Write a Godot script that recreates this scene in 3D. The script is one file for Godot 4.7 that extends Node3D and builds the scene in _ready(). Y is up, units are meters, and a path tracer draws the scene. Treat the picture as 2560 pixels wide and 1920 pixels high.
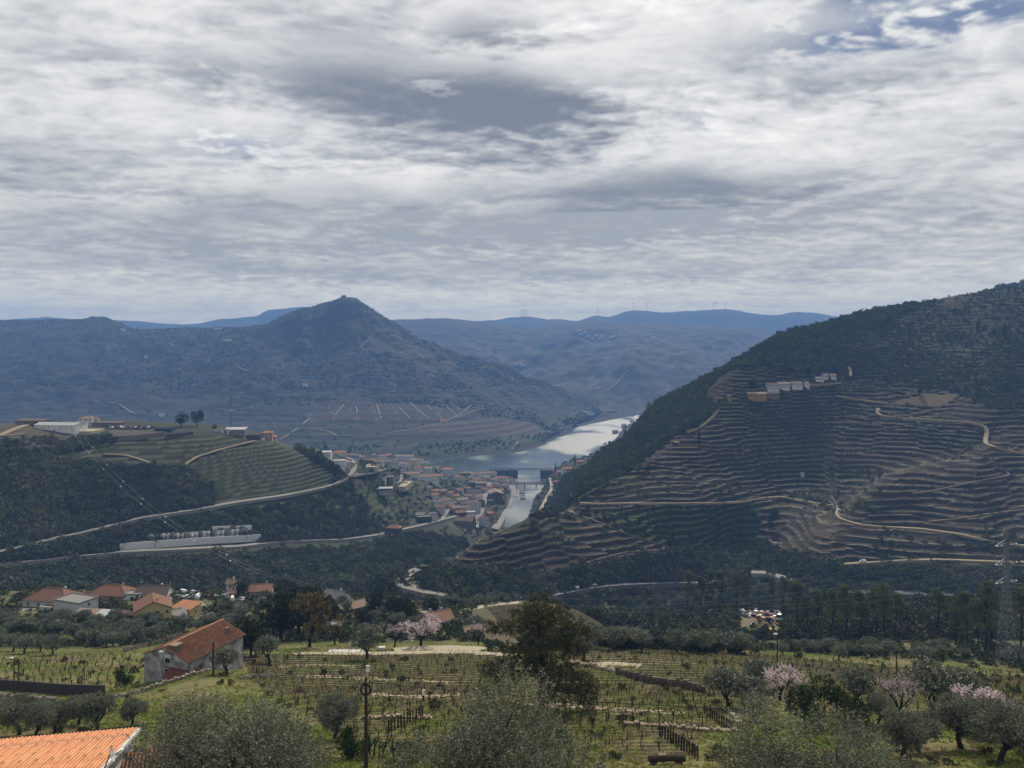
extends Node3D
# A river valley with vineyards, seen from a viewpoint. Metres, y up, the river at y = 0, the view along -z.
# Ground is described by curves across the view: u, v are sight angles (1925 units per unit of tangent) and z the depth in metres.
const F := 1925.0
const CU := 1280.0
const HV := 872.0
const CH := 270.0
const NOTCH := 500.0

class Sheet:
	var u0 := 0.0
	var du := 1.0
	var nu := 0
	var nr := 0
	var zz := PackedFloat32Array()
	var ee := PackedFloat32Array()
	func col(i: int, z: float) -> float:
		var b := i * nr
		var lo := 0
		var hi := nr - 1
		if z <= zz[b]: return ee[b]
		if z >= zz[b + hi]: return ee[b + hi]
		while hi - lo > 1:
			var m := (lo + hi) >> 1
			if zz[b + m] <= z: lo = m
			else: hi = m
		var t := (z - zz[b + lo]) / maxf(zz[b + hi] - zz[b + lo], 1e-4)
		return lerpf(ee[b + lo], ee[b + hi], t)
	func h(x: float, z: float) -> float:
		var f := clampf((1280.0 + x / z * 1925.0 - u0) / du, 0.0, nu - 1.001)
		var i := int(f)
		return lerpf(col(i, z), col(i + 1, z), f - i)
	func hit(u: float, v: float) -> Vector3:
		var f := clampf((u - u0) / du, 0.0, nu - 1.001)
		var i := int(f)
		var k := f - i
		var a := i * nr
		var b := a + nr
		var pz := 0.0
		var pd := 0.0
		for j in nr:
			var z := lerpf(zz[a + j], zz[b + j], k)
			var d := lerpf(ee[a + j], ee[b + j], k) - (270.0 - (v - 872.0) / 1925.0 * z)
			if d >= 0.0 and j > 0:
				var q := lerpf(pz, z, clampf(-pd / maxf(d - pd, 1e-5), 0.0, 1.0))
				return Vector3((u - 1280.0) / 1925.0 * q, h((u - 1280.0) / 1925.0 * q, q), -q)
			pz = z
			pd = d
		# the sight line passes above: take the place where it comes nearest to the ground
		var best := 1e9
		var bz := pz
		for j in nr:
			var z := lerpf(zz[a + j], zz[b + j], k)
			var m := (270.0 - (v - 872.0) / 1925.0 * z - lerpf(ee[a + j], ee[b + j], k)) / z
			if m < best:
				best = m
				bz = z
		return Vector3((u - 1280.0) / 1925.0 * bz, h((u - 1280.0) / 1925.0 * bz, bz), -bz)

# collects faces; without normals a mesh is drawn flat
class MB:
	var v := PackedVector3Array()
	var n := PackedVector3Array()
	var c := PackedColorArray()
	var i := PackedInt32Array()
	var col := Color.WHITE
	func tri(a: Vector3, b: Vector3, d: Vector3) -> void:
		var k := v.size()
		v.push_back(a); v.push_back(b); v.push_back(d)
		c.push_back(col); c.push_back(col); c.push_back(col)
		i.push_back(k); i.push_back(k + 1); i.push_back(k + 2)
	func quad(a: Vector3, b: Vector3, d: Vector3, e: Vector3) -> void:
		var k := v.size()
		v.push_back(a); v.push_back(b); v.push_back(d); v.push_back(e)
		c.push_back(col); c.push_back(col); c.push_back(col); c.push_back(col)
		i.push_back(k); i.push_back(k + 1); i.push_back(k + 2); i.push_back(k); i.push_back(k + 2); i.push_back(k + 3)
	func box(o: Vector3, s: Vector3, t := Basis.IDENTITY) -> void:
		var x := t.x * s.x * 0.5
		var y := t.y * s.y * 0.5
		var z := t.z * s.z * 0.5
		var p := [o - x - y - z, o + x - y - z, o + x + y - z, o - x + y - z, o - x - y + z, o + x - y + z, o + x + y + z, o - x + y + z]
		quad(p[4], p[7], p[6], p[5]); quad(p[0], p[1], p[2], p[3]); quad(p[0], p[3], p[7], p[4])
		quad(p[1], p[5], p[6], p[2]); quad(p[3], p[2], p[6], p[7]); quad(p[0], p[4], p[5], p[1])
	func bar(a: Vector3, b: Vector3, w: float, w2 := -1.0) -> void:
		# a thin square bar from a to b
		var d := (b - a).normalized()
		var s := d.cross(Vector3.UP if absf(d.y) < 0.9 else Vector3.RIGHT).normalized()
		var t := s.cross(d)
		var q := w * 0.5
		var r := q if w2 < 0.0 else w2 * 0.5
		var A := [a + (s + t) * q, a + (s - t) * q, a + (-s - t) * q, a + (-s + t) * q]
		var B := [b + (s + t) * r, b + (s - t) * r, b + (-s - t) * r, b + (-s + t) * r]
		for k in 4:
			quad(A[k], B[k], B[(k + 1) % 4], A[(k + 1) % 4])
		quad(A[0], A[1], A[2], A[3]); quad(B[3], B[2], B[1], B[0])
	func tube(p: PackedVector3Array, r: PackedFloat32Array, sides := 6) -> void:
		var ring := []
		for k in p.size():
			var d := (p[mini(k + 1, p.size() - 1)] - p[maxi(k - 1, 0)]).normalized()
			var s := d.cross(Vector3(0.31, 0.2, 0.93)).normalized()
			var t := s.cross(d)
			var w := PackedVector3Array()
			for q in sides:
				var a := TAU * q / sides
				w.push_back(p[k] + (s * cos(a) + t * sin(a)) * r[k])
			ring.push_back(w)
		for k in p.size() - 1:
			for q in sides:
				quad(ring[k][q], ring[k + 1][q], ring[k + 1][(q + 1) % sides], ring[k][(q + 1) % sides])
		for q in range(1, sides - 1):
			tri(ring[-1][0], ring[-1][q + 1], ring[-1][q])
			tri(ring[0][0], ring[0][q], ring[0][q + 1])
	func blob(o: Vector3, r: Vector3, rng: RandomNumberGenerator, rough := 0.2, lat := 5, lon := 7) -> void:
		var g := []
		for a in lat + 1:
			var w := PackedVector3Array()
			for b in lon:
				var th := PI * a / lat
				var ph := TAU * b / lon
				var k := 1.0 + (rng.randf_range(-rough, rough) if a > 0 and a < lat else 0.0)
				w.push_back(o + Vector3(sin(th) * cos(ph), cos(th), sin(th) * sin(ph)) * r * k)
			g.push_back(w)
		for a in lat:
			for b in lon:
				quad(g[a][b], g[a][(b + 1) % lon], g[a + 1][(b + 1) % lon], g[a + 1][b])
	func mesh() -> ArrayMesh:
		var arr := []
		arr.resize(Mesh.ARRAY_MAX)
		arr[Mesh.ARRAY_VERTEX] = v
		if n.size() == v.size(): arr[Mesh.ARRAY_NORMAL] = n
		arr[Mesh.ARRAY_COLOR] = c
		arr[Mesh.ARRAY_INDEX] = i
		var m := ArrayMesh.new()
		m.add_surface_from_arrays(Mesh.PRIMITIVE_TRIANGLES, arr)
		return m

var rng := RandomNumberGenerator.new()
var names := {}
var M := {}
var S := {}
var tree_kinds := {}
var nz := FastNoiseLite.new()
var nf := FastNoiseLite.new()
var nc := FastNoiseLite.new()
var nl := FastNoiseLite.new()
var pol := {}

func _ready():
	rng.seed = 4711
	camera_and_sky()
	materials()
	terrain()
	water_and_roads()
	far_things()
	town()
	left_hill_things()
	right_hill_things()
	villas()
	near_things()
	vegetation()
	wires()

# ---------------------------------------------------------------- camera, sky, sun
func camera_and_sky():
	var cam := Camera3D.new()
	cam.name = "camera"
	cam.projection = Camera3D.PROJECTION_FRUSTUM
	cam.near = 0.5
	cam.far = 60000.0
	cam.size = 2.0 * 0.5 * 960.0 / F
	cam.frustum_offset = Vector2(0.0, -0.5 * (960.0 - HV) / F)
	cam.position = Vector3(0, CH, 0)
	add_child(cam)
	var sun := DirectionalLight3D.new()
	sun.name = "sun"
	sun.light_energy = 1.3
	sun.light_color = Color(1.0, 0.95, 0.86)
	sun.light_angular_distance = 3.0
	sun.shadow_enabled = true
	var az := deg_to_rad(15.0)
	var el := deg_to_rad(43.0)
	var to := Vector3(sin(az) * cos(el), sin(el), -cos(az) * cos(el))
	add_child(sun)
	sun.look_at_from_position(to * 100.0, Vector3.ZERO)
	var e := Environment.new()
	e.background_mode = Environment.BG_SKY
	e.tonemap_mode = Environment.TONE_MAPPER_LINEAR
	e.tonemap_exposure = 1.22
	e.sdfgi_enabled = true
	e.ssao_enabled = true
	e.ssil_enabled = true
	e.fog_enabled = true
	e.fog_density = 0.000145
	e.fog_light_color = Color(0.50, 0.70, 1.0)
	var sm := PanoramaSkyMaterial.new()
	sm.panorama = sky_picture()
	e.sky = Sky.new()
	e.sky.sky_material = sm
	e.background_energy_multiplier = 1.0
	var w := WorldEnvironment.new()
	w.name = "world"
	w.environment = e
	add_child(w)

var cl := FastNoiseLite.new()
var cf := FastNoiseLite.new()
var cw := FastNoiseLite.new()
var ck := FastNoiseLite.new()
# cloud masses: azimuth and height of the middle, half-widths (all in sight units), how much darker or brighter
var masses := [[1280, 640, 1700, 70, -0.20], [650, 570, 800, 60, -0.12], [1060, 258, 320, 100, -0.52], [1330, 285, 200, 80, -0.38], [1560, 505, 340, 66, -0.34], [1850, 500, 300, 44, -0.26], [2250, 560, 360, 40, -0.18], [1240, 70, 120, 40, -0.24], [420, 225, 300, 24, -0.12], [120, 480, 260, 50, -0.16],
	[820, 540, 420, 45, -0.16], [1500, 600, 500, 30, -0.14], [500, 640, 500, 30, -0.12], [700, 692, 620, 20, -0.20], [1700, 690, 500, 22, -0.12], [2150, 250, 260, 40, -0.14], [1230, 400, 220, 40, -0.12],
	[1450, 130, 230, 70, 0.16], [1700, 60, 260, 70, 0.14], [2050, 340, 420, 75, 0.16], [950, 455, 330, 30, 0.14], [600, 320, 330, 30, 0.10], [300, 545, 300, 18, 0.12], [1120, 105, 60, 30, 0.14], [1090, 210, 62, 13, 0.30], [1300, 520, 120, 16, 0.14], [1700, 620, 300, 14, 0.08]]
var holes := [[2170, 40, 150, 55, 1.0], [2330, 140, 280, 36, 0.9], [2480, 60, 160, 60, 0.6], [1900, 20, 60, 20, 0.5], [560, 385, 110, 26, 0.5], [1750, 322, 60, 14, 0.35], [2050, 155, 140, 30, 0.5]]

func sky_at(az: float, el: float) -> Color:
	var y := sin(el)
	var r := cos(el)
	var k := 1.0 / (y + 0.075)
	var px := sin(az) * r * k
	var pz := cos(az) * r * k
	var wx := cw.get_noise_2d(px * 40.0, pz * 40.0)
	var wz := cw.get_noise_2d(px * 40.0 + 300.0, pz * 40.0)
	var big := cl.get_noise_2d(px * 40.0 + wx * 6.0, pz * 52.0 + wz * 6.0)
	var mid := cf.get_noise_2d(px * 150.0 + wx * 16.0, pz * 215.0 + wz * 16.0)
	var fine := ck.get_noise_2d(px * 430.0 + wx * 40.0 + mid * 16.0, pz * 620.0 + wz * 40.0)
	# masses, their outlines bent by the same noise
	var su := CU + F * az * 1.06 + wx * 70.0 + mid * 80.0 + fine * 26.0
	var sv := HV - F * tan(el) + (wz * 46.0 + mid * 60.0 + fine * 22.0) * clampf(el * 2.6, 0.12, 1.0)
	var b := 0.72 + big * 0.24 + mid * 0.25 + fine * 0.13 * clampf(el * 5.0, 0.25, 1.0)
	for m in masses:
		var dx: float = (su - m[0]) / m[2]
		var dy: float = (sv - m[1]) / m[3]
		var d := dx * dx + dy * dy
		if d < 5.0:
			b += float(m[4]) * exp(-d * (0.45 + 0.25 * d))
	var hole := clampf(-0.62 - big * 1.1 + fine * 0.3, 0.0, 0.3)
	for m in holes:
		var dx: float = (su - m[0]) / m[2]
		var dy: float = (sv - m[1]) / m[3]
		hole += float(m[4]) * exp(-(dx * dx + dy * dy)) * clampf(0.95 - fine * 1.5 - mid * 2.0, 0.0, 1.0)
	b = clampf(b, 0.10, 1.06)
	# thick cloud is grey blue, thin cloud white; low down the far cloud deck is cream
	var dark := Vector3(0.17, 0.184, 0.216)
	var lite := Vector3(0.81, 0.80, 0.765)
	var low := exp(-maxf(el, 0.0) * 13.0)
	lite = lite.lerp(Vector3(1.75, 1.44, 0.70), low)
	dark = dark.lerp(Vector3(0.95, 0.82, 0.52), low)
	var t := smoothstep(0.10, 1.08, b)
	var c := dark.lerp(lite, t)
	if b > 0.98: c += Vector3(1, 1, 0.98) * (b - 0.98) * 1.1
	c = c.lerp(Vector3(0.135, 0.185, 0.31), clampf(hole, 0.0, 0.95))
	return Color(c.x, c.y, c.z)

func sky_picture() -> ImageTexture:
	for q in [[cl, 1, 0.03, 5], [cf, 2, 0.03, 5], [cw, 3, 0.022, 3], [ck, 4, 0.03, 5]]:
		q[0].noise_type = FastNoiseLite.TYPE_SIMPLEX_SMOOTH
		q[0].seed = q[1]
		q[0].frequency = q[2]
		q[0].fractal_type = FastNoiseLite.FRACTAL_FBM
		q[0].fractal_octaves = q[3]
		q[0].fractal_gain = 0.52
	var W := 4096
	var H := 2048
	var small := Image.create_empty(W / 8, H / 8, false, Image.FORMAT_RGBF)
	for y in H / 8:
		var el := (0.5 - (y + 0.5) / (H / 8)) * PI
		for x in W / 8:
			if el > -0.03:
				small.set_pixel(x, y, sky_at(((x + 0.5) / (W / 8) - 0.5) * TAU, maxf(el, 0.002)))
			else:
				small.set_pixel(x, y, Color(0.05, 0.055, 0.05))
	small.resize(W, H, Image.INTERPOLATE_CUBIC)
	var x0 := int(W * 0.5 - W * 0.118)
	var x1 := int(W * 0.5 + W * 0.118)
	var y0 := int(H * 0.5 - H * 0.165)
	var y1 := H / 2
	for y in range(y0, y1):
		var el := (0.5 - (y + 0.5) / H) * PI
		for x in range(x0, x1):
			small.set_pixel(x, y, sky_at(((x + 0.5) / W - 0.5) * TAU, el))
	# the seam of a panorama lies at -z: turn it half round
	var turned := Image.create_empty(W, H, false, Image.FORMAT_RGBF)
	turned.blit_rect(small, Rect2i(W / 2, 0, W / 2, H), Vector2i(0, 0))
	turned.blit_rect(small, Rect2i(0, 0, W / 2, H), Vector2i(W / 2, 0))
	return ImageTexture.create_from_image(turned)

# ---------------------------------------------------------------- helpers for things and parts
func numbered(s: String) -> String:
	if not names.has(s):
		names[s] = 0
		return s
	names[s] += 1
	return "%s_%03d" % [s, names[s]]

func thing(called: String, label: String, category: String, at: Vector3, turn := 0.0, group := "") -> Node3D:
	var o := Node3D.new()
	o.name = numbered(called)
	add_child(o)
	o.position = at
	o.rotation.y = turn
	tag(o, label, category, group)
	return o

func tag(o: Node, label: String, category: String, group := "") -> Node:
	o.set_meta("label", label)
	o.set_meta("category", category)
	if group: o.set_meta("group", group)
	return o

func part(called: String, m: Mesh, mat: Material, parent: Node, at := Vector3.ZERO, turn := 0.0) -> MeshInstance3D:
	var o := MeshInstance3D.new()
	o.name = called
	o.mesh = m
	o.material_override = mat
	o.position = at
	o.rotation.y = turn
	parent.add_child(o, true)
	return o

func struct(called: String, m: Mesh, mat: Material) -> MeshInstance3D:
	var o := MeshInstance3D.new()
	o.name = numbered(called)
	o.mesh = m
	o.material_override = mat
	o.set_meta("kind", "structure")
	add_child(o)
	return o

func copy(o: Node3D, label: String, at: Vector3, turn := 0.0, size := Vector3.ONE, group := "") -> Node3D:
	var r: Node3D = o.duplicate()
	r.name = numbered(String(o.name).rstrip("_0123456789"))
	add_child(r)
	r.position = at
	r.rotation = Vector3(0, turn, 0)
	r.scale = size
	r.set_meta("label", label)
	if group: r.set_meta("group", group)
	return r

func dummy() -> Node3D:
	return Node3D.new()

func px(u: float, v: float, z: float) -> Vector3:
	return Vector3((u - CU) / F * z, CH - (v - HV) / F * z, -z)

func stuff(called: String, m: Mesh, mat: Material, where: Array, tints := [], parent: Node = null, label := "", category := "") -> MultiMeshInstance3D:
	var mm := MultiMesh.new()
	mm.transform_format = MultiMesh.TRANSFORM_3D
	mm.use_colors = tints.size() > 0
	mm.mesh = m
	mm.instance_count = where.size()
	for k in where.size():
		mm.set_instance_transform(k, where[k])
		if tints: mm.set_instance_color(k, tints[k])
	var o := MultiMeshInstance3D.new()
	o.name = numbered(called) if parent == null else called
	o.multimesh = mm
	o.material_override = mat
	o.set_meta("kind", "stuff")
	if label: o.set_meta("label", label)
	if category: o.set_meta("category", category)
	if parent: parent.add_child(o, true)
	else: add_child(o)
	return o

func lin(r: float, g: float, b: float, rough := 0.9) -> StandardMaterial3D:
	var m := StandardMaterial3D.new()
	m.albedo_color = Color(r, g, b).linear_to_srgb()
	m.roughness = rough
	m.metallic_specular = 0.3
	return m

func noise_tex(seed_: int, freq: float, lo: float, hi: float, size := 512, octaves := 5) -> NoiseTexture2D:
	var n := FastNoiseLite.new()
	n.seed = seed_
	n.frequency = freq
	n.fractal_octaves = octaves
	n.noise_type = FastNoiseLite.TYPE_SIMPLEX_SMOOTH
	var t := NoiseTexture2D.new()
	t.width = size
	t.height = size
	t.seamless = true
	t.noise = n
	var g := Gradient.new()
	g.set_color(0, Color(lo, lo, lo))
	g.set_color(1, Color(hi, hi, hi))
	t.color_ramp = g
	return t

func grained(m: StandardMaterial3D, tex: Texture2D, scale: float, world := false) -> StandardMaterial3D:
	m.albedo_texture = tex
	m.uv1_triplanar = true
	m.uv1_world_triplanar = world
	m.uv1_scale = Vector3.ONE * scale
	return m

func materials():
	nz.noise_type = FastNoiseLite.TYPE_SIMPLEX_SMOOTH
	nz.seed = 11
	nz.frequency = 0.01
	nz.fractal_octaves = 5
	nf.noise_type = FastNoiseLite.TYPE_SIMPLEX_SMOOTH
	nf.seed = 12
	nf.frequency = 0.12
	nf.fractal_octaves = 3
	nl.noise_type = FastNoiseLite.TYPE_SIMPLEX_SMOOTH
	nl.seed = 19
	nl.frequency = 0.005
	nl.fractal_octaves = 2
	nc.noise_type = FastNoiseLite.TYPE_CELLULAR
	nc.cellular_return_type = FastNoiseLite.RETURN_CELL_VALUE
	nc.seed = 3
	nc.frequency = 0.0045
	var grain := noise_tex(5, 0.02, 0.62, 1.0)
	var grain2 := noise_tex(6, 0.035, 0.5, 1.0, 512, 6)
	M.grain = grain
	M.grain2 = grain2
	for q in [["land", 0.035], ["near", 0.16], ["far", 0.006]]:
		var m := lin(1, 1, 1, 0.95)
		m.vertex_color_use_as_albedo = true
		M[q[0]] = grained(m, grain2, q[1], true)
	for q in [["leaf", 0.85, Color(0.25, 0.3, 0.12)], ["blossom", 0.9, Color(0.35, 0.33, 0.33)], ["tint", 0.9, Color.BLACK], ["olive", 0.6, Color(0.25, 0.28, 0.16)]]:
		var m := lin(1, 1, 1, q[1])
		m.vertex_color_use_as_albedo = true
		if q[2] != Color.BLACK:
			m.backlight_enabled = true
			m.backlight = q[2]
		m.metallic_specular = {"leaf": 0.12, "olive": 0.3}.get(q[0], 0.3)
		M[q[0]] = m
	for q in [["bark", 0.055, 0.045, 0.036], ["darkbark", 0.022, 0.018, 0.016], ["greybark", 0.11, 0.10, 0.09], ["white", 0.84, 0.84, 0.82], ["offwhite", 0.72, 0.72, 0.69], ["cream", 0.66, 0.58, 0.38], ["yellow", 0.66, 0.53, 0.24], ["grey", 0.24, 0.24, 0.24],
			["stone", 0.22, 0.19, 0.155], ["darkstone", 0.085, 0.078, 0.07], ["pink", 0.55, 0.36, 0.30], ["blue", 0.32, 0.50, 0.62], ["roof", 0.37, 0.235, 0.175], ["oldroof", 0.33, 0.25, 0.19], ["orangeroof", 0.46, 0.215, 0.115], ["brownroof", 0.16, 0.115, 0.095], ["villaroof", 0.25, 0.135, 0.095], ["carroof", 0.32, 0.175, 0.13], ["path", 0.185, 0.15, 0.105], ["barnroof", 0.27, 0.14, 0.09],
			["metalroof", 0.52, 0.53, 0.54], ["greyroof", 0.20, 0.19, 0.18], ["asphalt", 0.15, 0.15, 0.155], ["paleroad", 0.30, 0.29, 0.27], ["dirt", 0.36, 0.29, 0.19], ["palewall", 0.66, 0.66, 0.68], ["wood", 0.06, 0.045, 0.032], ["concrete", 0.30, 0.295, 0.28], ["ochre", 0.40, 0.24, 0.10], ["sand", 0.50, 0.44, 0.33], ["tarp", 0.03, 0.06, 0.11], ["skin", 0.35, 0.2, 0.14], ["rust", 0.17, 0.07, 0.035]]:
		M[q[0]] = grained(lin(q[1], q[2], q[3]), grain, 0.45)
	for q in [["glass", 0.02, 0.024, 0.03, 0.15], ["iron", 0.03, 0.034, 0.038, 0.6], ["steel", 0.13, 0.14, 0.15, 0.6], ["black", 0.012, 0.012, 0.013, 0.6], ["dish", 0.42, 0.42, 0.43, 0.5], ["rubber", 0.015, 0.015, 0.015, 0.9], ["carwhite", 0.7, 0.7, 0.7, 0.25], ["carred", 0.16, 0.03, 0.025, 0.35], ["carblue", 0.03, 0.05, 0.10, 0.3], ["cargrey", 0.15, 0.16, 0.17, 0.25], ["carblack", 0.015, 0.015, 0.017, 0.25], ["caryellow", 0.6, 0.36, 0.03, 0.4], ["carorange", 0.26, 0.09, 0.03, 0.5], ["lampglass", 0.6, 0.62, 0.62, 0.2], ["cable", 0.012, 0.012, 0.012, 0.7], ["wire", 0.15, 0.155, 0.16, 0.5], ["marker", 0.75, 0.75, 0.75, 0.5], ["jersey", 0.65, 0.67, 0.7, 0.9], ["trousers", 0.02, 0.02, 0.03, 0.9]]:
		M[q[0]] = lin(q[1], q[2], q[3], q[4])
	M.steel.metallic = 0.0

# ---------------------------------------------------------------- ground
func slopes(x: PackedFloat32Array, y: PackedFloat32Array) -> PackedFloat32Array:
	# monotone cubic: no overshoot between the given points
	var n := x.size()
	var d := PackedFloat32Array()
	d.resize(n)
	var s := PackedFloat32Array()
	for i in n - 1:
		s.push_back((y[i + 1] - y[i]) / maxf(x[i + 1] - x[i], 1e-4))
	d[0] = s[0]
	d[n - 1] = s[n - 2]
	for i in range(1, n - 1):
		d[i] = 0.0 if s[i - 1] * s[i] <= 0.0 else 2.0 * s[i - 1] * s[i] / (s[i - 1] + s[i])
	return d

func cubic(x: PackedFloat32Array, y: PackedFloat32Array, d: PackedFloat32Array, t: float) -> float:
	var n := x.size()
	if t <= x[0]: return y[0]
	if t >= x[n - 1]: return y[n - 1]
	var i := 0
	while x[i + 1] < t: i += 1
	var w := x[i + 1] - x[i]
	var s := (t - x[i]) / w
	var s2 := s * s
	var s3 := s2 * s
	return y[i] * (2 * s3 - 3 * s2 + 1) + d[i] * w * (s3 - 2 * s2 + s) + y[i + 1] * (3 * s2 - 2 * s3) + d[i + 1] * w * (s3 - s2)

func lv(z: float, v: float) -> float:
	return CH - (v - HV) / F * z

func row_bend(x: float) -> float:
	return sin(x * 0.05) * 1.6 + sin(x * 0.021 + 1.0) * 3.0

# place between two vine rows: rows stand closer on the near terraces than on the far ones
func row_phase(x: float, z: float) -> float:
	return fposmod((z - 84.0 - row_bend(x)) / (2.3 if z - row_bend(x) < 144.0 else 3.4) - (0.0 if z - row_bend(x) < 144.0 else 0.647), 1.0)

func inside(key: String, u: float, v: float) -> bool:
	return Geometry2D.is_point_in_polygon(Vector2(u, v), pol[key])

func near_line(key: String, u: float, v: float) -> float:
	var p: PackedVector2Array = pol[key]
	var best := 1e9
	for k in p.size() - 1:
		var q := Geometry2D.get_closest_point_to_segment(Vector2(u, v), p[k], p[k + 1])
		best = minf(best, q.distance_to(Vector2(u, v)))
	return best

func terraced(e: float, t: float, tread: float) -> Vector2:
	# height with level treads and steep banks; and where on the step it is (-1 at the lip of the tread, 0 at its back, 1 at the top of the bank)
	var k := e / t
	var f := floorf(k)
	var s := k - f
	if s < tread: return Vector2((f + s * 0.3) * t, s / tread - 1.0)
	var r := (s - tread) / (1.0 - tread)
	return Vector2((f + 0.3 * tread + (1.0 - 0.3 * tread) * r) * t, r)

func mixc(a: Vector3, b: Vector3, t: float) -> Vector3:
	return a.lerp(b, clampf(t, 0.0, 1.0))

func sheet(called: String, kind: int, layers: Array, u0: float, u1: float, du: float, rows: Array, mat: Material) -> Sheet:
	var s := Sheet.new()
	s.u0 = u0
	s.du = du
	s.nu = int((u1 - u0) / du) + 1
	s.nr = 1
	for r in rows: s.nr += r
	var L := []
	for l in layers:
		var U := PackedFloat32Array()
		var Z := PackedFloat32Array()
		var E := PackedFloat32Array()
		for k in l:
			U.push_back(k[0])
			Z.push_back(k[1])
			E.push_back(lv(k[1], k[2]) if k[2] > NOTCH else k[2])
		if l.size() == 1:
			U.push_back(l[0][0] + 1000.0); Z.push_back(Z[0]); E.push_back(E[0])
		L.push_back([U, Z, E, slopes(U, Z), slopes(U, E)])
	var cols := s.nu * s.nr
	s.zz.resize(cols)
	s.ee.resize(cols)
	var P := PackedVector3Array()
	var N := PackedVector3Array()
	var C := PackedColorArray()
	P.resize(cols)
	N.resize(cols)
	C.resize(cols)
	var zc := PackedFloat32Array()
	var ec := PackedFloat32Array()
	zc.resize(L.size())
	ec.resize(L.size())
	for i in s.nu:
		var u := u0 + i * du
		var lastz := 0.0
		for l in L.size():
			zc[l] = maxf(cubic(L[l][0], L[l][1], L[l][3], u), lastz + 2.0)
			ec[l] = cubic(L[l][0], L[l][2], L[l][4], u)
			lastz = zc[l]
		var d := slopes(zc, ec)
		var k := i * s.nr
		for l in L.size() - 1:
			var nrow: int = rows[l]
			var w := zc[l + 1] - zc[l]
			var ts := PackedFloat32Array()
			for j in nrow + 1: ts.push_back(float(j) / nrow)
			if (kind == 2 and l > 0 and l < 9) or (kind == 1 and l > 2 and l < 5):
				# move the rows of points onto the edges of the steps
				var pk := 0.0
				for j in nrow + 1:
					var z := zc[l] + w * ts[j]
					var t := ts[j]
					var t2 := t * t
					var t3 := t2 * t
					var k2 := steps(kind, u, z, ec[l] * (2 * t3 - 3 * t2 + 1) + d[l] * w * (t3 - 2 * t2 + t) + ec[l + 1] * (3 * t2 - 2 * t3) + d[l + 1] * w * (t3 - t2), (u - CU) / F * z)
					if j > 1 and not is_nan(k2) and not is_nan(pk) and absf(k2 - pk) < 0.9 and absf(k2 - pk) > 1e-4:
						var lo := minf(pk, k2)
						for f in [0.0, 0.15, 0.6]:
							var g: float = ceilf(lo - f) + f
							if g < maxf(pk, k2):
								var c := lerpf(float(j - 1) / nrow, float(j) / nrow, (g - pk) / (k2 - pk))
								if (g - pk) / (k2 - pk) < 0.5: ts[j - 1] = c
								elif j < nrow: ts[j] = c
					pk = k2
			for j in nrow + (1 if l == L.size() - 2 else 0):
				var t := ts[j]
				var z := zc[l] + w * t
				var t2 := t * t
				var t3 := t2 * t
				var e := ec[l] * (2 * t3 - 3 * t2 + 1) + d[l] * w * (t3 - 2 * t2 + t) + ec[l + 1] * (3 * t2 - 2 * t3) + d[l + 1] * w * (t3 - t2)
				var x := (u - CU) / F * z
				var o := surface(kind, u, z, e, x)
				s.zz[k] = z
				s.ee[k] = o[0]
				P[k] = Vector3(x, o[0], -z)
				C[k] = o[1]
				k += 1
	for i in s.nu:
		for j in s.nr:
			var k := i * s.nr + j
			var a := P[k - s.nr if i > 0 else k]
			var b := P[k + s.nr if i < s.nu - 1 else k]
			var e := P[k - 1 if j > 0 else k]
			var f := P[k + 1 if j < s.nr - 1 else k]
			N[k] = (b - a).cross(f - e).normalized()
	var I := PackedInt32Array()
	I.resize((s.nu - 1) * (s.nr - 1) * 6)
	var q := 0
	for i in s.nu - 1:
		for j in s.nr - 1:
			var a := i * s.nr + j
			var b := a + s.nr
			I[q] = a; I[q + 1] = a + 1; I[q + 2] = b + 1
			I[q + 3] = a; I[q + 4] = b + 1; I[q + 5] = b
			q += 6
	var arr := []
	arr.resize(Mesh.ARRAY_MAX)
	arr[Mesh.ARRAY_VERTEX] = P
	arr[Mesh.ARRAY_NORMAL] = N
	arr[Mesh.ARRAY_COLOR] = C
	arr[Mesh.ARRAY_INDEX] = I
	var m := ArrayMesh.new()
	m.add_surface_from_arrays(Mesh.PRIMITIVE_TRIANGLES, arr)
	struct(called, m, mat)
	return s

# where on the flight of terraces a place lies, in steps; NAN off the terraces
func steps(kind: int, u: float, z: float, e: float, x: float) -> float:
	var v := HV + (CH - e) / z * F
	if kind == 1:
		if not inside("left_vines", u, v): return NAN
		return (e + nl.get_noise_2d(x * 2.0, z * 2.0) * 2.0) / 3.8
	if e < 12.0 or inside("shrub_side", u, v) or inside("shrub_low", u, v) or inside("field", u, v): return NAN
	var cell := nc.get_noise_2d(x + nl.get_noise_2d(x * 3.0, z * 3.0) * 24.0, z * 1.3)
	var q := e + nl.get_noise_2d(x, z) * 2.0 + nl.get_noise_2d(x * 1.6, z * 1.6 + 900.0) * 2.6 + cell * 2.5
	return q / ((4.1 if inside("upper", u, v) else 5.0 if inside("grove", u, v) else 4.6) * (1.0 + cell * 0.10))

# height over the even slope, and the part of the step: 0 lip, 1 tread, 2 bank
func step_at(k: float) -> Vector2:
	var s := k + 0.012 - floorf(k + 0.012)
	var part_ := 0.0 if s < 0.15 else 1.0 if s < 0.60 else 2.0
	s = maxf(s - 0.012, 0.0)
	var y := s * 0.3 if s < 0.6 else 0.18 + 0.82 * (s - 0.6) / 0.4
	return Vector2(y - s, part_)

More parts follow.
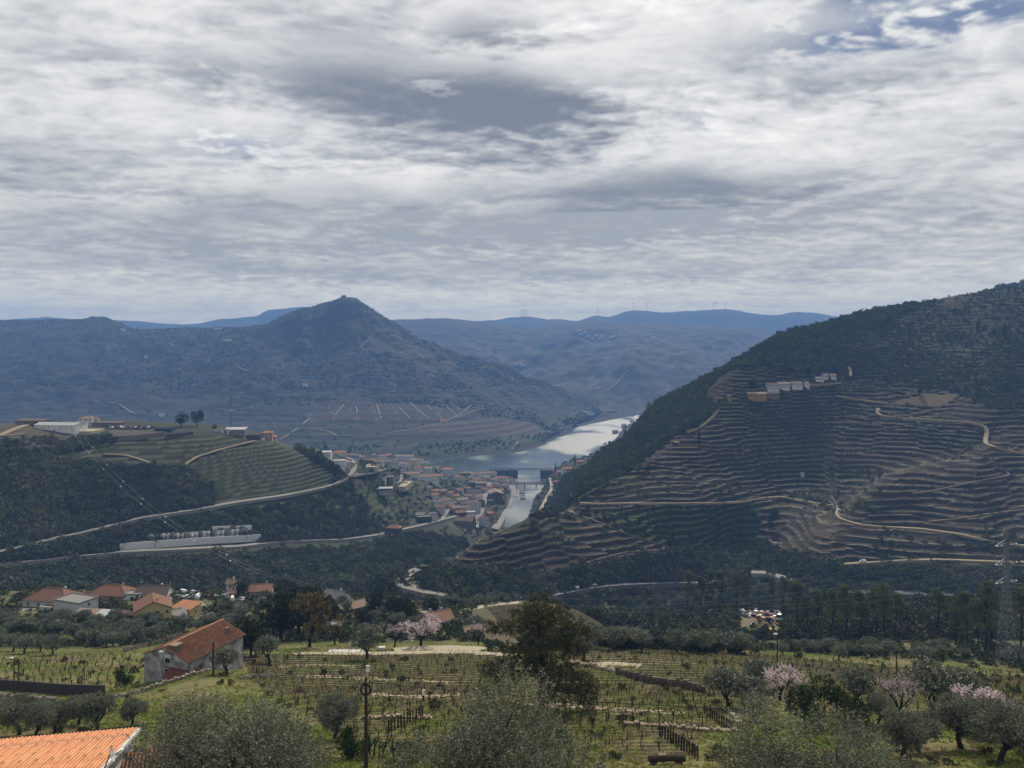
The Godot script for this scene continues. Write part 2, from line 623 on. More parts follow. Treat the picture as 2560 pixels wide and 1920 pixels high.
# what the ground is made of and its small shape; returns [height, colour]
func surface(kind: int, u: float, z: float, e: float, x: float) -> Array:
	var v := HV + (CH - e) / z * F
	var big := nz.get_noise_2d(x, z)
	var c := Vector3.ZERO
	match kind:
		0:  # the near slope: rough vineyard and grass
			var fine := nf.get_noise_2d(x * 2.0, z * 2.0)
			var h := e + big * clampf(z * 0.004, 0.0, 1.2)
			var grass := Vector3(0.165, 0.205, 0.040)
			var straw := Vector3(0.235, 0.215, 0.090)
			var soil := Vector3(0.150, 0.105, 0.060)
			var p := nz.get_noise_2d(x * 4.0 + 90.0, z * 4.0)
			c = mixc(straw, grass, 0.62 + p * 1.2 + fine * 0.7)
			c = mixc(c, soil, 0.12 + 1.2 * nz.get_noise_2d(x * 3.0, z * 6.0 + 500.0))
			if inside("vines", u, v):
				# low earth steps, each with a row of vines along its edge
				var ph := row_phase(x, z)
				h += 0.30 * (0.5 - ph if ph > 0.12 else lerpf(-0.5, 0.5, ph / 0.12)) + 0.25
				if ph < 0.22 or ph > 0.92: c = mixc(c, Vector3(0.050, 0.038, 0.020), 0.85)  # strip of soil along the row, darkened with the shade of the vines
				elif ph < 0.45: c = mixc(c, straw, 0.35)
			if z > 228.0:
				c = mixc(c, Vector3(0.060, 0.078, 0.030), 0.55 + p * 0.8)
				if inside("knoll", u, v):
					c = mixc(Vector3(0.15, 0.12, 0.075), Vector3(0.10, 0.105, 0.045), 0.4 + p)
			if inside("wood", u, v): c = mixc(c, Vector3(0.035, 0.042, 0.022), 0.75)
			if inside("yard", u, v): c = Vector3(0.22, 0.19, 0.12)
			if z < 60.0: c = mixc(c, Vector3(0.15, 0.12, 0.08), 0.6)
			return [h + fine * 0.06, Color(c.x, c.y, c.z)]
		1:  # the hill across the side valley
			var h := e + big * clampf((z - 480.0) * 0.02, 0.0, 3.0) * (1.0 if e > 25.0 else 0.15)
			var p := nz.get_noise_2d(x * 2.0 + 70.0, z * 2.0)
			var fine := nf.get_noise_2d(x, z)
			c = mixc(Vector3(0.040, 0.048, 0.026), Vector3(0.062, 0.070, 0.034), 0.5 + p * 1.3 + fine * 0.5)
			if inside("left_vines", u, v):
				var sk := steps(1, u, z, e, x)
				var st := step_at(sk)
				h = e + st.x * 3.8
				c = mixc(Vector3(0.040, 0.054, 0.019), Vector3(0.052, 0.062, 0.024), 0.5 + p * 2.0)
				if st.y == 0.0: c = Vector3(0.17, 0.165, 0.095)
				elif st.y == 2.0: c = c * 0.8  # bank: the tread colour darkened to stand for shade on the steep face
			elif inside("left_low", u, v) or inside("town_green", u, v):
				var st := terraced(h + p * 3.0, 6.0, 0.6)
				h = lerpf(h, st.x - p * 3.0, 0.85)
				c = mixc(c, Vector3(0.075, 0.105, 0.030), 0.4 + p * 2.0)
				if st.y < -0.7: c = mixc(c, Vector3(0.13, 0.14, 0.07), 0.5)
			elif inside("left_bare", u, v): c = mixc(Vector3(0.12, 0.098, 0.066), Vector3(0.055, 0.062, 0.028), 0.45 + p * 2.5 + fine * 0.8)
			elif inside("bank", u, v): c = mixc(Vector3(0.15, 0.13, 0.10), c, 0.3 + p)
			elif e < 40.0: c = mixc(c, Vector3(0.10, 0.095, 0.06), 0.5 + p)
			return [h, Color(c.x, c.y, c.z)]
		2:  # the terraced hill
			var p := nz.get_noise_2d(x * 2.0 + 40.0, z * 2.0)
			var fine := nf.get_noise_2d(x, z)
			var h := e
			var shrub := inside("shrub_side", u, v)
			var low := inside("shrub_low", u, v)
			if shrub or low or e < 12.0:
				c = mixc(Vector3(0.030, 0.038, 0.018), Vector3(0.055, 0.058, 0.028), 0.45 + p * 1.5 + fine * 0.5)
				if low: c = mixc(c, Vector3(0.085, 0.068, 0.042), clampf(0.25 + p * 1.6, 0.0, 0.7))
				return [h + fine * 0.5, Color(c.x, c.y, c.z)]
			# plots: each with its own step, colour and offset
			var cell := nc.get_noise_2d(x + nl.get_noise_2d(x * 3.0, z * 3.0) * 24.0, z * 1.3)
			var grove := inside("grove", u, v)
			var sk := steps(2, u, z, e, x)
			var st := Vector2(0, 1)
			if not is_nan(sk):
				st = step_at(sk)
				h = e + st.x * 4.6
			var bank := mixc(Vector3(0.036, 0.032, 0.024), Vector3(0.058, 0.048, 0.034), 0.45 + p * 1.4 + fine * 0.6)  # brown bank; the shade of its steep face is darkened into the colour
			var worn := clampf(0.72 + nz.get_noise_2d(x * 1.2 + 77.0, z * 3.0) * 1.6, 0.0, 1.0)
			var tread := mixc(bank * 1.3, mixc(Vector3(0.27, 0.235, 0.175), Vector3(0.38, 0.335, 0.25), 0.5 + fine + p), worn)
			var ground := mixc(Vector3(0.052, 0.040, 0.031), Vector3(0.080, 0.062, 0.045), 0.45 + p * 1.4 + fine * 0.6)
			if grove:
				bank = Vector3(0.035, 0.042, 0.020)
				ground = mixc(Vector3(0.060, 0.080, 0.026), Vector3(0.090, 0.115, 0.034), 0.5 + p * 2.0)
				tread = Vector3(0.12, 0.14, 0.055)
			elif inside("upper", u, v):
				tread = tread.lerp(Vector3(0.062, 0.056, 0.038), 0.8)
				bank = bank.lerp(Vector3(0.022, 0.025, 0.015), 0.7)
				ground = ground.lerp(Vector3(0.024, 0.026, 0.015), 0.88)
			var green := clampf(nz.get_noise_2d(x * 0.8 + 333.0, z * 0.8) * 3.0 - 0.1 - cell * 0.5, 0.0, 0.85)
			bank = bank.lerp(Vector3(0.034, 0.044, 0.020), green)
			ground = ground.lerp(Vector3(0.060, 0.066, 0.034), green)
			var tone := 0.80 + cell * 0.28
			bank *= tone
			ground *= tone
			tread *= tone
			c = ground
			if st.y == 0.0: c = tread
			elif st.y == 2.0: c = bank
			if inside("field", u, v):
				h = e
				c = Vector3(0.20, 0.155, 0.10) if fposmod(x * 0.8 + z * 0.25, 3.4) < 1.7 else Vector3(0.13, 0.10, 0.065)
			if inside("nose", u, v): c = mixc(c, Vector3(0.20, 0.16, 0.10), 0.15)
			return [h, Color(c.x, c.y, c.z)]
		3:  # the hill on the far bank
			var p := nz.get_noise_2d(x * 0.5, z * 0.5 + 60.0)
			var q := nz.get_noise_2d(x * 2.0, z * 2.0)
			var ridge := absf(nz.get_noise_2d(x * 0.22 + 50.0, z * 0.16))
			var h := e + (big * 3.0 + p * 20.0 - ridge * 50.0 + 12.0) * smoothstep(20.0, 140.0, e) * (1.0 - smoothstep(0.0, 1.0, clampf((z - 3150.0) / 260.0, 0.0, 1.0)) * 0.85)
			c = mixc(Vector3(0.026, 0.031, 0.018), Vector3(0.042, 0.042, 0.027), 0.42 + p * 1.3 + q * 0.9)
			if inside("m_rows", u, v):
				h = lerpf(h, terraced(h, 9.0, 0.4).x, 0.8)
				c = Vector3(0.062, 0.046, 0.042) if fposmod(h, 9.0) > 3.0 else Vector3(0.10, 0.085, 0.06)
			elif inside("m_field", u, v) or inside("m_field2", u, v) or inside("m_field3", u, v):
				c = mixc(Vector3(0.085, 0.080, 0.048), Vector3(0.105, 0.09, 0.056), 0.5 + q * 2.0)
			elif inside("m_plot", u, v):
				c = Vector3(0.060, 0.048, 0.044).lerp(Vector3(0.07, 0.06, 0.05), q)
				if fposmod((u - 600.0) + (v - 1010.0) * -0.42, 54.0) < 2.6: c = Vector3(0.17, 0.15, 0.12)
			elif e < 26.0 and e > 3.0: c = mixc(c, Vector3(0.085, 0.105, 0.04), 0.4 + q)
			elif e <= 3.0: c = Vector3(0.045, 0.042, 0.035)
			else:
				var st := terraced(h + p * 10.0, 13.0, 0.6)
				if p * 2.0 + q < 0.25 and e < 330.0:
					h = lerpf(h, st.x - p * 10.0, 0.6)
					c = c.lerp(Vector3(0.070, 0.062, 0.046), 0.06 if st.y > -0.6 else 0.7)
			return [h, Color(c.x, c.y, c.z)]
		_:  # far ranges
			var k := 1.0 if kind == 4 else 2.0
			var p := nz.get_noise_2d(x * 0.30 / k, z * 0.30 / k + 60.0)
			var r := absf(nz.get_noise_2d(x * 0.10 / k + 900.0, z * 0.07 / k))
			var q := nz.get_noise_2d(x * 1.3 / k, z * 1.3 / k)
			var h := e + (p * 40.0 - r * 130.0 + 30.0) * smoothstep(30.0, 200.0, e) * (clampf((5450.0 - z) / 800.0, 0.12, 1.0) if kind == 4 else 0.4) + big * 6.0
			c = mixc(Vector3(0.035, 0.043, 0.026), Vector3(0.085, 0.075, 0.05), 0.4 + p * 1.4 + q * 1.1)
			if kind == 4 and q > 0.16 and e < 300.0: c = c.lerp(Vector3(0.15, 0.125, 0.09), 0.6)
			return [h, Color(c.x, c.y, c.z)]

func poly(key: String, a: Array) -> void:
	var p := PackedVector2Array()
	for k in range(0, a.size(), 2): p.push_back(Vector2(a[k], a[k + 1]))
	pol[key] = p

func terrain():
	poly("vines", [600, 1640, 1190, 1632, 1500, 1606, 1920, 1640, 2620, 1692, 2620, 1810, 1950, 1750, 1800, 1800, 1700, 1900, 900, 1915, 820, 1830, 640, 1720])
	poly("knoll", [1180, 1530, 1300, 1500, 1440, 1512, 1620, 1606, 1480, 1640, 1200, 1600])
	poly("wood", [1440, 1520, 1600, 1480, 2700, 1470, 2700, 1600, 1900, 1600, 1600, 1612])
	poly("yard", [1835, 1535, 1965, 1520, 1970, 1590, 1850, 1600])
	poly("left_vines", [130, 1140, 240, 1110, 410, 1082, 640, 1096, 700, 1096, 760, 1135, 850, 1188, 800, 1226, 720, 1240, 540, 1262, 530, 1210, 470, 1172, 300, 1172, 130, 1150])
	poly("left_low", [560, 1290, 730, 1250, 860, 1215, 960, 1230, 1030, 1260, 1060, 1310, 900, 1340, 640, 1352])
	poly("town_green", [1020, 1195, 1160, 1180, 1180, 1245, 1110, 1265, 1040, 1260])
	poly("left_bare", [-200, 1060, 130, 1050, 230, 1078, 120, 1130, -200, 1140])
	poly("bank", [270, 1075, 420, 1072, 410, 1100, 280, 1110])
	poly("shrub_side", [1300, 1300, 1395, 1285, 1453, 1240, 1530, 1197, 1608, 1150, 1690, 1085, 1744, 1066, 1795, 1020, 1756, 992, 1795, 940, 1848, 916, 1988, 905, 2015, 885, 2162, 843, 2235, 800, 2300, 765, 2200, 700, 1900, 780, 1700, 900, 1600, 980, 1400, 1100])
	poly("grove", [1440, 1274, 1600, 1268, 1870, 1268, 1905, 1300, 1880, 1372, 1700, 1378, 1564, 1335, 1430, 1287])
	poly("shrub_low", [900, 1440, 1110, 1424, 1380, 1446, 1560, 1405, 1690, 1384, 1880, 1374, 1930, 1382, 2050, 1412, 2105, 1422, 2350, 1409, 2800, 1414, 2800, 1700, 900, 1700])
	poly("upper", [1960, 925, 2000, 900, 2180, 840, 2300, 680, 2800, 600, 2800, 1010, 2480, 1020, 2380, 980, 2240, 960])
	poly("field", [2220, 1010, 2310, 985, 2400, 988, 2350, 1018])
	poly("nose", [1935, 1378, 2000, 1330, 2090, 1275, 2140, 1236, 2224, 1180, 2270, 1172, 2200, 1240, 2150, 1290, 2080, 1330, 2100, 1405])
	poly("m_rows", [1150, 1085, 1330, 1090, 1370, 1080, 1330, 1055, 1200, 1040, 1090, 1060, 980, 1075])
	poly("m_field", [890, 850, 960, 838, 1005, 855, 1075, 880, 1100, 897, 1020, 900, 985, 888, 905, 872])
	poly("m_field2", [1035, 905, 1130, 902, 1150, 922, 1080, 924, 1105, 942, 1040, 920])
	poly("m_field3", [950, 872, 1055, 876, 1090, 895, 1010, 893])
	poly("gap", [975, 1640, 1190, 1634, 1190, 1622, 975, 1622])
	poly("m_dark", [600, 1000, 900, 985, 1180, 1005, 1330, 1030, 1380, 1075, 1290, 1075, 1200, 1040, 1190, 1022, 900, 1006, 600, 1020])
	poly("m_plot", [780, 1008, 900, 1006, 1190, 1022, 1140, 1046, 1080, 1054, 760, 1052])
	S.near = sheet("ground", 0, [
		[[0, 5, 266]], [[0, 28, 250]], [[0, 55, 236]], [[0, 80, 1915]],
		[[-250, 134, 1745], [350, 142, 1726], [430, 143, 1706], [530, 142, 1690], [640, 138, 1712], [720, 134, 1742], [2850, 134, 1742]],
		[[-250, 190, 1660], [300, 195, 1650], [700, 200, 1634], [1200, 202, 1632], [1500, 215, 1610], [1900, 205, 1640], [2560, 180, 1692], [2850, 175, 1700]],
		[[-250, 285, 1572], [1200, 285, 1572], [1420, 300, 1612], [1600, 300, 1628], [1900, 300, 1610], [2200, 300, 1602], [2560, 275, 1640], [2850, 270, 1645]],
		[[-250, 350, 1500], [400, 350, 1502], [800, 355, 1512], [1100, 350, 1522], [1290, 360, 1511], [1430, 380, 1522], [1600, 370, 1602], [1750, 390, 1562], [1900, 400, 1556], [2200, 370, 1546], [2560, 350, 1560], [2850, 350, 1565]],
		[[-250, 400, 1482], [400, 410, 1478], [700, 410, 1481], [900, 400, 1496], [1100, 390, 1506], [1300, 395, 1504], [1500, 410, 1544], [1750, 430, 1537], [1900, 440, 1524], [2200, 430, 1516], [2560, 420, 1530], [2850, 420, 1535]],
		[[-250, 470, 60]], [[-250, 500, 20]]], -250, 2850, 8, [4, 6, 8, 110, 170, 40, 34, 20, 8, 2], M.near)
	S.left = sheet("hillside", 1, [
		[[-200, 465, 20]],
		[[-200, 528, 1500], [0, 535, 1492], [700, 560, 1490], [900, 620, 1474], [1000, 700, 1440], [1100, 800, 1400], [1200, 960, 1345], [1240, 1080, 4], [1270, 1100, -5], [1400, 1120, -6]],
		[[-200, 540, 1432], [0, 560, 1415], [300, 640, 1383], [600, 690, 1369], [695, 725, 1358], [853, 790, 1353], [932, 840, 1343], [1068, 960, 1313], [1138, 1080, 1294], [1200, 1092, 18], [1240, 1102, 8], [1275, 1105, -5], [1400, 1125, -6]],
		[[-200, 556, 1390], [0, 574, 1383], [253, 656, 1323], [348, 682, 1299], [475, 715, 1280], [700, 790, 1244], [806, 852, 1226], [863, 895, 1203], [960, 985, 1235], [1100, 1120, 1255], [1190, 1200, 19], [1240, 1180, 7], [1262, 1285, -5], [1300, 1400, -6], [1400, 1420, -6]],
		[[-200, 700, 1098], [0, 717, 1090], [240, 795, 1077], [490, 833, 1081], [633, 870, 1095], [758, 890, 1133], [802, 900, 1149], [863, 940, 1163], [930, 985, 1172], [985, 1060, 1196], [1100, 1230, 1225], [1190, 1340, 14], [1240, 1300, 7], [1266, 1305, 3], [1288, 1480, -5], [1400, 1500, -6]],
		[[-200, 770, 194], [0, 780, 193], [240, 860, 188], [490, 895, 181], [633, 930, 169], [758, 965, 1126], [860, 1050, 1146], [960, 1250, 1168], [1100, 1420, 1197], [1190, 1500, 1206], [1240, 1480, 6], [1275, 1490, 3], [1290, 1500, 1], [1310, 1520, -6], [1400, 1550, -6]],
		[[-200, 1300, 60], [600, 1350, 60], [758, 1500, 40], [960, 1700, 12], [1080, 1700, 8], [1190, 1600, 8], [1240, 1610, 6], [1280, 1620, 4], [1295, 1630, -5], [1400, 1640, -6]],
		[[-200, 1850, 1], [960, 1900, 1], [1080, 1774, 1], [1150, 1650, 1], [1240, 1650, 1.5], [1270, 1660, 1], [1290, 1665, -5], [1400, 1670, -6]],
		[[-200, 1880, -8]]], -200, 1400, 5, [3, 60, 50, 60, 120, 30, 30, 16], M.land)
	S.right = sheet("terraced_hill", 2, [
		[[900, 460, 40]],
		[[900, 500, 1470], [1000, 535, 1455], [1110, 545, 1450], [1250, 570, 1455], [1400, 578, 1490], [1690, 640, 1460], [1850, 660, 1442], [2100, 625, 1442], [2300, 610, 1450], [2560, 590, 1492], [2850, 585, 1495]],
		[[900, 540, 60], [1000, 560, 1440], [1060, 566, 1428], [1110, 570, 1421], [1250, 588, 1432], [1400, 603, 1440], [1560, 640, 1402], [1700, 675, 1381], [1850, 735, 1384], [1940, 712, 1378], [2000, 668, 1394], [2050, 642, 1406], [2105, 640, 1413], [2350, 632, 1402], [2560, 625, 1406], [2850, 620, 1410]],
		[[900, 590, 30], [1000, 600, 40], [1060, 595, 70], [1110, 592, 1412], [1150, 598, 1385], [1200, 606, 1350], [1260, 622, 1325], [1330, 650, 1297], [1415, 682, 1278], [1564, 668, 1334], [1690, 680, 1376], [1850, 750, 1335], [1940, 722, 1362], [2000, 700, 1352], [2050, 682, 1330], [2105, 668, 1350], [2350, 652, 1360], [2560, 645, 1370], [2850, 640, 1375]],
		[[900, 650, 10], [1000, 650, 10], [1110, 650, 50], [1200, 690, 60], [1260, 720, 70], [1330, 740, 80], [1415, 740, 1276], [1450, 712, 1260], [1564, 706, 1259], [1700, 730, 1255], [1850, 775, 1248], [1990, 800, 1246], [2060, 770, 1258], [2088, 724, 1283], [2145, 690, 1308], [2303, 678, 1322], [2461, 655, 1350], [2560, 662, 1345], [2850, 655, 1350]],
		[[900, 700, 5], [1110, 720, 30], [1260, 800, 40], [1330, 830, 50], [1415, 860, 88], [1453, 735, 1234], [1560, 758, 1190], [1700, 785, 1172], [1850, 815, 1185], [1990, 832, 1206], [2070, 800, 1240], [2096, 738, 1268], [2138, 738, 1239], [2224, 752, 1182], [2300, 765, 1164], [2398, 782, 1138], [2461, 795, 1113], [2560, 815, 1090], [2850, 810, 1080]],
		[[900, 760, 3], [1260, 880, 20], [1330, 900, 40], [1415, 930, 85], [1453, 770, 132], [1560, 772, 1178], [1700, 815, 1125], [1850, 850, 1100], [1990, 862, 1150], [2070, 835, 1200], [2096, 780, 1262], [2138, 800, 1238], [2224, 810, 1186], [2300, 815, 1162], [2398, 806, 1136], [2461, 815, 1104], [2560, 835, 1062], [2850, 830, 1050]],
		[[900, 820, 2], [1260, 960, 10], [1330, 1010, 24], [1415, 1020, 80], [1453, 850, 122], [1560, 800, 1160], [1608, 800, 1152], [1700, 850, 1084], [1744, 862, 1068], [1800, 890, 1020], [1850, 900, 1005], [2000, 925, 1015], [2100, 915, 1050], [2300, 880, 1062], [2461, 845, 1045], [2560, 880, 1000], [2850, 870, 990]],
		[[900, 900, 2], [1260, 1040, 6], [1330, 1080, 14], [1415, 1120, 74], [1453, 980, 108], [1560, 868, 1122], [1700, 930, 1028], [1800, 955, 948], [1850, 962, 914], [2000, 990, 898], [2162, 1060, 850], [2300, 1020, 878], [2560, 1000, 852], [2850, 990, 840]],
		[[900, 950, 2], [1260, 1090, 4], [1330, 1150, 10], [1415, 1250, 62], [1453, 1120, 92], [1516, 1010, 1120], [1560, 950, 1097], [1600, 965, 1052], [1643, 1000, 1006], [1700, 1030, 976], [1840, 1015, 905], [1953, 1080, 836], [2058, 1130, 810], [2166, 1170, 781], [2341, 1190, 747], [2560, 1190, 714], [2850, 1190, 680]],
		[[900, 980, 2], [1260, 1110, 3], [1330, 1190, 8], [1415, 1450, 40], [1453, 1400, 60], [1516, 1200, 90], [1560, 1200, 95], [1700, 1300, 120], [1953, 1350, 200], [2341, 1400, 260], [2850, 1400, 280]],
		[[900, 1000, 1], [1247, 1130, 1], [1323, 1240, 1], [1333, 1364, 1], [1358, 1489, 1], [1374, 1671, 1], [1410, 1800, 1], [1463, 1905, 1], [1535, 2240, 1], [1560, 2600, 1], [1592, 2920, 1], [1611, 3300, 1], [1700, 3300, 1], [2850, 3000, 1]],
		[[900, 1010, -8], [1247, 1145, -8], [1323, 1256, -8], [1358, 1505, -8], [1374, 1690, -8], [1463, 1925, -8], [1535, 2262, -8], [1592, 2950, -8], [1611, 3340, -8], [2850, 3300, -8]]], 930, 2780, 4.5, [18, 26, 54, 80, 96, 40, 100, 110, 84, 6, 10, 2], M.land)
	S.far = sheet("far_bank_hill", 3, [
		[[-300, 1800, -10]],
		[[-300, 1840, 1.5], [1075, 1880, 1.5], [1200, 1969, 1.5], [1279, 2015, 1.5], [1352, 2175, 1.5], [1377, 2331, 1.5], [1428, 2548, 1.5], [1440, 2721, 1.5], [1504, 2970, 1.5], [1580, 3248, 1.5], [1611, 3353, 1.5], [1800, 3600, 1.5]],
		[[-300, 1880, 16], [1075, 1930, 16], [1200, 2030, 14], [1279, 2070, 14], [1352, 2230, 14], [1428, 2610, 14], [1504, 3040, 10], [1611, 3420, 5], [1800, 3700, 3]],
		[[-300, 2340, 1015], [600, 2350, 1018], [900, 2390, 1012], [1150, 2440, 1012], [1300, 2500, 1042], [1420, 2700, 1050], [1500, 3100, 1038], [1611, 3500, 10], [1800, 3800, 4]],
		[[-300, 2900, 900], [400, 2900, 905], [900, 2850, 900], [1100, 2850, 920], [1200, 2850, 948], [1300, 2900, 985], [1420, 3020, 1016], [1500, 3250, 1022], [1611, 3600, 14], [1800, 3900, 5]],
		[[-300, 3700, 808], [0, 3700, 803], [200, 3700, 800], [225, 3690, 794], [255, 3680, 793], [290, 3640, 803], [345, 3550, 825], [420, 3520, 822], [500, 3500, 821], [560, 3480, 819], [657, 3420, 813], [700, 3380, 794], [760, 3340, 770], [815, 3310, 752], [860, 3300, 745], [900, 3290, 757], [974, 3250, 801], [1060, 3180, 852], [1142, 3150, 884], [1297, 3150, 933], [1418, 3250, 972], [1499, 3400, 999], [1560, 3520, 1023], [1611, 3700, 12], [1800, 4000, 5]],
		[[-300, 4300, 250], [860, 3900, 300], [1297, 3600, 60], [1611, 3900, 5], [1800, 4200, 3]],
		[[-300, 4900, 100], [860, 4500, 60], [1611, 4300, -5], [1800, 4500, -5]]], -300, 1800, 6, [2, 6, 70, 80, 80, 8, 4], M.far)
	S.range = sheet("far_range", 4, [
		[[700, 3010, -5]],
		[[700, 3612, 20], [1500, 3182, 8], [2300, 3440, 10]],
		[[700, 4214, 905], [1100, 4042, 925], [1350, 3870, 940], [1500, 3784, 930], [1600, 3741, 905], [1700, 3784, 910], [1900, 4042, 920], [2300, 4042, 920]],
		[[700, 4816, 850], [1100, 4730, 865], [1400, 4730, 860], [1600, 4730, 850], [1900, 4730, 860], [2300, 4730, 870]],
		[[700, 5590, 804], [974, 5590, 800], [1122, 5590, 797], [1239, 5590, 813], [1328, 5590, 823], [1355, 5590, 818], [1511, 5590, 805], [1628, 5590, 811], [1739, 5590, 814], [1855, 5590, 819], [1957, 5590, 831], [2300, 5590, 870]],
		[[700, 6192, 300], [2300, 6192, 250]]], 700, 2300, 8, [3, 30, 40, 50, 6], M.far)
	S.last = sheet("mountain_range", 5, [
		[[-400, 6160, 0]],
		[[-400, 6650, 850], [2400, 6650, 850]],
		[[-400, 7560, 806], [50, 7560, 802], [117, 7560, 797], [194, 7560, 801], [296, 7560, 801], [330, 7560, 803], [420, 7560, 813], [478, 7560, 811], [560, 7560, 797], [638, 7560, 793], [669, 7560, 776], [774, 7560, 766], [900, 7560, 780], [1000, 7560, 806], [1231, 7560, 803], [1278, 7560, 795], [1313, 7560, 792], [1375, 7560, 801], [1441, 7560, 802], [1491, 7560, 789], [1519, 7560, 793], [1573, 7560, 782], [1600, 7560, 779], [1666, 7560, 781], [1731, 7560, 778], [1809, 7560, 775], [1894, 7560, 785], [1937, 7560, 786], [1988, 7560, 777], [2030, 7560, 778], [2089, 7560, 788], [2200, 7560, 800], [2400, 7560, 810]],
		[[-400, 8260, 300], [2400, 8260, 300]]], -400, 2400, 8, [10, 28, 5], M.far)
	S.top = sheet("hilltop", 5, [
		[[2300, 1450, 200]], [[2300, 1750, 760], [2446, 1750, 722], [2520, 1750, 700], [2560, 1750, 697], [2850, 1750, 690]], [[2300, 2000, 260]]], 2300, 2850, 8, [30, 6], M.land)
	# the flat land that everything stands on, out to the horizon
	var pm := MB.new()
	pm.col = Color(0.05, 0.055, 0.035)
	pm.quad(Vector3(-9500, -12, 1200), Vector3(-9500, -12, -9300), Vector3(9500, -12, -9300), Vector3(9500, -12, 1200))
	struct("lowland", pm.mesh(), M.far)

# a strip laid along the ground: points are [u, v] sight angles on a sheet
func course(sh: Sheet, pts: Array, step := 6.0) -> PackedVector3Array:
	var out := PackedVector3Array()
	var last := Vector3.ZERO
	for k in pts.size() - 1:
		var a := Vector2(pts[k][0], pts[k][1])
		var b := Vector2(pts[k + 1][0], pts[k + 1][1])
		var n := maxi(2, int(a.distance_to(b) / step))
		for j in n + (1 if k == pts.size() - 2 else 0):
			var q := a.lerp(b, float(j) / n)
			out.push_back(sh.hit(q.x, q.y))
	# smooth
	for r in 4:
		var t := out.duplicate()
		for k in range(1, out.size() - 1):
			out[k] = t[k] * 0.5 + (t[k - 1] + t[k + 1]) * 0.25
	return out

func ribbon(called: String, path: PackedVector3Array, width: float, lift: float, mat: Material, skirt := 1.5) -> MeshInstance3D:
	var b := MB.new()
	var pl := Vector3.ZERO
	var pr := Vector3.ZERO
	for k in path.size():
		var d := path[mini(k + 1, path.size() - 1)] - path[maxi(k - 1, 0)]
		d.y = 0.0
		var s := d.normalized().cross(Vector3.UP) * width * 0.5
		var l := path[k] - s + Vector3.UP * lift
		var r := path[k] + s + Vector3.UP * lift
		if k > 0:
			b.quad(pl, l, r, pr)
			var dn := Vector3.DOWN * skirt
			b.quad(pl + dn, l + dn, l, pl)
			b.quad(pr, r, r + dn, pr + dn)
		pl = l
		pr = r
	return struct(called, b.mesh(), mat)

# ---------------------------------------------------------------- plants
func rdir() -> Vector3:
	var y := rng.randf_range(-1.0, 1.0)
	var a := rng.randf() * TAU
	var r := sqrt(1.0 - y * y)
	return Vector3(r * cos(a), y, r * sin(a))

func facing(up: Vector3, spin := 0.0) -> Basis:
	var y := up.normalized()
	var x := y.cross(Vector3(0.3, 0.1, 0.94)).normalized()
	return Basis(x, y, x.cross(y)).rotated(y, spin)

# a twig along +y with n pointed leaves; four points per leaf
func spray(n: int, length: float, leaf_l: float, leaf_w: float, spread := 0.9) -> PackedVector3Array:
	var o := PackedVector3Array()
	for k in n:
		var t := (k + rng.randf()) / n
		var a := rng.randf() * TAU
		var d := (Vector3(cos(a), 0, sin(a)) * spread + Vector3.UP * rng.randf_range(0.2, 0.9)).normalized()
		var s := d.cross(rdir()).normalized() * leaf_w * 0.5 * rng.randf_range(0.7, 1.2)
		var p := Vector3(0, t * length, 0)
		var l := leaf_l * rng.randf_range(0.7, 1.2)
		o.push_back(p); o.push_back(p + d * l * 0.5 + s); o.push_back(p + d * l); o.push_back(p + d * l * 0.5 - s)
	return o

func sprays_mesh(sprays: Array, where: Array, tones: PackedColorArray, size := 1.0) -> ArrayMesh:
	var v := PackedVector3Array()
	var c := PackedColorArray()
	for k in where.size():
		var s: PackedVector3Array = sprays[k % sprays.size()]
		var t: Transform3D = where[k]
		v.append_array(t.scaled_local(Vector3.ONE * size * rng.randf_range(0.8, 1.2)) * s)
		var q := PackedColorArray()
		q.resize(s.size())
		q.fill(tones[k])
		for j in range(0, s.size(), 4):
			var g := rng.randf_range(0.72, 1.3)
			var e := tones[k] * g
			q[j] = e; q[j + 1] = e; q[j + 2] = e; q[j + 3] = e
		c.append_array(q)
	var nq := v.size() / 4
	var i := PackedInt32Array()
	i.resize(nq * 6)
	for k in nq:
		var a := k * 6
		var b := k * 4
		i[a] = b; i[a + 1] = b + 1; i[a + 2] = b + 2; i[a + 3] = b; i[a + 4] = b + 2; i[a + 5] = b + 3
	var arr := []
	arr.resize(Mesh.ARRAY_MAX)
	arr[Mesh.ARRAY_VERTEX] = v
	arr[Mesh.ARRAY_COLOR] = c
	arr[Mesh.ARRAY_INDEX] = i
	var m := ArrayMesh.new()
	m.add_surface_from_arrays(Mesh.PRIMITIVE_TRIANGLES, arr)
	return m

# leaf sprays through a crown made of several rounded masses [x, y, z, rx, ry, rz]
func crown(blobs: Array, n: int, sprays: Array, col: Color, up := 0.5, vary := 0.22, inner := 0.5) -> ArrayMesh:
	var where := []
	var tones := PackedColorArray()
	var total := 0.0
	for b in blobs: total += pow(b[3] * b[4] * b[5], 0.6667)
	for b in blobs:
		var m := int(n * pow(b[3] * b[4] * b[5], 0.6667) / total) + 1
		var bt := rng.randf_range(1.0 - vary, 1.0 + vary)
		for k in m:
			var d := rdir()
			var p := Vector3(b[0], b[1], b[2]) + d * Vector3(b[3], b[4], b[5]) * lerpf(inner, 1.0, sqrt(rng.randf()))
			var y := (d + Vector3.UP * up + rdir() * 0.5).normalized()
			where.push_back(Transform3D(facing(y, rng.randf() * TAU), p))
			var g := bt * rng.randf_range(0.8, 1.2)
			tones.push_back(Color(col.r * g, col.g * g, col.b * g * rng.randf_range(0.85, 1.15)))
	return sprays_mesh(sprays, where, tones)

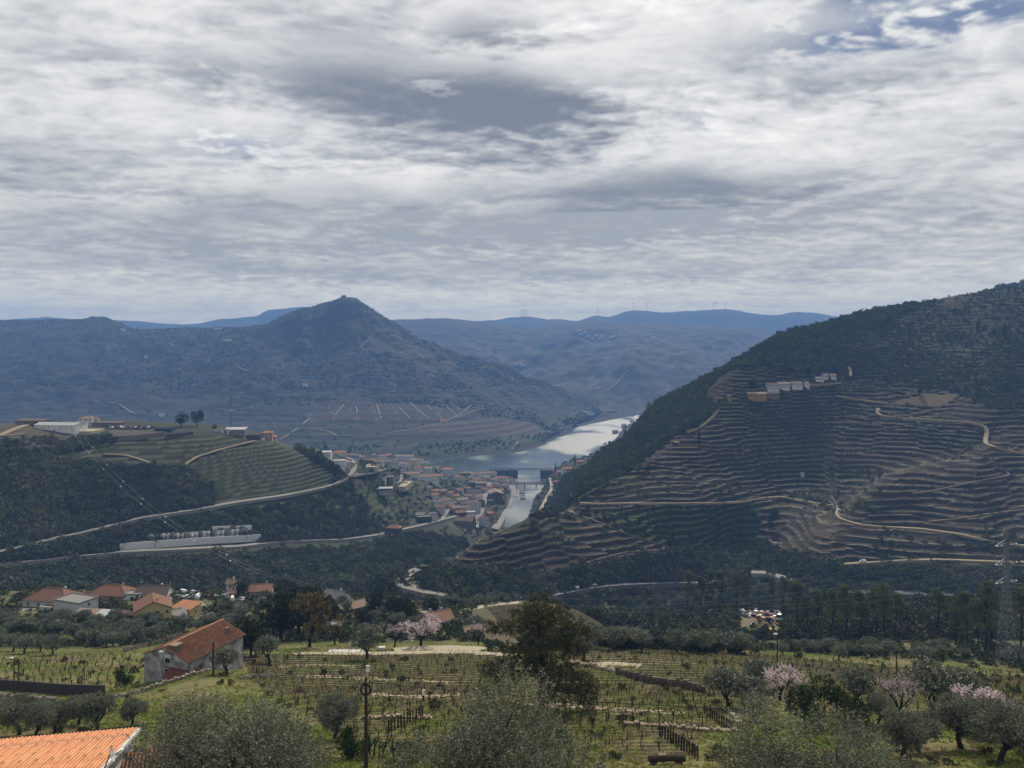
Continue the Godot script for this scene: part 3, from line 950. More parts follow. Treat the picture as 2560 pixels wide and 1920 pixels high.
func limb(b: MB, p: Vector3, q: Vector3, r0: float, r1: float, bend := 0.15, sides := 5) -> void:
	var pts := PackedVector3Array()
	var rr := PackedFloat32Array()
	var l := p.distance_to(q)
	var w := rdir() * l * bend
	for k in 5:
		var t := k / 4.0
		pts.push_back(p.lerp(q, t) + w * sin(t * PI) + (rdir() * l * 0.03 if k > 0 and k < 4 else Vector3.ZERO))
		rr.push_back(lerpf(r0, r1, t))
	b.tube(pts, rr, sides)

func twigs(b: MB, p: Vector3, d: Vector3, l: float, r: float, depth: int, tips: Array, lift := 0.25) -> void:
	var q := p + d * l
	if depth > 1: limb(b, p, q, r, r * 0.65, 0.08, 4)
	else: b.bar(p, q, r * 1.6, r * 0.6)
	if depth <= 2:
		for k in 3: tips.push_back(Transform3D(facing(d + rdir() * 0.6, rng.randf() * TAU), p.lerp(q, rng.randf())))
	if depth == 0: return
	for k in rng.randi_range(2, 4):
		var e := (d + rdir() * 0.75 + Vector3.UP * lift).normalized()
		twigs(b, p.lerp(q, rng.randf_range(0.55, 1.0)), e, l * rng.randf_range(0.55, 0.8), r * 0.6, depth - 1, tips, lift)

func kind(k: String) -> Dictionary:
	if tree_kinds.has(k): return tree_kinds[k]
	var d := {}
	var b := MB.new()
	match k.rstrip("0123456789"):
		"olive":  # about 5 m
			var bl := []
			for q in 9:
				var a := TAU * q / 8.0 + rng.randf()
				var r := rng.randf_range(0.7, 1.5) if q < 8 else 0.0
				bl.push_back([cos(a) * r, rng.randf_range(2.4, 3.9), sin(a) * r, rng.randf_range(0.8, 1.25), rng.randf_range(0.7, 1.0), rng.randf_range(0.8, 1.25)])
				if q % 3 == 0: limb(b, Vector3(0, 1.1, 0), Vector3(cos(a) * r * 0.8, 3.0, sin(a) * r * 0.8), 0.16, 0.05, 0.2)
			limb(b, Vector3(0, -0.6, 0), Vector3(0.1, 1.2, 0), 0.30, 0.2, 0.12, 7)
			var sp := []
			for q in 5: sp.push_back(spray(11, 0.5, 0.30, 0.11))
			d.crown = crown(bl, 560, sp, Color(0.125, 0.137, 0.098), 0.4)
			d.mat = M.olive
			d.bark = M.bark
		"bigolive":  # about 8 m, seen close: every leaf
			var bl := []
			for q in 17:
				var a := TAU * q / 8.0 + rng.randf()
				var r := rng.randf_range(0.9, 2.9) if q < 15 else 0.3
				bl.push_back([cos(a) * r, rng.randf_range(3.3, 6.6) - r * 0.35, sin(a) * r, rng.randf_range(0.9, 1.45), rng.randf_range(0.8, 1.3), rng.randf_range(0.9, 1.45)])
				if q % 2 == 0: limb(b, Vector3(0, 1.8, 0), Vector3(cos(a) * r * 0.9, bl[-1][1], sin(a) * r * 0.9), 0.13, 0.02, 0.12)
			limb(b, Vector3(0, -1.0, 0), Vector3(0.15, 1.9, 0), 0.36, 0.22, 0.12, 8)
			var sp := []
			for q in 8: sp.push_back(spray(24, 0.6, 0.115, 0.030, 0.9))
			d.crown = crown(bl, 4300, sp, Color(0.125, 0.137, 0.098), 0.75, 0.16, 0.4)
			d.mat = M.olive
			d.bark = M.bark
		"oak":
			var bl := []
			for q in 14:
				var e := rdir()
				bl.push_back([e.x * 2.3, 5.0 + e.y * 2.1, e.z * 2.3, rng.randf_range(1.1, 1.7), rng.randf_range(1.0, 1.5), rng.randf_range(1.1, 1.7)])
			for q in 4: limb(b, Vector3(0, 1.8, 0), Vector3(rng.randf_range(-2, 2), 5, rng.randf_range(-2, 2)), 0.2, 0.05)
			limb(b, Vector3(0, -0.8, 0), Vector3(0, 2.2, 0), 0.32, 0.24, 0.05, 7)
			var sp := []
			for q in 5: sp.push_back(spray(10, 0.5, 0.32, 0.17))
			d.crown = crown(bl, 620, sp, Color(0.032, 0.040, 0.018), 0.3)
			d.mat = M.leaf
			d.bark = M.darkbark
		"midolive":  # about 6 m, at middle distance
			var bl := []
			for q in 15:
				var a := TAU * q / 7.0 + rng.randf()
				var r := rng.randf_range(0.7, 2.3) if q < 13 else 0.3
				bl.push_back([cos(a) * r, rng.randf_range(2.7, 5.2) - r * 0.3, sin(a) * r, rng.randf_range(0.8, 1.3), rng.randf_range(0.7, 1.1), rng.randf_range(0.8, 1.3)])
				if q % 2 == 0: limb(b, Vector3(0, 1.3, 0), Vector3(cos(a) * r * 0.9, bl[-1][1], sin(a) * r * 0.9), 0.14, 0.03, 0.15)
			limb(b, Vector3(0, -0.8, 0), Vector3(0.2, 1.5, 0.1), 0.34, 0.24, 0.15, 8)
			var sp := []
			for q in 6: sp.push_back(spray(16, 0.5, 0.19, 0.055, 0.9))
			d.crown = crown(bl, 2100, sp, Color(0.125, 0.136, 0.096), 0.6, 0.2, 0.4)
			d.mat = M.olive
			d.bark = M.bark
		"brownoak":
			var bl := []
			for q in 12:
				var e := rdir()
				bl.push_back([e.x * 2.4, 5.2 + e.y * 2.6, e.z * 2.4, rng.randf_range(0.9, 1.5), rng.randf_range(0.9, 1.4), rng.randf_range(0.9, 1.5)])
			for q in 7: limb(b, Vector3(0, 1.8, 0), Vector3(rng.randf_range(-2.6, 2.6), rng.randf_range(4.5, 7.5), rng.randf_range(-2.6, 2.6)), 0.16, 0.03)
			limb(b, Vector3(0, -0.8, 0), Vector3(0, 2.2, 0), 0.3, 0.22, 0.05, 7)
			var sp := []
			for q in 5: sp.push_back(spray(8, 0.5, 0.26, 0.12))
			d.crown = crown(bl, 380, sp, Color(0.115, 0.082, 0.032), 0.3)
			d.mat = M.leaf
			d.bark = M.darkbark
		"pine":  # about 20 m: bare leaning trunk, ragged flat clumps above
			var lean := Vector3(rng.randf_range(-1.2, 1.2), 20.0, rng.randf_range(-1.0, 1.0))
			limb(b, Vector3(0, -1.0, 0), lean, 0.34, 0.08, 0.02, 7)
			var bl := []
			for q in 24:
				var t := rng.randf_range(0.44, 1.02)
				var reach := (1.08 - t) * 5.4 + 0.7
				var a := rng.randf() * TAU
				var r := rng.randf_range(0.25, 1.0) * reach
				var o := Vector3(lean.x * t + cos(a) * r, lean.y * t + r * 0.18, lean.z * t + sin(a) * r)
				bl.push_back([o.x, o.y, o.z, rng.randf_range(1.0, 1.8), rng.randf_range(0.6, 1.0), rng.randf_range(1.0, 1.8)])
				limb(b, Vector3(lean.x * t, lean.y * t - 0.6, lean.z * t), o, 0.07, 0.03)
			var sp := []
			for q in 5: sp.push_back(spray(12, 0.5, 0.6, 0.11, 1.1))
			d.crown = crown(bl, 900, sp, Color(0.105, 0.122, 0.064), 0.8, 0.25, 0.2)
			d.mat = M.leaf
			d.bark = M.darkbark
		"cypress":
			var bl := []
			for q in 9:
				var t := q / 8.0
				bl.push_back([rng.randf_range(-0.1, 0.1), 1.2 + t * 9.6, rng.randf_range(-0.1, 0.1), 1.0 * (1.0 - t * t * 0.85), 1.3, 1.0 * (1.0 - t * t * 0.85)])
			limb(b, Vector3(0, -0.6, 0), Vector3(0, 2, 0), 0.2, 0.14, 0.02)
			var sp := []
			for q in 4: sp.push_back(spray(9, 0.5, 0.34, 0.14, 0.5))
			d.crown = crown(bl, 330, sp, Color(0.022, 0.032, 0.016), 1.5)
			d.mat = M.leaf
			d.bark = M.darkbark
		"almond":  # bare twigs thick with blossom
			var tips := []
			limb(b, Vector3(0, -0.5, 0), Vector3(0.15, 1.3, 0.1), 0.17, 0.13, 0.1, 6)
			for q in 5:
				var a := TAU * q / 5.0 + rng.randf() * 0.6
				twigs(b, Vector3(0.12, 1.15, 0.08), Vector3(cos(a) * 0.85, 0.85, sin(a) * 0.85).normalized(), 1.35, 0.075, 3, tips, 0.22)
			var sp := []
			for q in 4: sp.push_back(spray(9, 0.42, 0.10, 0.10, 0.6))
			var tones := PackedColorArray()
			for q in tips.size():
				var g := rng.randf_range(0.75, 1.1)
				tones.push_back(Color(0.62 * g, 0.53 * g, 0.55 * g))
			d.crown = sprays_mesh(sp, tips, tones)
			d.mat = M.blossom
			d.bark = M.darkbark
			d.crown_name = "blossom"
		"sparsealmond":
			var tips := []
			limb(b, Vector3(0, -0.5, 0), Vector3(-0.2, 1.4, 0.1), 0.17, 0.13, 0.1, 6)
			for q in 5:
				var a := TAU * q / 5.0 + rng.randf() * 0.6
				twigs(b, Vector3(-0.18, 1.25, 0.08), Vector3(cos(a) * 0.8, 1.0, sin(a) * 0.8).normalized(), 1.4, 0.07, 3, tips, 0.3)
			var sp := []
			for q in 4: sp.push_back(spray(4, 0.42, 0.08, 0.08, 0.6))
			var tones := PackedColorArray()
			for q in tips.size(): tones.push_back(Color(0.46, 0.39, 0.41) * rng.randf_range(0.7, 1.1))
			d.crown = sprays_mesh(sp, tips, tones)
			d.mat = M.blossom
			d.bark = M.darkbark
			d.crown_name = "blossom"
		"citrus":  # dark glossy broad leaves
			var bl := []
			for q in 16:
				var e := rdir()
				bl.push_back([e.x * 1.9, 2.6 + e.y * 1.4, e.z * 1.7, rng.randf_range(0.7, 1.1), rng.randf_range(0.6, 1.0), rng.randf_range(0.7, 1.1)])
			for q in 4: limb(b, Vector3(0, 0.6, 0), Vector3(rng.randf_range(-1.5, 1.5), 2.6, rng.randf_range(-1.5, 1.5)), 0.1, 0.03)
			limb(b, Vector3(0, -0.8, 0), Vector3(0, 1.0, 0), 0.16, 0.13, 0.05, 6)
			var sp := []
			for q in 5: sp.push_back(spray(9, 0.3, 0.19, 0.085))
			d.crown = crown(bl, 1100, sp, Color(0.030, 0.048, 0.016), 0.5)
			d.mat = M.leaf
			d.bark = M.darkbark
	d.trunk = b.mesh()
	tree_kinds[k] = d
	return d

func plant(k: String, called: String, label: String, category: String, at: Vector3, size: float, turn := 0.0, group := "", wide := 1.0) -> Node3D:
	var d := kind(k)
	var t := thing(called, label, category, at, turn, group)
	t.scale = Vector3(size * wide, size, size * wide)
	part("trunk", d.trunk, d.bark, t)
	part(d.get("crown_name", "crown"), d.crown, d.mat, t)
	return t

func bush_mesh(n: int, leaf: float, col: Color, flat := 0.8) -> ArrayMesh:
	# a shrub about 2 m across, standing on the ground
	var bl := []
	for q in 5:
		var a := rng.randf() * TAU
		bl.push_back([cos(a) * 0.5, 0.75 * flat + rng.randf_range(-0.2, 0.3), sin(a) * 0.5, 0.62, 0.6 * flat, 0.62])
	var sp := []
	for q in 4: sp.push_back(spray(6, leaf, leaf, leaf * 0.5))
	return crown(bl, n, sp, col, 0.4, 0.25, 0.45)

# shrubs on a sheet inside (or outside) areas given in sight angles
func scatter(sh: Sheet, n: int, ok: Callable, lo: float, hi: float, cols: Array, kinds: Array, called: String, label: String, rows := Vector2i(0, 9999)) -> void:
	var lists := []
	var tints := []
	for k in kinds:
		lists.push_back([])
		tints.push_back([])
	var tries := 0
	var got := 0
	while got < n and tries < n * 14:
		tries += 1
		var i := rng.randi_range(0, sh.nu - 2)
		var j := rng.randi_range(rows.x, mini(sh.nr - 2, rows.y))
		var k := i * sh.nr + j
		var z := sh.zz[k]
		var e := sh.ee[k]
		if e < 2.0: continue
		var u := sh.u0 + (i + rng.randf()) * sh.du
		if not ok.call(u, HV + (CH - e) / z * F, e, z): continue
		z = lerpf(z, sh.zz[k + 1], rng.randf())
		var x := (u - CU) / F * z
		var s := rng.randf_range(lo, hi)
		if rng.randf() < 0.12: s *= 1.5
		var q := rng.randi_range(0, kinds.size() - 1)
		lists[q].push_back(Transform3D(Basis(Vector3.UP, rng.randf() * TAU).scaled(Vector3(s, s * rng.randf_range(0.7, 1.2), s)), Vector3(x, sh.h(x, z) - 0.1 * s, -z)))
		# kinds keep together in patches
		var pt := clampf(0.5 + nz.get_noise_2d(x * 1.1 + 210.0, z * 1.1) * 1.1 + rng.randf_range(-0.3, 0.3), 0.0, 0.999)
		var c: Color = cols[int(pt * cols.size())]
		tints[q].push_back(c * rng.randf_range(0.75, 1.25))
		got += 1
	for q in kinds.size():
		stuff(called, kinds[q], M.leaf, lists[q], tints[q], null, label)

# ---------------------------------------------------------------- buildings, cars
var boxes := {}
func unit_box(s: Vector3) -> BoxMesh:
	var k := "%.2f %.2f %.2f" % [s.x, s.y, s.z]
	if not boxes.has(k):
		boxes[k] = BoxMesh.new()
		boxes[k].size = s
	return boxes[k]

func gable(w: float, d: float, h: float, rh: float, sink: float) -> ArrayMesh:
	# walls with gable ends at both x ends, the ridge along x
	var b := MB.new()
	b.box(Vector3(0, (h - sink) * 0.5, 0), Vector3(w, h + sink, d))
	for s in [-1.0, 1.0]:
		b.tri(Vector3(s * w * 0.5, h, -d * 0.5), Vector3(s * w * 0.5, h + rh, 0), Vector3(s * w * 0.5, h, d * 0.5))
	return b.mesh()

func roof_mesh(w: float, d: float, h: float, rh: float, style: String, over := 0.45, thick := 0.22) -> ArrayMesh:
	var b := MB.new()
	var W := w * 0.5 + over
	var D := d * 0.5 + over
	var e := h - over * rh / (d * 0.5)
	var up := Vector3.UP * thick
	match style:
		"gable":
			for s in [-1.0, 1.0]:
				var p := [Vector3(-W, e, s * D), Vector3(W, e, s * D), Vector3(W, h + rh, 0), Vector3(-W, h + rh, 0)]
				var q := [p[0] + up, p[1] + up, p[2] + up, p[3] + up]
				if s > 0: b.quad(q[0], q[3], q[2], q[1])
				else: b.quad(q[0], q[1], q[2], q[3])
				b.quad(p[0], p[1], p[2], p[3])
				b.quad(p[0], q[0], q[1], p[1])
				b.quad(p[0], p[3], q[3], q[0]); b.quad(p[1], q[1], q[2], p[2])
			b.box(Vector3(0, h + rh + thick, 0), Vector3(2 * W, 0.16, 0.34))
		"hip":
			var r := maxf(W - D, 0.2)
			var A := [Vector3(-W, e, D), Vector3(W, e, D), Vector3(W, e, -D), Vector3(-W, e, -D)]
			var a := Vector3(-r, h + rh, 0)
			var c := Vector3(r, h + rh, 0)
			b.quad(A[0] + up, a + up, c + up, A[1] + up); b.quad(A[2] + up, c + up, a + up, A[3] + up)
			b.tri(A[1] + up, c + up, A[2] + up); b.tri(A[3] + up, a + up, A[0] + up)
			for k in 4: b.quad(A[k], A[k] + up, A[(k + 1) % 4] + up, A[(k + 1) % 4])
			b.quad(A[0], A[1], A[2], A[3])
			for k in 4: b.bar(A[k] + up, (a if k == 0 or k == 3 else c) + up, 0.28)
			b.bar(a + up, c + up, 0.32)
		"shed":
			var p := [Vector3(-W, h, D), Vector3(W, h, D), Vector3(W, h + rh, -D), Vector3(-W, h + rh, -D)]
			b.quad(p[0] + up, p[3] + up, p[2] + up, p[1] + up); b.quad(p[0], p[1], p[2], p[3])
			for k in 4: b.quad(p[k], p[k] + up, p[(k + 1) % 4] + up, p[(k + 1) % 4])
		_:
			b.box(Vector3(0, h + thick * 0.5, 0), Vector3(2 * W - over, thick, 2 * D - over))
			for s in [-1.0, 1.0]:
				b.box(Vector3(0, h + thick + 0.2, s * (D - over * 0.5 - 0.12)), Vector3(2 * W - over, 0.4, 0.24))
				b.box(Vector3(s * (W - over * 0.5 - 0.12), h + thick + 0.2, 0), Vector3(0.24, 0.4, 2 * D - over - 0.48))
	return b.mesh()

# wins: [windows along the front, storeys, windows on each end]; frames only where they can be seen
func house(called: String, label: String, at: Vector3, turn: float, w: float, d: float, h: float, rh: float, wall: String, roof: String, style := "gable", wins := [3, 2, 1], category := "house", group := "", frames := false, chimney := true) -> Node3D:
	var t := thing(called, label, category, at, turn, group)
	var sink := 4.0
	if style == "gable": part("wall", gable(w, d, h, rh, sink), M[wall], t)
	else: part("wall", unit_box(Vector3(w, h + sink, d)), M[wall], t, Vector3(0, (h - sink) * 0.5, 0))
	var r := part("roof", roof_mesh(w, d, h, rh, style), M[roof], t)
	if chimney and style in ["gable", "hip"]:
		part("chimney", unit_box(Vector3(0.7, 1.7, 0.7)), M[wall], r, Vector3(w * 0.22, h + rh * 0.75 + 0.6, -d * 0.12))
	var st: int = wins[1]
	var wh := minf(1.25, h / maxi(st, 1) * 0.45)
	for f in st:
		var y := h * (f + 0.56) / st
		for k in wins[0]:
			var x: float = w * ((k + 0.5) / wins[0] - 0.5)
			for s in [1.0, -1.0]:
				if f == 0 and k == wins[0] / 2 and s > 0.0:
					part("door", unit_box(Vector3(1.1, 2.1, 0.1)), M.wood, t, Vector3(x, 1.05, d * 0.5 + 0.03))
					continue
				var o := part("window", unit_box(Vector3(1.0, wh, 0.1)), M.glass, t, Vector3(x, y, s * (d * 0.5 + 0.02)))
				if frames: frame(o, 1.0, wh, s)
		for k in wins[2]:
			var z: float = d * ((k + 0.5) / wins[2] - 0.5)
			for s in [1.0, -1.0]:
				var o := part("window", unit_box(Vector3(1.0, wh, 0.1)), M.glass, t, Vector3(s * (w * 0.5 + 0.02), y, z), s * PI * 0.5)
				if frames: frame(o, 1.0, wh, 1.0)
	return t

func frame(o: Node3D, w: float, h: float, s: float) -> void:
	var b := MB.new()
	for k in [-1.0, 1.0]:
		b.box(Vector3(k * (w * 0.5 + 0.05), 0, s * 0.03), Vector3(0.1, h + 0.2, 0.1))
		b.box(Vector3(0, k * (h * 0.5 + 0.05), s * 0.03), Vector3(w, 0.1, 0.1))
	b.box(Vector3(0, 0, s * 0.04), Vector3(0.06, h, 0.06))
	part("frame", b.mesh(), M.offwhite, o)

var car_meshes := {}
func car_shape(style: String) -> Dictionary:
	if car_meshes.has(style): return car_meshes[style]
	# the outline from the side, swept across with a narrower cabin
	var prof := {"car": [[-2.05, 0.35], [-2.1, 0.75], [-1.9, 0.95], [-1.55, 1.0], [-1.1, 1.42], [0.35, 1.45], [1.0, 1.0], [1.85, 0.85], [2.1, 0.65], [2.08, 0.35]],
		"van": [[-2.4, 0.4], [-2.45, 1.2], [-2.35, 1.95], [-1.9, 2.05], [1.1, 2.05], [1.7, 1.3], [2.3, 1.1], [2.45, 0.8], [2.4, 0.4]]}[style] as Array
	var b := MB.new()
	var g := MB.new()
	var top := 0.98 if style == "car" else 1.2
	var half := func(y: float) -> float: return 0.86 - maxf(0.0, y - top) * 0.42
	var n := prof.size()
	for k in n:
		var a: Array = prof[k]
		var e: Array = prof[(k + 1) % n]
		var ha: float = half.call(a[1])
		var he: float = half.call(e[1])
		b.quad(Vector3(a[0], a[1], ha), Vector3(e[0], e[1], he), Vector3(e[0], e[1], -he), Vector3(a[0], a[1], -ha))
		for s in [1.0, -1.0]:
			b.tri(Vector3(0, 0.7, 0.86 * s), Vector3(a[0], a[1], ha * s), Vector3(e[0], e[1], he * s))
	if style == "car":
		for s in [1.0, -1.0]:
			g.quad(Vector3(-1.3, 1.02, s * 0.87), Vector3(-1.0, 1.36, s * 0.73), Vector3(0.3, 1.38, s * 0.72), Vector3(0.8, 1.02, s * 0.87))
		g.quad(Vector3(0.43, 1.42, 0.62), Vector3(0.43, 1.42, -0.62), Vector3(0.98, 1.04, -0.75), Vector3(0.98, 1.04, 0.75))
		g.quad(Vector3(-1.16, 1.4, 0.62), Vector3(-1.58, 1.04, 0.72), Vector3(-1.58, 1.04, -0.72), Vector3(-1.16, 1.4, -0.62))
	else:
		for s in [1.0, -1.0]:
			g.quad(Vector3(0.2, 1.3, s * 0.84), Vector3(0.2, 1.85, s * 0.62), Vector3(1.05, 1.85, s * 0.62), Vector3(1.5, 1.3, s * 0.84))
		g.quad(Vector3(1.16, 1.98, 0.48), Vector3(1.16, 1.98, -0.48), Vector3(1.68, 1.36, -0.74), Vector3(1.68, 1.36, 0.74))
	var wh := MB.new()
	var tyre := CylinderMesh.new()
	tyre.top_radius = 0.33
	tyre.bottom_radius = 0.33
	tyre.height = 0.24
	tyre.radial_segments = 12
	tyre.rings = 1
	car_meshes[style] = {"body": b.mesh(), "glass": g.mesh(), "tyre": tyre}
	return car_meshes[style]

func parked(label: String, at: Vector3, turn: float, paint: String, style := "car", group := "") -> Node3D:
	var d := car_shape(style)
	var t := thing("parked_car" if style == "car" else "van", label, style, at, turn, group)
	part("body", d.body, M[paint], t)
	part("window", d.glass, M.glass, t)
	var l := 1.3 if style == "car" else 1.55
	for x in [-l, l]:
		for z in [-0.78, 0.78]:
			var o := part("wheel", d.tyre, M.rubber, t, Vector3(x, 0.33, z))
			o.rotation.x = PI * 0.5
	for z in [-0.6, 0.6]:
		part("headlight", unit_box(Vector3(0.06, 0.14, 0.26)), M.lampglass, t, Vector3(2.06 if style == "car" else 2.42, 0.72, z))
	return t

# a lattice mast: four legs drawn in to the top, cross braces, arms with insulators
func pylon(label: String, at: Vector3, h: float, base: float, arms: Array, turn: float) -> Node3D:
	var t := thing("pylon", label, "pylon", at, turn, "steel lattice pylons of the power line")
	var b := MB.new()
	var waist := h * 0.62
	var hw := func(y: float) -> float: return lerpf(base * 0.5, base * 0.16, minf(y / waist, 1.0)) if y < waist else lerpf(base * 0.16, base * 0.07, (y - waist) / (h - waist))
	for sx in [-1.0, 1.0]:
		for sz in [-1.0, 1.0]:
			var g := MB.new()
			var a: float = hw.call(waist)
			var c: float = hw.call(h)
			g.bar(Vector3(sx * base * 0.5, -1, sz * base * 0.5), Vector3(sx * a, waist, sz * a), h * 0.0032)
			g.bar(Vector3(sx * a, waist, sz * a), Vector3(sx * c, h, sz * c), h * 0.003)
			part("leg", g.mesh(), M.steel, t)
	var y := 0.0
	while y < h * 0.985:
		var a: float = hw.call(y)
		var st := maxf(a * 1.7, h * 0.022)
		var y2 := minf(y + st, h)
		var c: float = hw.call(y2)
		for k in 4:
			var p := Vector3([-1, 1, 1, -1][k], 0, [-1, -1, 1, 1][k])
			var q := Vector3([1, 1, -1, -1][k], 0, [-1, 1, 1, -1][k])
			b.bar(p * a + Vector3.UP * y, q * c + Vector3.UP * y2, h * 0.0016)
			b.bar(q * a + Vector3.UP * y, p * c + Vector3.UP * y2, h * 0.0016)
			b.bar(p * c + Vector3.UP * y2, q * c + Vector3.UP * y2, h * 0.0016)
		y = y2
	part("brace", b.mesh(), M.steel, t)
	for k in arms:
		var g := MB.new()
		for s in [-1.0, 1.0]:
			g.bar(Vector3(0, k[0], 0), Vector3(s * k[1], k[0], 0), h * 0.006)
			g.bar(Vector3(0, k[0] + h * 0.035, 0), Vector3(s * k[1], k[0], 0), h * 0.005)
		var arm := part("arm", g.mesh(), M.steel, t)
		for s in [-1.0, 1.0]:
			for q in [0.55, 1.0]:
				part("insulator", unit_box(Vector3(h * 0.022, h * 0.006, h * 0.010)), M.marker, arm, Vector3(s * k[1] * q, k[0] - h * 0.006, 0))
	return t

func cable(called: String, label: String, a: Vector3, b: Vector3, sag: float, r: float, mat: Material, group := "") -> void:
	var m := MB.new()
	var p := PackedVector3Array()
	var q := PackedFloat32Array()
	var n := 28
	for k in n + 1:
		var t := float(k) / n
		p.push_back(a.lerp(b, t) + Vector3.DOWN * sag * 4.0 * t * (1.0 - t))
		q.push_back(r)
	m.tube(p, q, 4)
	var o := MeshInstance3D.new()
	o.name = numbered(called)
	o.mesh = m.mesh()
	o.material_override = mat
	add_child(o)
	tag(o, label, "cable", group)

# a dry-stone wall of separate irregular stones along a path
func stone_wall(label: String, path: PackedVector3Array, h: float, thick: float, tone: Color, size := 0.4) -> void:
	var b := MB.new()
	for k in path.size() - 1:
		var a := path[k]
		var e := path[k + 1]
		var n := maxi(1, int(a.distance_to(e) / size))
		var dir := (e - a).normalized()
		for j in n:
			var rows := maxi(1, int(h / (size * 0.55)))
			for r in rows + (1 if rng.randf() < 0.3 else 0):
				var p := a.lerp(e, (j + (0.5 if r % 2 else 0.0) + rng.randf_range(-0.1, 0.1)) / n) + Vector3.UP * (r + 0.3) * size * 0.55
				var g := rng.randf_range(0.55, 1.35)
				b.col = Color(tone.r * g, tone.g * g, tone.b * g * rng.randf_range(0.85, 1.1))
				b.box(p, Vector3(size * rng.randf_range(0.7, 1.05), size * 0.55 * rng.randf_range(0.8, 1.1), thick * rng.randf_range(0.85, 1.1)), Basis(dir, Vector3.UP, dir.cross(Vector3.UP).normalized()).orthonormalized().rotated(Vector3.UP, rng.randf_range(-0.12, 0.12)))
	var t := thing("stone_wall", label, "wall", path[0])
	var o := part("stones", b.mesh(), M.tint, t, -path[0])
	o.set_meta("kind", "stuff")

func wall_along(called: String, label: String, path: PackedVector3Array, h: float, thick: float, mat: Material, sink := 2.0, level := false) -> Node3D:
	var t := thing(called, label, "wall", path[0])
	var b := MB.new()
	var top := -1e9
	for p in path: top = maxf(top, p.y)
	for k in path.size() - 1:
		var a := path[k] - path[0]
		var e := path[k + 1] - path[0]
		var d := Vector3(e.x - a.x, 0, e.z - a.z).normalized()
		var s := d.cross(Vector3.UP) * thick * 0.5
		var ya := (top - path[0].y if level else a.y) + h
		var ye := (top - path[0].y if level else e.y) + h
		var A := [Vector3(a.x, a.y - sink, a.z) - s, Vector3(a.x, a.y - sink, a.z) + s, Vector3(a.x, ya, a.z) + s, Vector3(a.x, ya, a.z) - s]
		var E := [Vector3(e.x, e.y - sink, e.z) - s, Vector3(e.x, e.y - sink, e.z) + s, Vector3(e.x, ye, e.z) + s, Vector3(e.x, ye, e.z) - s]
		b.quad(A[0], A[3], E[3], E[0]); b.quad(A[1], E[1], E[2], A[2]); b.quad(A[3], A[2], E[2], E[3])
		if k == 0: b.quad(A[0], A[1], A[2], A[3])
		if k == path.size() - 2: b.quad(E[0], E[3], E[2], E[1])
	part("wall_face", b.mesh(), mat, t)
	return t

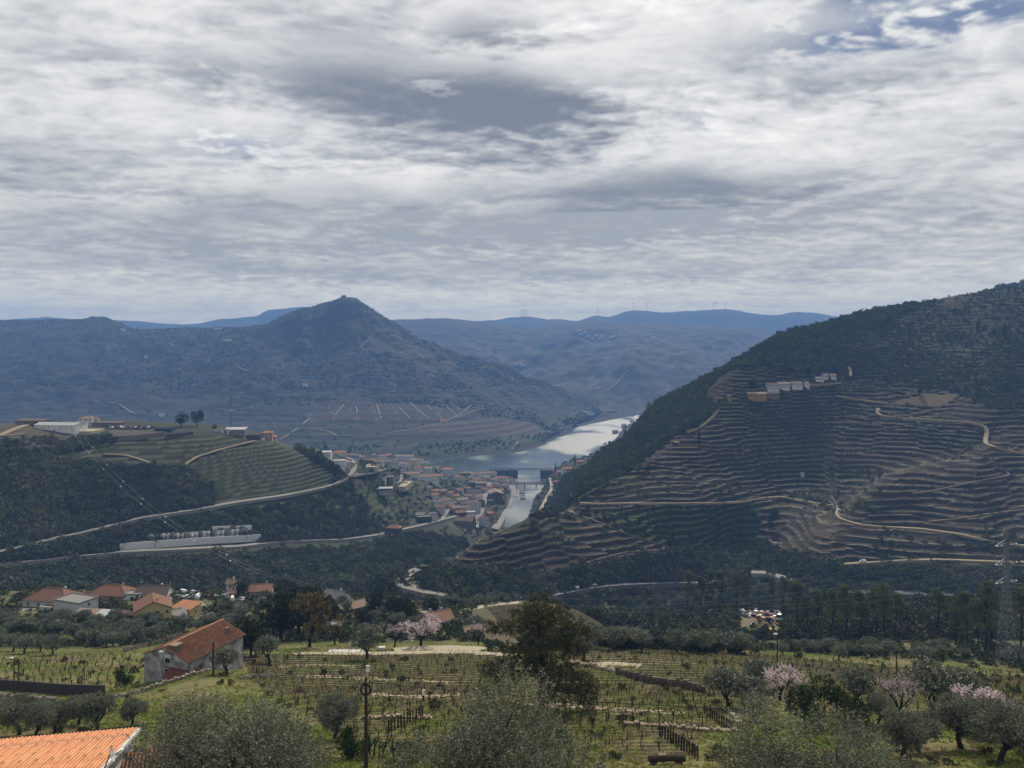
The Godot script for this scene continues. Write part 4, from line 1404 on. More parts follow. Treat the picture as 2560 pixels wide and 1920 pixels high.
# ---------------------------------------------------------------- water, roads, tracks
func water_and_roads():
	var w := MB.new()
	var a := [[1150, 985], [1400, 1000], [1420, 1200], [1440, 1500], [1500, 1900], [1620, 2300], [1720, 3000], [1780, 4200], [1450, 4200], [700, 2150], [-300, 2000], [-300, 1780], [700, 1780], [1000, 1600], [1190, 1400]]
	var p := PackedVector2Array()
	for q in a: p.push_back(Vector2((q[0] - CU) / F * q[1], q[1]))
	var tr := Geometry2D.triangulate_polygon(p)
	for k in range(0, tr.size(), 3):
		w.tri(Vector3(p[tr[k]].x, 0, -p[tr[k]].y), Vector3(p[tr[k + 1]].x, 0, -p[tr[k + 1]].y), Vector3(p[tr[k + 2]].x, 0, -p[tr[k + 2]].y))
	var m := lin(0.03, 0.045, 0.04, 1.0)
	m.metallic_specular = 0.7
	# calm water under the banks, water ruffled by the wind in the open reaches
	var im := Image.create_empty(512, 512, false, Image.FORMAT_RGB8)
	for y in 512:
		for x in 512:
			var wx := x * 8.0 if x < 256 else x * 8.0 - 4096.0
			var wz := 4096.0 - y * 8.0
			var u := CU + wx / maxf(wz, 900.0) * F
			var gust := nl.get_noise_2d(wx * 1.4, wz * 0.7)
			var open := smoothstep(1180.0, 1420.0, u + gust * 120.0) * smoothstep(1650.0, 2100.0, wz + gust * 250.0)
			if wz < 1660.0: open = 0.55 + gust * 0.3
			open = clampf(open * (0.85 + gust * 0.9), 0.0, 1.0)
			var g := lerpf(0.10, 0.55, open)
			im.set_pixel(x, y, Color(g, g, g))
	m.roughness_texture = ImageTexture.create_from_image(im)
	m.uv1_triplanar = true
	m.uv1_world_triplanar = true
	m.uv1_scale = Vector3.ONE / 4096.0
	struct("river", w.mesh(), m)
	# roads on the hill across the side valley
	ribbon("road", course(S.left, [[-190, 1428], [0, 1413], [120, 1402], [300, 1383], [480, 1375], [600, 1369], [695, 1357], [760, 1354], [853, 1352], [932, 1342], [985, 1331], [1068, 1312], [1138, 1293], [1170, 1277]]), 7.5, 1.8, M.paleroad, 3.0)
	ribbon("road", course(S.left, [[-190, 1400], [0, 1383], [98, 1358], [253, 1323], [348, 1298], [475, 1279], [600, 1257], [700, 1243], [760, 1232], [806, 1222], [845, 1208], [868, 1195], [884, 1178], [886, 1162], [874, 1148], [858, 1138]]), 8.5, 1.8, M.paleroad, 3.0)
	ribbon("road", course(S.left, [[872, 1193], [900, 1187], [930, 1183], [955, 1174], [985, 1170], [1003, 1178], [1001, 1198], [992, 1214]], 3.0), 7.0, 1.0, M.paleroad, 2.0)
	ribbon("street", course(S.left, [[1186, 1322], [1187, 1306], [1198, 1285], [1206, 1262], [1211, 1243], [1218, 1222], [1222, 1208]], 3.0), 12.0, 1.8, M.paleroad, 3.0)
	ribbon("street", course(S.left, [[1102, 1303], [1112, 1284], [1125, 1266], [1138, 1255]], 3.0), 8.0, 0.9, M.paleroad, 2.0)
	ribbon("quay", course(S.left, [[1236, 1328], [1252, 1302], [1265, 1280], [1276, 1256], [1282, 1236], [1281, 1216]], 3.0), 13.0, 3.0, M.concrete, 6.0)
	# the terraced hill
	ribbon("dirt_track", course(S.right, [[1452, 1258], [1480, 1260], [1560, 1259], [1700, 1259], [1800, 1257], [1861, 1254], [1900, 1246], [1950, 1242], [2000, 1252], [2060, 1262], [2092, 1264]]), 3.0, 0.8, M.dirt, 2.0)
	ribbon("dirt_track", course(S.right, [[2094, 1266], [2100, 1272], [2090, 1285], [2100, 1297], [2145, 1311], [2200, 1317], [2303, 1323], [2400, 1336], [2461, 1350], [2512, 1361], [2600, 1368]], 4.0), 4.2, 0.8, M.dirt, 2.0)
	ribbon("dirt_track", course(S.right, [[2104, 1412], [2157, 1408], [2250, 1402], [2350, 1400], [2460, 1404], [2620, 1408]]), 4.4, 0.9, M.dirt, 2.5)
	ribbon("dirt_track", course(S.right, [[2104, 1412], [2125, 1420], [2150, 1427], [2180, 1436], [2230, 1449]]), 4.6, 0.9, M.dirt, 2.5)
	ribbon("dirt_track", course(S.right, [[2196, 1022], [2189, 1030], [2200, 1039], [2260, 1046], [2340, 1050], [2420, 1056], [2462, 1064], [2468, 1078], [2462, 1108], [2478, 1116], [2530, 1128], [2600, 1140]], 4.0), 4.2, 0.9, M.dirt, 2.5)
	ribbon("dirt_track", course(S.right, [[1755, 997], [1772, 1010], [1796, 1022], [1780, 1045], [1745, 1072], [1715, 1080]], 3.0), 4.0, 0.8, M.dirt, 2.0)
	ribbon("dirt_track", course(S.right, [[1610, 1150], [1580, 1164], [1560, 1178], [1520, 1205], [1470, 1230], [1448, 1246]], 3.0), 3.0, 0.8, M.dirt, 2.0)
	ribbon("dirt_track", course(S.right, [[1112, 1423], [1250, 1441], [1380, 1441], [1440, 1420], [1500, 1396], [1570, 1380], [1640, 1376], [1692, 1378], [1760, 1396]]), 2.4, 0.6, M.path, 1.5)
	ribbon("dirt_track", course(S.right, [[1692, 1378], [1630, 1354], [1564, 1333], [1490, 1303], [1418, 1279]]), 2.2, 0.6, M.path, 1.5)
	ribbon("dirt_track", course(S.right, [[2280, 1234], [2330, 1228], [2400, 1212], [2470, 1198], [2528, 1187], [2490, 1165], [2430, 1145]]), 2.2, 0.6, M.path, 1.5)
	ribbon("dirt_track", course(S.right, [[2320, 1305], [2400, 1296], [2480, 1284], [2600, 1268]]), 2.2, 0.6, M.path, 1.5)
	ribbon("dirt_track", course(S.right, [[2160, 783], [2230, 797], [2300, 806], [2340, 808]]), 4.0, 1.0, M.dirt, 2.0)
	ribbon("dirt_track", course(S.right, [[2090, 990], [2150, 1000], [2220, 1009]]), 3.5, 1.0, M.dirt, 2.0)
	ribbon("farm_track", course(S.right, [[2122, 918], [2128, 932], [2124, 942]], 3.0), 3.5, 1.0, M.dirt, 2.0)
	ribbon("farm_track", course(S.right, [[1960, 962], [2040, 962], [2100, 958]]), 4.0, 1.0, M.dirt, 2.0)
	var rd := course(S.right, [[1362, 1494], [1400, 1487], [1440, 1479], [1500, 1469], [1560, 1464], [1630, 1461], [1700, 1459], [1790, 1461]])
	ribbon("road", rd, 8.5, 2.0, M.asphalt, 4.0)
	for s in [-1.0, 1.0]:
		var off := PackedVector3Array()
		for k in rd.size():
			var d := rd[mini(k + 1, rd.size() - 1)] - rd[maxi(k - 1, 0)]
			d.y = 0
			off.push_back(rd[k] + d.normalized().cross(Vector3.UP) * 3.8 * s)
		ribbon("edge_line", off, 0.35, 2.03, M.white, 0.01)
	ribbon("road", course(S.right, [[1120, 1500], [1060, 1490], [1010, 1478], [985, 1466], [983, 1455], [996, 1446], [1020, 1440], [1040, 1436], [1052, 1432]], 3.0), 8.0, 3.5, M.paleroad, 5.0)
	ribbon("lay_by", course(S.right, [[1046, 1478], [1034, 1466], [1020, 1456], [1030, 1446], [1040, 1441]], 3.0), 6.0, 2.5, M.sand, 3.0)
	ribbon("viaduct_road", course(S.right, [[1878, 1444], [1910, 1445], [1945, 1453], [1976, 1467]], 3.0), 9.0, 5.0, M.concrete, 4.0)
	ribbon("road", course(S.right, [[2120, 1486], [2245, 1487], [2320, 1490], [2390, 1491]], 4.0), 8.0, 2.0, M.asphalt, 3.0)
	# right bank of the side river
	ribbon("river_road", course(S.right, [[1348, 1290], [1358, 1268], [1372, 1240], [1383, 1222], [1378, 1196]], 3.0), 9.0, 0.8, M.sand, 1.0)
	ribbon("dirt_track", course(S.right, [[1418, 1212], [1428, 1230], [1434, 1243]], 3.0), 5.0, 0.8, M.dirt, 1.0)
	# far bank: tracks, the riverside road
	for q in [[[900, 870], [912, 858], [932, 838]], [[1180, 1012], [1150, 1036], [1110, 1056], [1040, 1072], [960, 1085]], [[1236, 1010], [1180, 1030], [1140, 1046]], [[298, 1010], [320, 1026], [340, 1036]], [[1390, 1075], [1430, 1065], [1435, 1050], [1425, 1055]], [[1452, 1046], [1500, 1040], [1560, 1026], [1596, 1020]], [[1393, 980], [1420, 972]], [[1278, 942], [1282, 952]], [[424, 858], [436, 868]], [[775, 1045], [740, 1075], [700, 1100]], [[590, 915], [620, 930], [700, 932]], [[1280, 1124], [1290, 1112], [1296, 1104]], [[770, 1068], [820, 1078], [845, 1090]]]:
		ribbon("dirt_track", course(S.far, q), 4.0, 1.2, M.dirt, 1.0)
	for q in [[[890, 1016], [896, 1047]], [[942, 1011], [953, 1047]], [[988, 1008], [1026, 1047]], [[1026, 1008], [1072, 1047]], [[1068, 1013], [1083, 1028], [1105, 1045]], [[1116, 1016], [1140, 1038]], [[860, 1012], [832, 1044]], [[880, 1010], [1010, 1009], [1190, 1020]], [[800, 1050], [1000, 1049], [1100, 1050]], [[1000, 1066], [1080, 1076], [1190, 1090]], [[780, 1085], [900, 1092], [1010, 1098]]]:
		ribbon("vineyard_path", course(S.far, q), 3.0, 1.0, M.dirt, 0.5)
	for q in [[[1570, 925], [1540, 960], [1515, 978]], [[1240, 890], [1250, 900]], [[1300, 935], [1330, 922]], [[1470, 970], [1500, 950]]]:
		ribbon("dirt_track", course(S.range, q), 6.0, 2.0, M.dirt, 1.0)
	# the near slope
	ribbon("sandy_track", course(S.near, [[735, 1636], [900, 1636], [975, 1634], [1100, 1632], [1185, 1633], [1290, 1640]]), 2.5, 0.12, M.sand, 0.3)
	ribbon("sandy_yard", course(S.near, [[990, 1631], [1060, 1627], [1130, 1625], [1200, 1628]]), 6.0, 0.18, M.sand, 0.4)
	ribbon("sandy_track", course(S.near, [[1478, 1664], [1530, 1661], [1600, 1666]]), 2.6, 0.12, M.sand, 0.3)
	ribbon("dirt_track", course(S.near, [[1480, 1560], [1560, 1590], [1604, 1606]]), 3.0, 0.3, M.sand, 0.5)
	ribbon("dirt_track", course(S.near, [[1200, 1518], [1250, 1512], [1300, 1507]]), 3.5, 0.3, M.sand, 0.5)
	ribbon("dirt_track", course(S.near, [[1040, 1534], [1110, 1537], [1160, 1530], [1200, 1518]]), 5.0, 0.3, M.sand, 0.5)
	ribbon("lane", course(S.near, [[486, 1506], [500, 1520], [520, 1540]], 3.0), 6.0, 0.3, M.paleroad, 0.5)
	ribbon("lane", course(S.near, [[-60, 1532], [40, 1527], [85, 1526]]), 4.0, 0.3, M.paleroad, 0.5)

# ---------------------------------------------------------------- far things
func far_things():
	# wind turbines on the last ridge
	var tb := MB.new()
	var pts := PackedVector3Array([Vector3(0, -5, 0), Vector3(0, 62, 0)])
	tb.tube(pts, PackedFloat32Array([1.7, 1.0]), 8)
	var blades := MB.new()
	for k in 3:
		var an := TAU * k / 3.0 + 0.4
		blades.bar(Vector3.ZERO, Vector3(sin(an), cos(an), 0) * 28.0, 1.5, 0.4)
	var first: Node3D
	var spots := [[1303, "tallest of the trio of wind turbines on the rounded far summit"], [1309, "middle one of three wind turbines on the rounded far summit"], [1315, "wind turbine at the river side of the trio on the rounded far summit"], [1494, "lone wind turbine on the low pointed far summit"], [1584, "first of two wind turbines spaced along the long far ridge"], [1616, "second of two wind turbines spaced along the long far ridge"], [1784, "wind turbine just before the tall mast on the far ridge"], [1790, "short wind turbine squeezed between two taller ones on the far ridge"], [1813, "tall wind turbine nearest the terraced hill on the far ridge"]]
	for s in spots:
		var at: Vector3 = S.last.hit(s[0], 700.0)
		if first == null:
			first = thing("wind_turbine", s[1], "wind turbine", at, 0.4, "wind turbines along the far ridge")
			part("tower", tb.mesh(), M.steel, first)
			part("nacelle", unit_box(Vector3(3.4, 3.4, 9)), M.steel, first, Vector3(0, 63, 1))
			var r := part("rotor", blades.mesh(), M.steel, first, Vector3(0, 63, 6))
		else:
			var c := copy(first, s[1], at, 0.4 + rng.randf_range(-0.3, 0.3))
			c.get_child(2).rotation.z = rng.randf() * 2.0
	# the village on the second range
	var k := 0
	for s in [[1350, 834], [1362, 836], [1374, 832], [1388, 835], [1414, 836], [1448, 828], [1452, 836], [1462, 832], [1472, 842], [1480, 848], [1490, 840], [1500, 846], [1508, 842], [1530, 844], [1540, 842], [1552, 838], [1562, 840], [1584, 836], [1592, 832], [1600, 838], [1612, 840], [1622, 838], [1632, 846], [1644, 848], [1656, 852], [1668, 850], [1290, 912], [1298, 910], [1306, 914], [1250, 898]]:
		house("village_house", "pale village house high on the second range of hills", S.range.hit(s[0], s[1]), rng.randf_range(-0.5, 0.5), rng.randf_range(16, 30), 12, rng.randf_range(6, 11), 3, "offwhite", ["oldroof", "roof", "greyroof"][k % 3], "gable", [2, 1, 0], "house", "houses of the far hill village", false, false)
		k += 1
	# far bank buildings
	house("hermitage", "small chapel house on the summit of the pointed hill", S.far.hit(860, 744), 0.3, 18, 12, 7, 4, "stone", "brownroof", "hip", [3, 1, 1], "chapel")
	house("farm_house", "orange roofed farmhouse at the track fork below the vineyard plots", S.far.hit(1109, 1056), 0.2, 20, 10, 5, 3, "cream", "orangeroof", "gable", [3, 1, 1])
	house("farm_house", "white riverside farm by the road where the river narrows", S.far.hit(1474, 1038), 0.1, 34, 14, 9, 4, "white", "greyroof", "gable", [5, 2, 1])
	house("farm_house", "low white shed beside the riverside farm", S.far.hit(1462, 1032), 0.1, 30, 8, 4, 2, "white", "metalroof", "gable", [3, 1, 1])
	house("farm_house", "white cottage on the skyline saddle beside the pointed hill", S.far.hit(545, 824), 0.0, 36, 12, 7, 3, "white", "brownroof", "gable", [4, 1, 1])
	house("farm_house", "white cottage lower down below the saddle", S.far.hit(568, 852), 0.0, 30, 10, 6, 3, "offwhite", "greyroof", "gable", [3, 1, 1])
	house("farm_house", "white house alone in the dark scrub right of the mast", S.far.hit(763, 965), 0.4, 18, 10, 6, 3, "white", "roof", "gable", [2, 1, 1])
	house("farm_house", "white cottage under the round knoll of the far plateau", S.far.hit(307, 826), 0.0, 18, 10, 5, 3, "white", "roof", "gable", [2, 1, 1])
	house("farm_house", "tiny white house above the warehouse yard on the far slope", S.far.hit(404, 1040), 0.4, 16, 9, 6, 3, "white", "greyroof", "gable", [2, 1, 1])
	house("farm_house", "hut beside the short zigzag on the far slope", S.far.hit(366, 894), 0.4, 14, 9, 5, 3, "offwhite", "roof", "gable", [2, 1, 1])
	for s in [[1538, 1082, "first red roofed cabin on the far right bank"], [1560, 1066, "second pale cabin on the far right bank"], [1580, 1056, "third pale cabin on the far right bank"]]:
		house("river_cabin", s[2], px(s[0], s[1], lerpf(2450, 2850, (s[0] - 1538) / 42.0)), 0.3, 16, 10, 6, 3, "pink" if s[0] < 1545 else "offwhite", "roof", "gable", [2, 1, 1])

# ---------------------------------------------------------------- the town at the river mouth
func town():
	var T := S.left as Sheet
	# u, v of the foot, width, depth, height, roof rise, wall, roof, style, windows, turn, label
	var L := [
		[795, 1143, 28, 16, 5, 1, "offwhite", "metalroof", "flat", [5, 1, 2], 0.15, "long flat white roofed store at the top of the town"],
		[848, 1136, 16, 10, 5, 2.5, "offwhite", "orangeroof", "hip", [4, 1, 2], 0.2, "pale bungalow with orange roof behind the white cube house"],
		[881, 1141, 17, 11, 6, 3, "pink", "roof", "hip", [4, 2, 2], 0.1, "pinkish house with red hipped roof above the road bend"],
		[866, 1132, 13, 9, 6, 3, "offwhite", "roof", "hip", [3, 2, 1], 0.0, "house with red roof on the skyline above the road bend"],
		[897, 1133, 9, 8, 6, 1, "white", "metalroof", "flat", [2, 2, 1], 0.1, "small white flat roofed house on the town skyline"],
		[911, 1137, 9, 8, 5, 2, "pink", "roof", "gable", [2, 1, 1], 0.4, "small pink gabled house on the town skyline"],
		[933, 1137, 13, 10, 6.5, 2.5, "cream", "roof", "hip", [3, 2, 2], 0.0, "cream villa with arched front on the skyline"],
		[957, 1150, 18, 10, 8, 2.5, "white", "orangeroof", "gable", [6, 2, 2], 0.25, "white apartment house with rows of balconies and orange roof"],
		[971, 1141, 13, 11, 8, 2.5, "yellow", "orangeroof", "hip", [3, 2, 2], 0.1, "yellow villa with bright orange hipped roof on the skyline"],
		[932, 1155, 15, 12, 4, 2, "stone", "orangeroof", "hip", [3, 1, 1], 0.2, "low stone house with pale orange roof behind the truck park"],
		[1012, 1150, 40, 16, 8, 3, "offwhite", "oldroof", "gable", [8, 2, 2], -0.15, "very long tan roofed lodge facing the river"],
		[1036, 1165, 17, 14, 11, 2.5, "yellow", "oldroof", "gable", [0, 1, 0], -0.1, "tall blank yellow gabled block beside the long lodge"],
		[1052, 1160, 9, 10, 8, 2.5, "white", "roof", "gable", [2, 2, 1], -0.1, "narrow white house against the blank yellow block"],
		[1003, 1165, 10, 9, 5, 2, "white", "roof", "gable", [2, 2, 1], 0.5, "white cottage beside the yellow block"],
		[1018, 1168, 12, 9, 6, 2, "white", "oldroof", "gable", [3, 2, 1], -0.4, "white double gabled house below the lodge"],
		[1066, 1162, 12, 8, 5, 1, "white", "metalroof", "flat", [3, 1, 1], 0.0, "white flat roofed house behind two cypresses"],
		[1076, 1166, 10, 8, 4, 1, "cream", "greyroof", "flat", [2, 1, 1], 0.1, "low cream annex beside the orange roofed tower house"],
		[1070, 1177, 14, 9, 4.5, 1.8, "offwhite", "oldroof", "shed", [3, 1, 1], 0.0, "small house with flat pink tiled roof above the row houses"],
		[1028, 1192, 23, 10, 5, 2.5, "white", "roof", "gable", [6, 1, 1], 0.28, "shorter of the two row houses with dormers"],
		[1066, 1206, 36, 11, 8, 2.8, "white", "roof", "gable", [9, 2, 1], 0.3, "longer row house with dormers and dark balconies"],
		[1093, 1180, 6, 6, 9, 1, "white", "metalroof", "flat", [1, 3, 1], 0.0, "narrow white tower block beside the orange roofed house"],
		[1120, 1190, 20, 14, 11, 3.5, "palewall", "orangeroof", "hip", [4, 3, 2], 0.25, "tall white house with orange roof standing over the water"],
		[1143, 1197, 9, 7, 4, 1.5, "cream", "oldroof", "gable", [2, 1, 1], 0.3, "little cream house next to the tall orange roofed one"],
		[1165, 1189, 21, 12, 5, 2.5, "stone", "oldroof", "hip", [4, 1, 2], 0.1, "low old roofed house on the river front"],
		[1184, 1192, 12, 9, 5, 2, "offwhite", "roof", "gable", [3, 1, 1], 0.2, "pale house squeezed in on the river front"],
		[1204, 1193, 16, 11, 7, 2, "white", "oldroof", "gable", [3, 2, 1], 0.1, "white two storey house on the river front"],
		[1228, 1190, 20, 11, 6, 2.5, "offwhite", "roof", "hip", [4, 2, 1], 0.0, "wide pale house with red hip roof on the river front"],
		[1216, 1204, 13, 10, 7, 2.2, "cream", "oldroof", "gable", [3, 2, 1], 0.3, "cream house at the head of the main street"],
		[1181, 1214, 12, 10, 6, 2.5, "stone", "oldroof", "hip", [2, 2, 1], 0.2, "stone house with brown roof among the gardens"],
		[1202, 1220, 19, 14, 8, 3, "stone", "oldroof", "hip", [4, 2, 2], 0.15, "large tan roofed house in the middle of the town"],
		[1253, 1204, 26, 13, 6, 3.5, "offwhite", "carroof", "hip", [5, 2, 2], 0.2, "large house with smooth red roof near the bridge"],
		[1238, 1252, 21, 30, 12, 4, "rust", "oldroof", "gable2", [3, 3, 4], 0.12, "tall brick hall with tan roof beside the main street"],
		[1252, 1238, 9, 8, 8, 2, "white", "roof", "gable", [2, 2, 1], 0.1, "white house behind the brick hall"],
		[1186, 1240, 21, 11, 6.5, 3, "palewall", "brownroof", "gable", [5, 2, 2], -0.15, "pale house with purple brown roof beside the gardens"],
		[1196, 1228, 12, 10, 6, 3, "stone", "brownroof", "gable", [2, 2, 1], 0.4, "dark roofed house behind the pale one"],
		[1140, 1250, 8, 8, 6, 2, "cream", "orangeroof", "gable", [2, 2, 1], 0.3, "tiny cream house with orange roof in the gardens"],
		[1154, 1262, 17, 11, 7, 2.5, "offwhite", "oldroof", "gable", [4, 2, 2], 0.5, "old roofed house above the pale ramp"],
		[1114, 1263, 12, 10, 7, 3, "white", "roof", "hip", [3, 2, 2], 0.3, "white house with red brown hip roof by the ramp"],
		[1095, 1264, 13, 10, 5, 2, "palewall", "greyroof", "gable", [3, 1, 1], 0.1, "grey roofed house among the trees above the ramp"],
		[1099, 1280, 13, 9, 6, 2.5, "palewall", "carroof", "gable", [3, 2, 1], -0.2, "house with bright red roof at the foot of the ramp"],
		[1090, 1236, 11, 9, 5, 2.5, "pink", "roof", "hip", [2, 1, 1], 0.2, "upper of two pink roofed houses on the green slope"],
		[1086, 1247, 10, 9, 5, 2.5, "offwhite", "carroof", "gable", [2, 1, 1], 0.5, "lower of two pink roofed houses on the green slope"],
		[1070, 1226, 11, 8, 4, 1, "cream", "concrete", "flat", [2, 1, 1], 0.2, "flat roofed cream house at the top of the green slope"],
		[1183, 1278, 20, 13, 10, 3, "palewall", "brownroof", "gable2", [4, 3, 3], 0.15, "big grey rendered house along the main street"],
		[1200, 1268, 14, 12, 9, 3, "stone", "brownroof", "gable2", [3, 2, 2], 0.15, "stone house with dark roof beside the main street"],
		[1152, 1293, 14, 10, 6, 3, "rust", "carroof", "hip", [3, 2, 2], 0.3, "dark red house with vivid orange red roof"],
		[1176, 1292, 13, 10, 6, 1, "palewall", "metalroof", "flat", [3, 2, 1], 0.15, "grey flat roofed house with skylight sheets"],
		[1162, 1318, 24, 16, 8, 3.5, "stone", "brownroof", "gable", [3, 1, 1], -0.25, "large stone warehouse at the lower end of the main street"],
		[1173, 1304, 11, 9, 6, 3, "stone", "roof", "hip", [2, 2, 1], 0.2, "house with rust brown roof behind the stone warehouse"],
		[1208, 1313, 13, 11, 8, 3, "offwhite", "brownroof", "gable2", [3, 2, 2], 0.3, "white house with grey brown roof between street and quay"],
		[1224, 1292, 9, 8, 5, 2, "pink", "orangeroof", "gable", [2, 1, 1], 0.5, "small orange roofed house above the quay"],
		[1227, 1260, 9, 8, 5, 2, "stone", "brownroof", "hip", [2, 1, 1], 0.2, "low dark cottage below the brick hall"],
		[1060, 1303, 16, 10, 5, 1, "darkstone", "greyroof", "flat", [3, 1, 1], 0.3, "roofless grey ruin beside the lower road"],
		[1050, 1296, 10, 8, 4, 1.5, "palewall", "greyroof", "shed", [2, 1, 1], 0.2, "low grey shed above the ruin"],
		[1083, 1302, 9, 8, 8, 1.5, "offwhite", "greyroof", "flat", [2, 2, 1], 0.2, "white block house at the end of the ruin"],
		[843, 1168, 17, 11, 6.5, 1, "white", "metalroof", "flat", [3, 2, 1], 0.2, "modern white cube house inside the walled corner"],
		[862, 1165, 9, 9, 4, 2, "palewall", "roof", "shed", [2, 1, 1], 0.5, "sloping tiled wing beside the white cube house"],
		[976, 1210, 9, 12, 8, 1, "grey", "greyroof", "flat", [2, 2, 2], 0.05, "grey flat roofed depot in the car park"],
		[961, 1206, 4, 4, 5, 0.6, "white", "metalroof", "flat", [1, 1, 1], 0.05, "small white kiosk tower beside the depot"],
		[985, 1337, 15, 10, 7, 3, "darkstone", "carroof", "hip", [3, 2, 2], -0.15, "dark house with red roof alone on the lower road"],
		[958, 1343, 18, 6, 2, 0.6, "palewall", "greyroof", "flat", [2, 1, 0], -0.2, "low walled annex beside the lonely red roofed house"]]
	for q in L:
		var st: String = q[8]
		var turn: float = q[10]
		if st == "gable2":
			st = "gable"
			turn += PI * 0.5
			house("town_house", q[11], T.hit(q[0], q[1]), turn, q[3] * 1.1, q[2] * 1.1, q[4] * 1.25, q[5], q[6], q[7], st, [q[9][2], q[9][1], q[9][0]], "house", "houses of the riverside town")
		else:
			house("town_house", q[11], T.hit(q[0], q[1]), turn, q[2] * 1.1, q[3] * 1.1, q[4] * 1.25, q[5], q[6], q[7], st, q[9], "house", "houses of the riverside town")
	for q in [[1400, 1186, 15, 10, 6, "pink", "roof", 0.4, "pink house by the cypress at the bridge end"], [1417, 1179, 18, 10, 6, "offwhite", "orangeroof", 0.3, "orange roofed house among bare trees past the bridge"], [1396, 1212, 15, 9, 5, "stone", "carroof", -0.5, "red roofed shed by the river road"], [1384, 1246, 12, 9, 5, "stone", "roof", -0.4, "brown roofed hut lower down the river road"], [1450, 1160, 12, 9, 5, "pink", "orangeroof", 0.2, "house with orange roof half hidden in the wooded bank"], [1372, 1276, 5, 4, 4, "white", "metalroof", 0.2, "tiny white pump house beside the river road"], [1390, 1232, 8, 6, 3, "stone", "greyroof", -0.4, "grey lean-to beside the river road"]]:
		house("bank_house", q[8], S.right.hit(q[0], q[1]), q[7], q[2], q[3], q[4], 2.2, q[5], q[6], "gable", [3, 1, 1])

	var fill := [[1150, 1232, "low tiled house above the gardens"], [1166, 1226, "cream house at the top corner of the gardens"], [1172, 1247, "small brown roofed house beside the pale one"], [1128, 1274, "white house halfway down the ramp"], [1140, 1282, "tiled house at the foot of the retaining ramp"], [1165, 1276, "pink house behind the grey rendered one"], [1196, 1252, "old house at the bend of the main street"], [1210, 1232, "white fronted house on the upper main street"], [1224, 1226, "tiled house across from the brick hall"], [1240, 1218, "pale house behind the smooth red roof"], [1262, 1222, "white house close to the quay"], [1266, 1208, "tan roofed house at the bridge foot"], [1192, 1205, "flat fronted house in the second row from the river"], [1150, 1203, "old tiled house behind the river front"], [1176, 1201, "pink fronted house behind the river front"], [1232, 1206, "white house under the red hip roof"], [1108, 1236, "cream cottage above the pink roofs"], [1126, 1240, "tiny tiled cottage among the garden terraces"], [1045, 1178, "white house between the lodge and the row houses"], [990, 1158, "pale house between lodge and truck park"], [905, 1148, "white house just above the road junction"], [946, 1166, "grey house with pale roof under the apartments"], [970, 1160, "tiled house under the yellow villa"], [1100, 1196, "white house beside the narrow tower block"]]
	var fk := 0
	for q in fill:
		house("town_house", q[2], T.hit(q[0], q[1]), rng.randf_range(-0.3, 0.5), rng.randf_range(10, 16), rng.randf_range(8, 11), rng.randf_range(5, 8), 2.5, ["white", "offwhite", "cream", "palewall", "pink", "white"][fk % 6], ["roof", "oldroof", "roof", "orangeroof", "oldroof"][fk % 5], ["gable", "hip"][fk % 2], [3, 2, 1], "house", "houses of the riverside town")
		fk += 1
	# retaining walls
	wall_along("retaining_wall", "long white walled edge running down beside the cube house", course(T, [[802, 1152], [830, 1166], [862, 1186]]), 3.5, 0.6, M.concrete, 3)
	wall_along("retaining_wall", "white walled edge climbing behind the cube house", course(T, [[802, 1152], [818, 1145], [833, 1139]]), 3.5, 0.6, M.concrete, 3)
	wall_along("retaining_wall", "grey wall beside the road above the cube house", course(T, [[833, 1136], [855, 1146], [872, 1152]]), 3.0, 0.6, M.concrete, 3)
	var tr := T.hit(984, 1232)
	wall_along("retaining_wall", "high stone wall holding up the car park", PackedVector3Array([T.hit(976, 1236) + Vector3.UP * 4, T.hit(990, 1229) + Vector3.UP * 5, T.hit(1008, 1221) + Vector3.UP * 5, T.hit(1030, 1208) + Vector3.UP * 3]), 6.0, 1.0, M.stone, 14)
	# the car park itself, and the canopy of the filling station
	var b := MB.new()
	b.box(Vector3(0, -3, 0), Vector3(30, 7, 44))
	var lot := struct("car_park", b.mesh(), M.sand)
	lot.position = T.hit(996, 1212) + Vector3(0, 1.2, 0)
	lot.rotation.y = -0.1
	b = MB.new()
	b.box(Vector3(0, -3, 0), Vector3(24, 6.6, 20))
	var lot2 := struct("truck_park", b.mesh(), M.sand)
	lot2.position = T.hit(922, 1166) + Vector3(0, 0.6, 0)
	var cp := thing("canopy", "white flat canopy of the filling station above the dark wall", "canopy", T.hit(955, 1238) + Vector3(0, 3, 0), 0.12)
	part("roof", unit_box(Vector3(27, 0.9, 13)), M.metalroof, cp, Vector3(0, 6.2, 0))
	part("fascia", unit_box(Vector3(27.4, 0.5, 13.4)), M.steel, cp, Vector3(0, 5.4, 0))
	part("wall", unit_box(Vector3(25, 8, 9)), M.palewall, cp, Vector3(0, 1.4, -1.5))
	for x in [-11.0, 0.0, 11.0]: part("post", unit_box(Vector3(0.5, 8, 0.5)), M.steel, cp, Vector3(x, 1.4, 5.5))
	# bridges over the side river
	for q in [[1222, 1190, 1383, 1186, 1620, 15.0, 6.0, "long iron railway bridge between two dark stone abutments", "railway_bridge"], [1290, 1224, 1362, 1221, 1490, 8.0, 4.5, "low lattice footbridge in front of the railway bridge", "footbridge"]]:
		var A := px(q[0], HV + (CH - q[5]) / q[4] * F, q[4])
		var B := px(q[2], HV + (CH - q[5]) / q[4] * F, q[4])
		A.y = q[5]
		B.y = q[5]
		var t := thing(q[8], q[7], "bridge", A)
		var D := B - A
		var g := MB.new()
		var w: float = q[6]
		g.box(D * 0.5, Vector3(D.length(), 0.6, w), Basis(D.normalized(), Vector3.UP, D.normalized().cross(Vector3.UP)))
		part("deck", g.mesh(), M.iron, t)
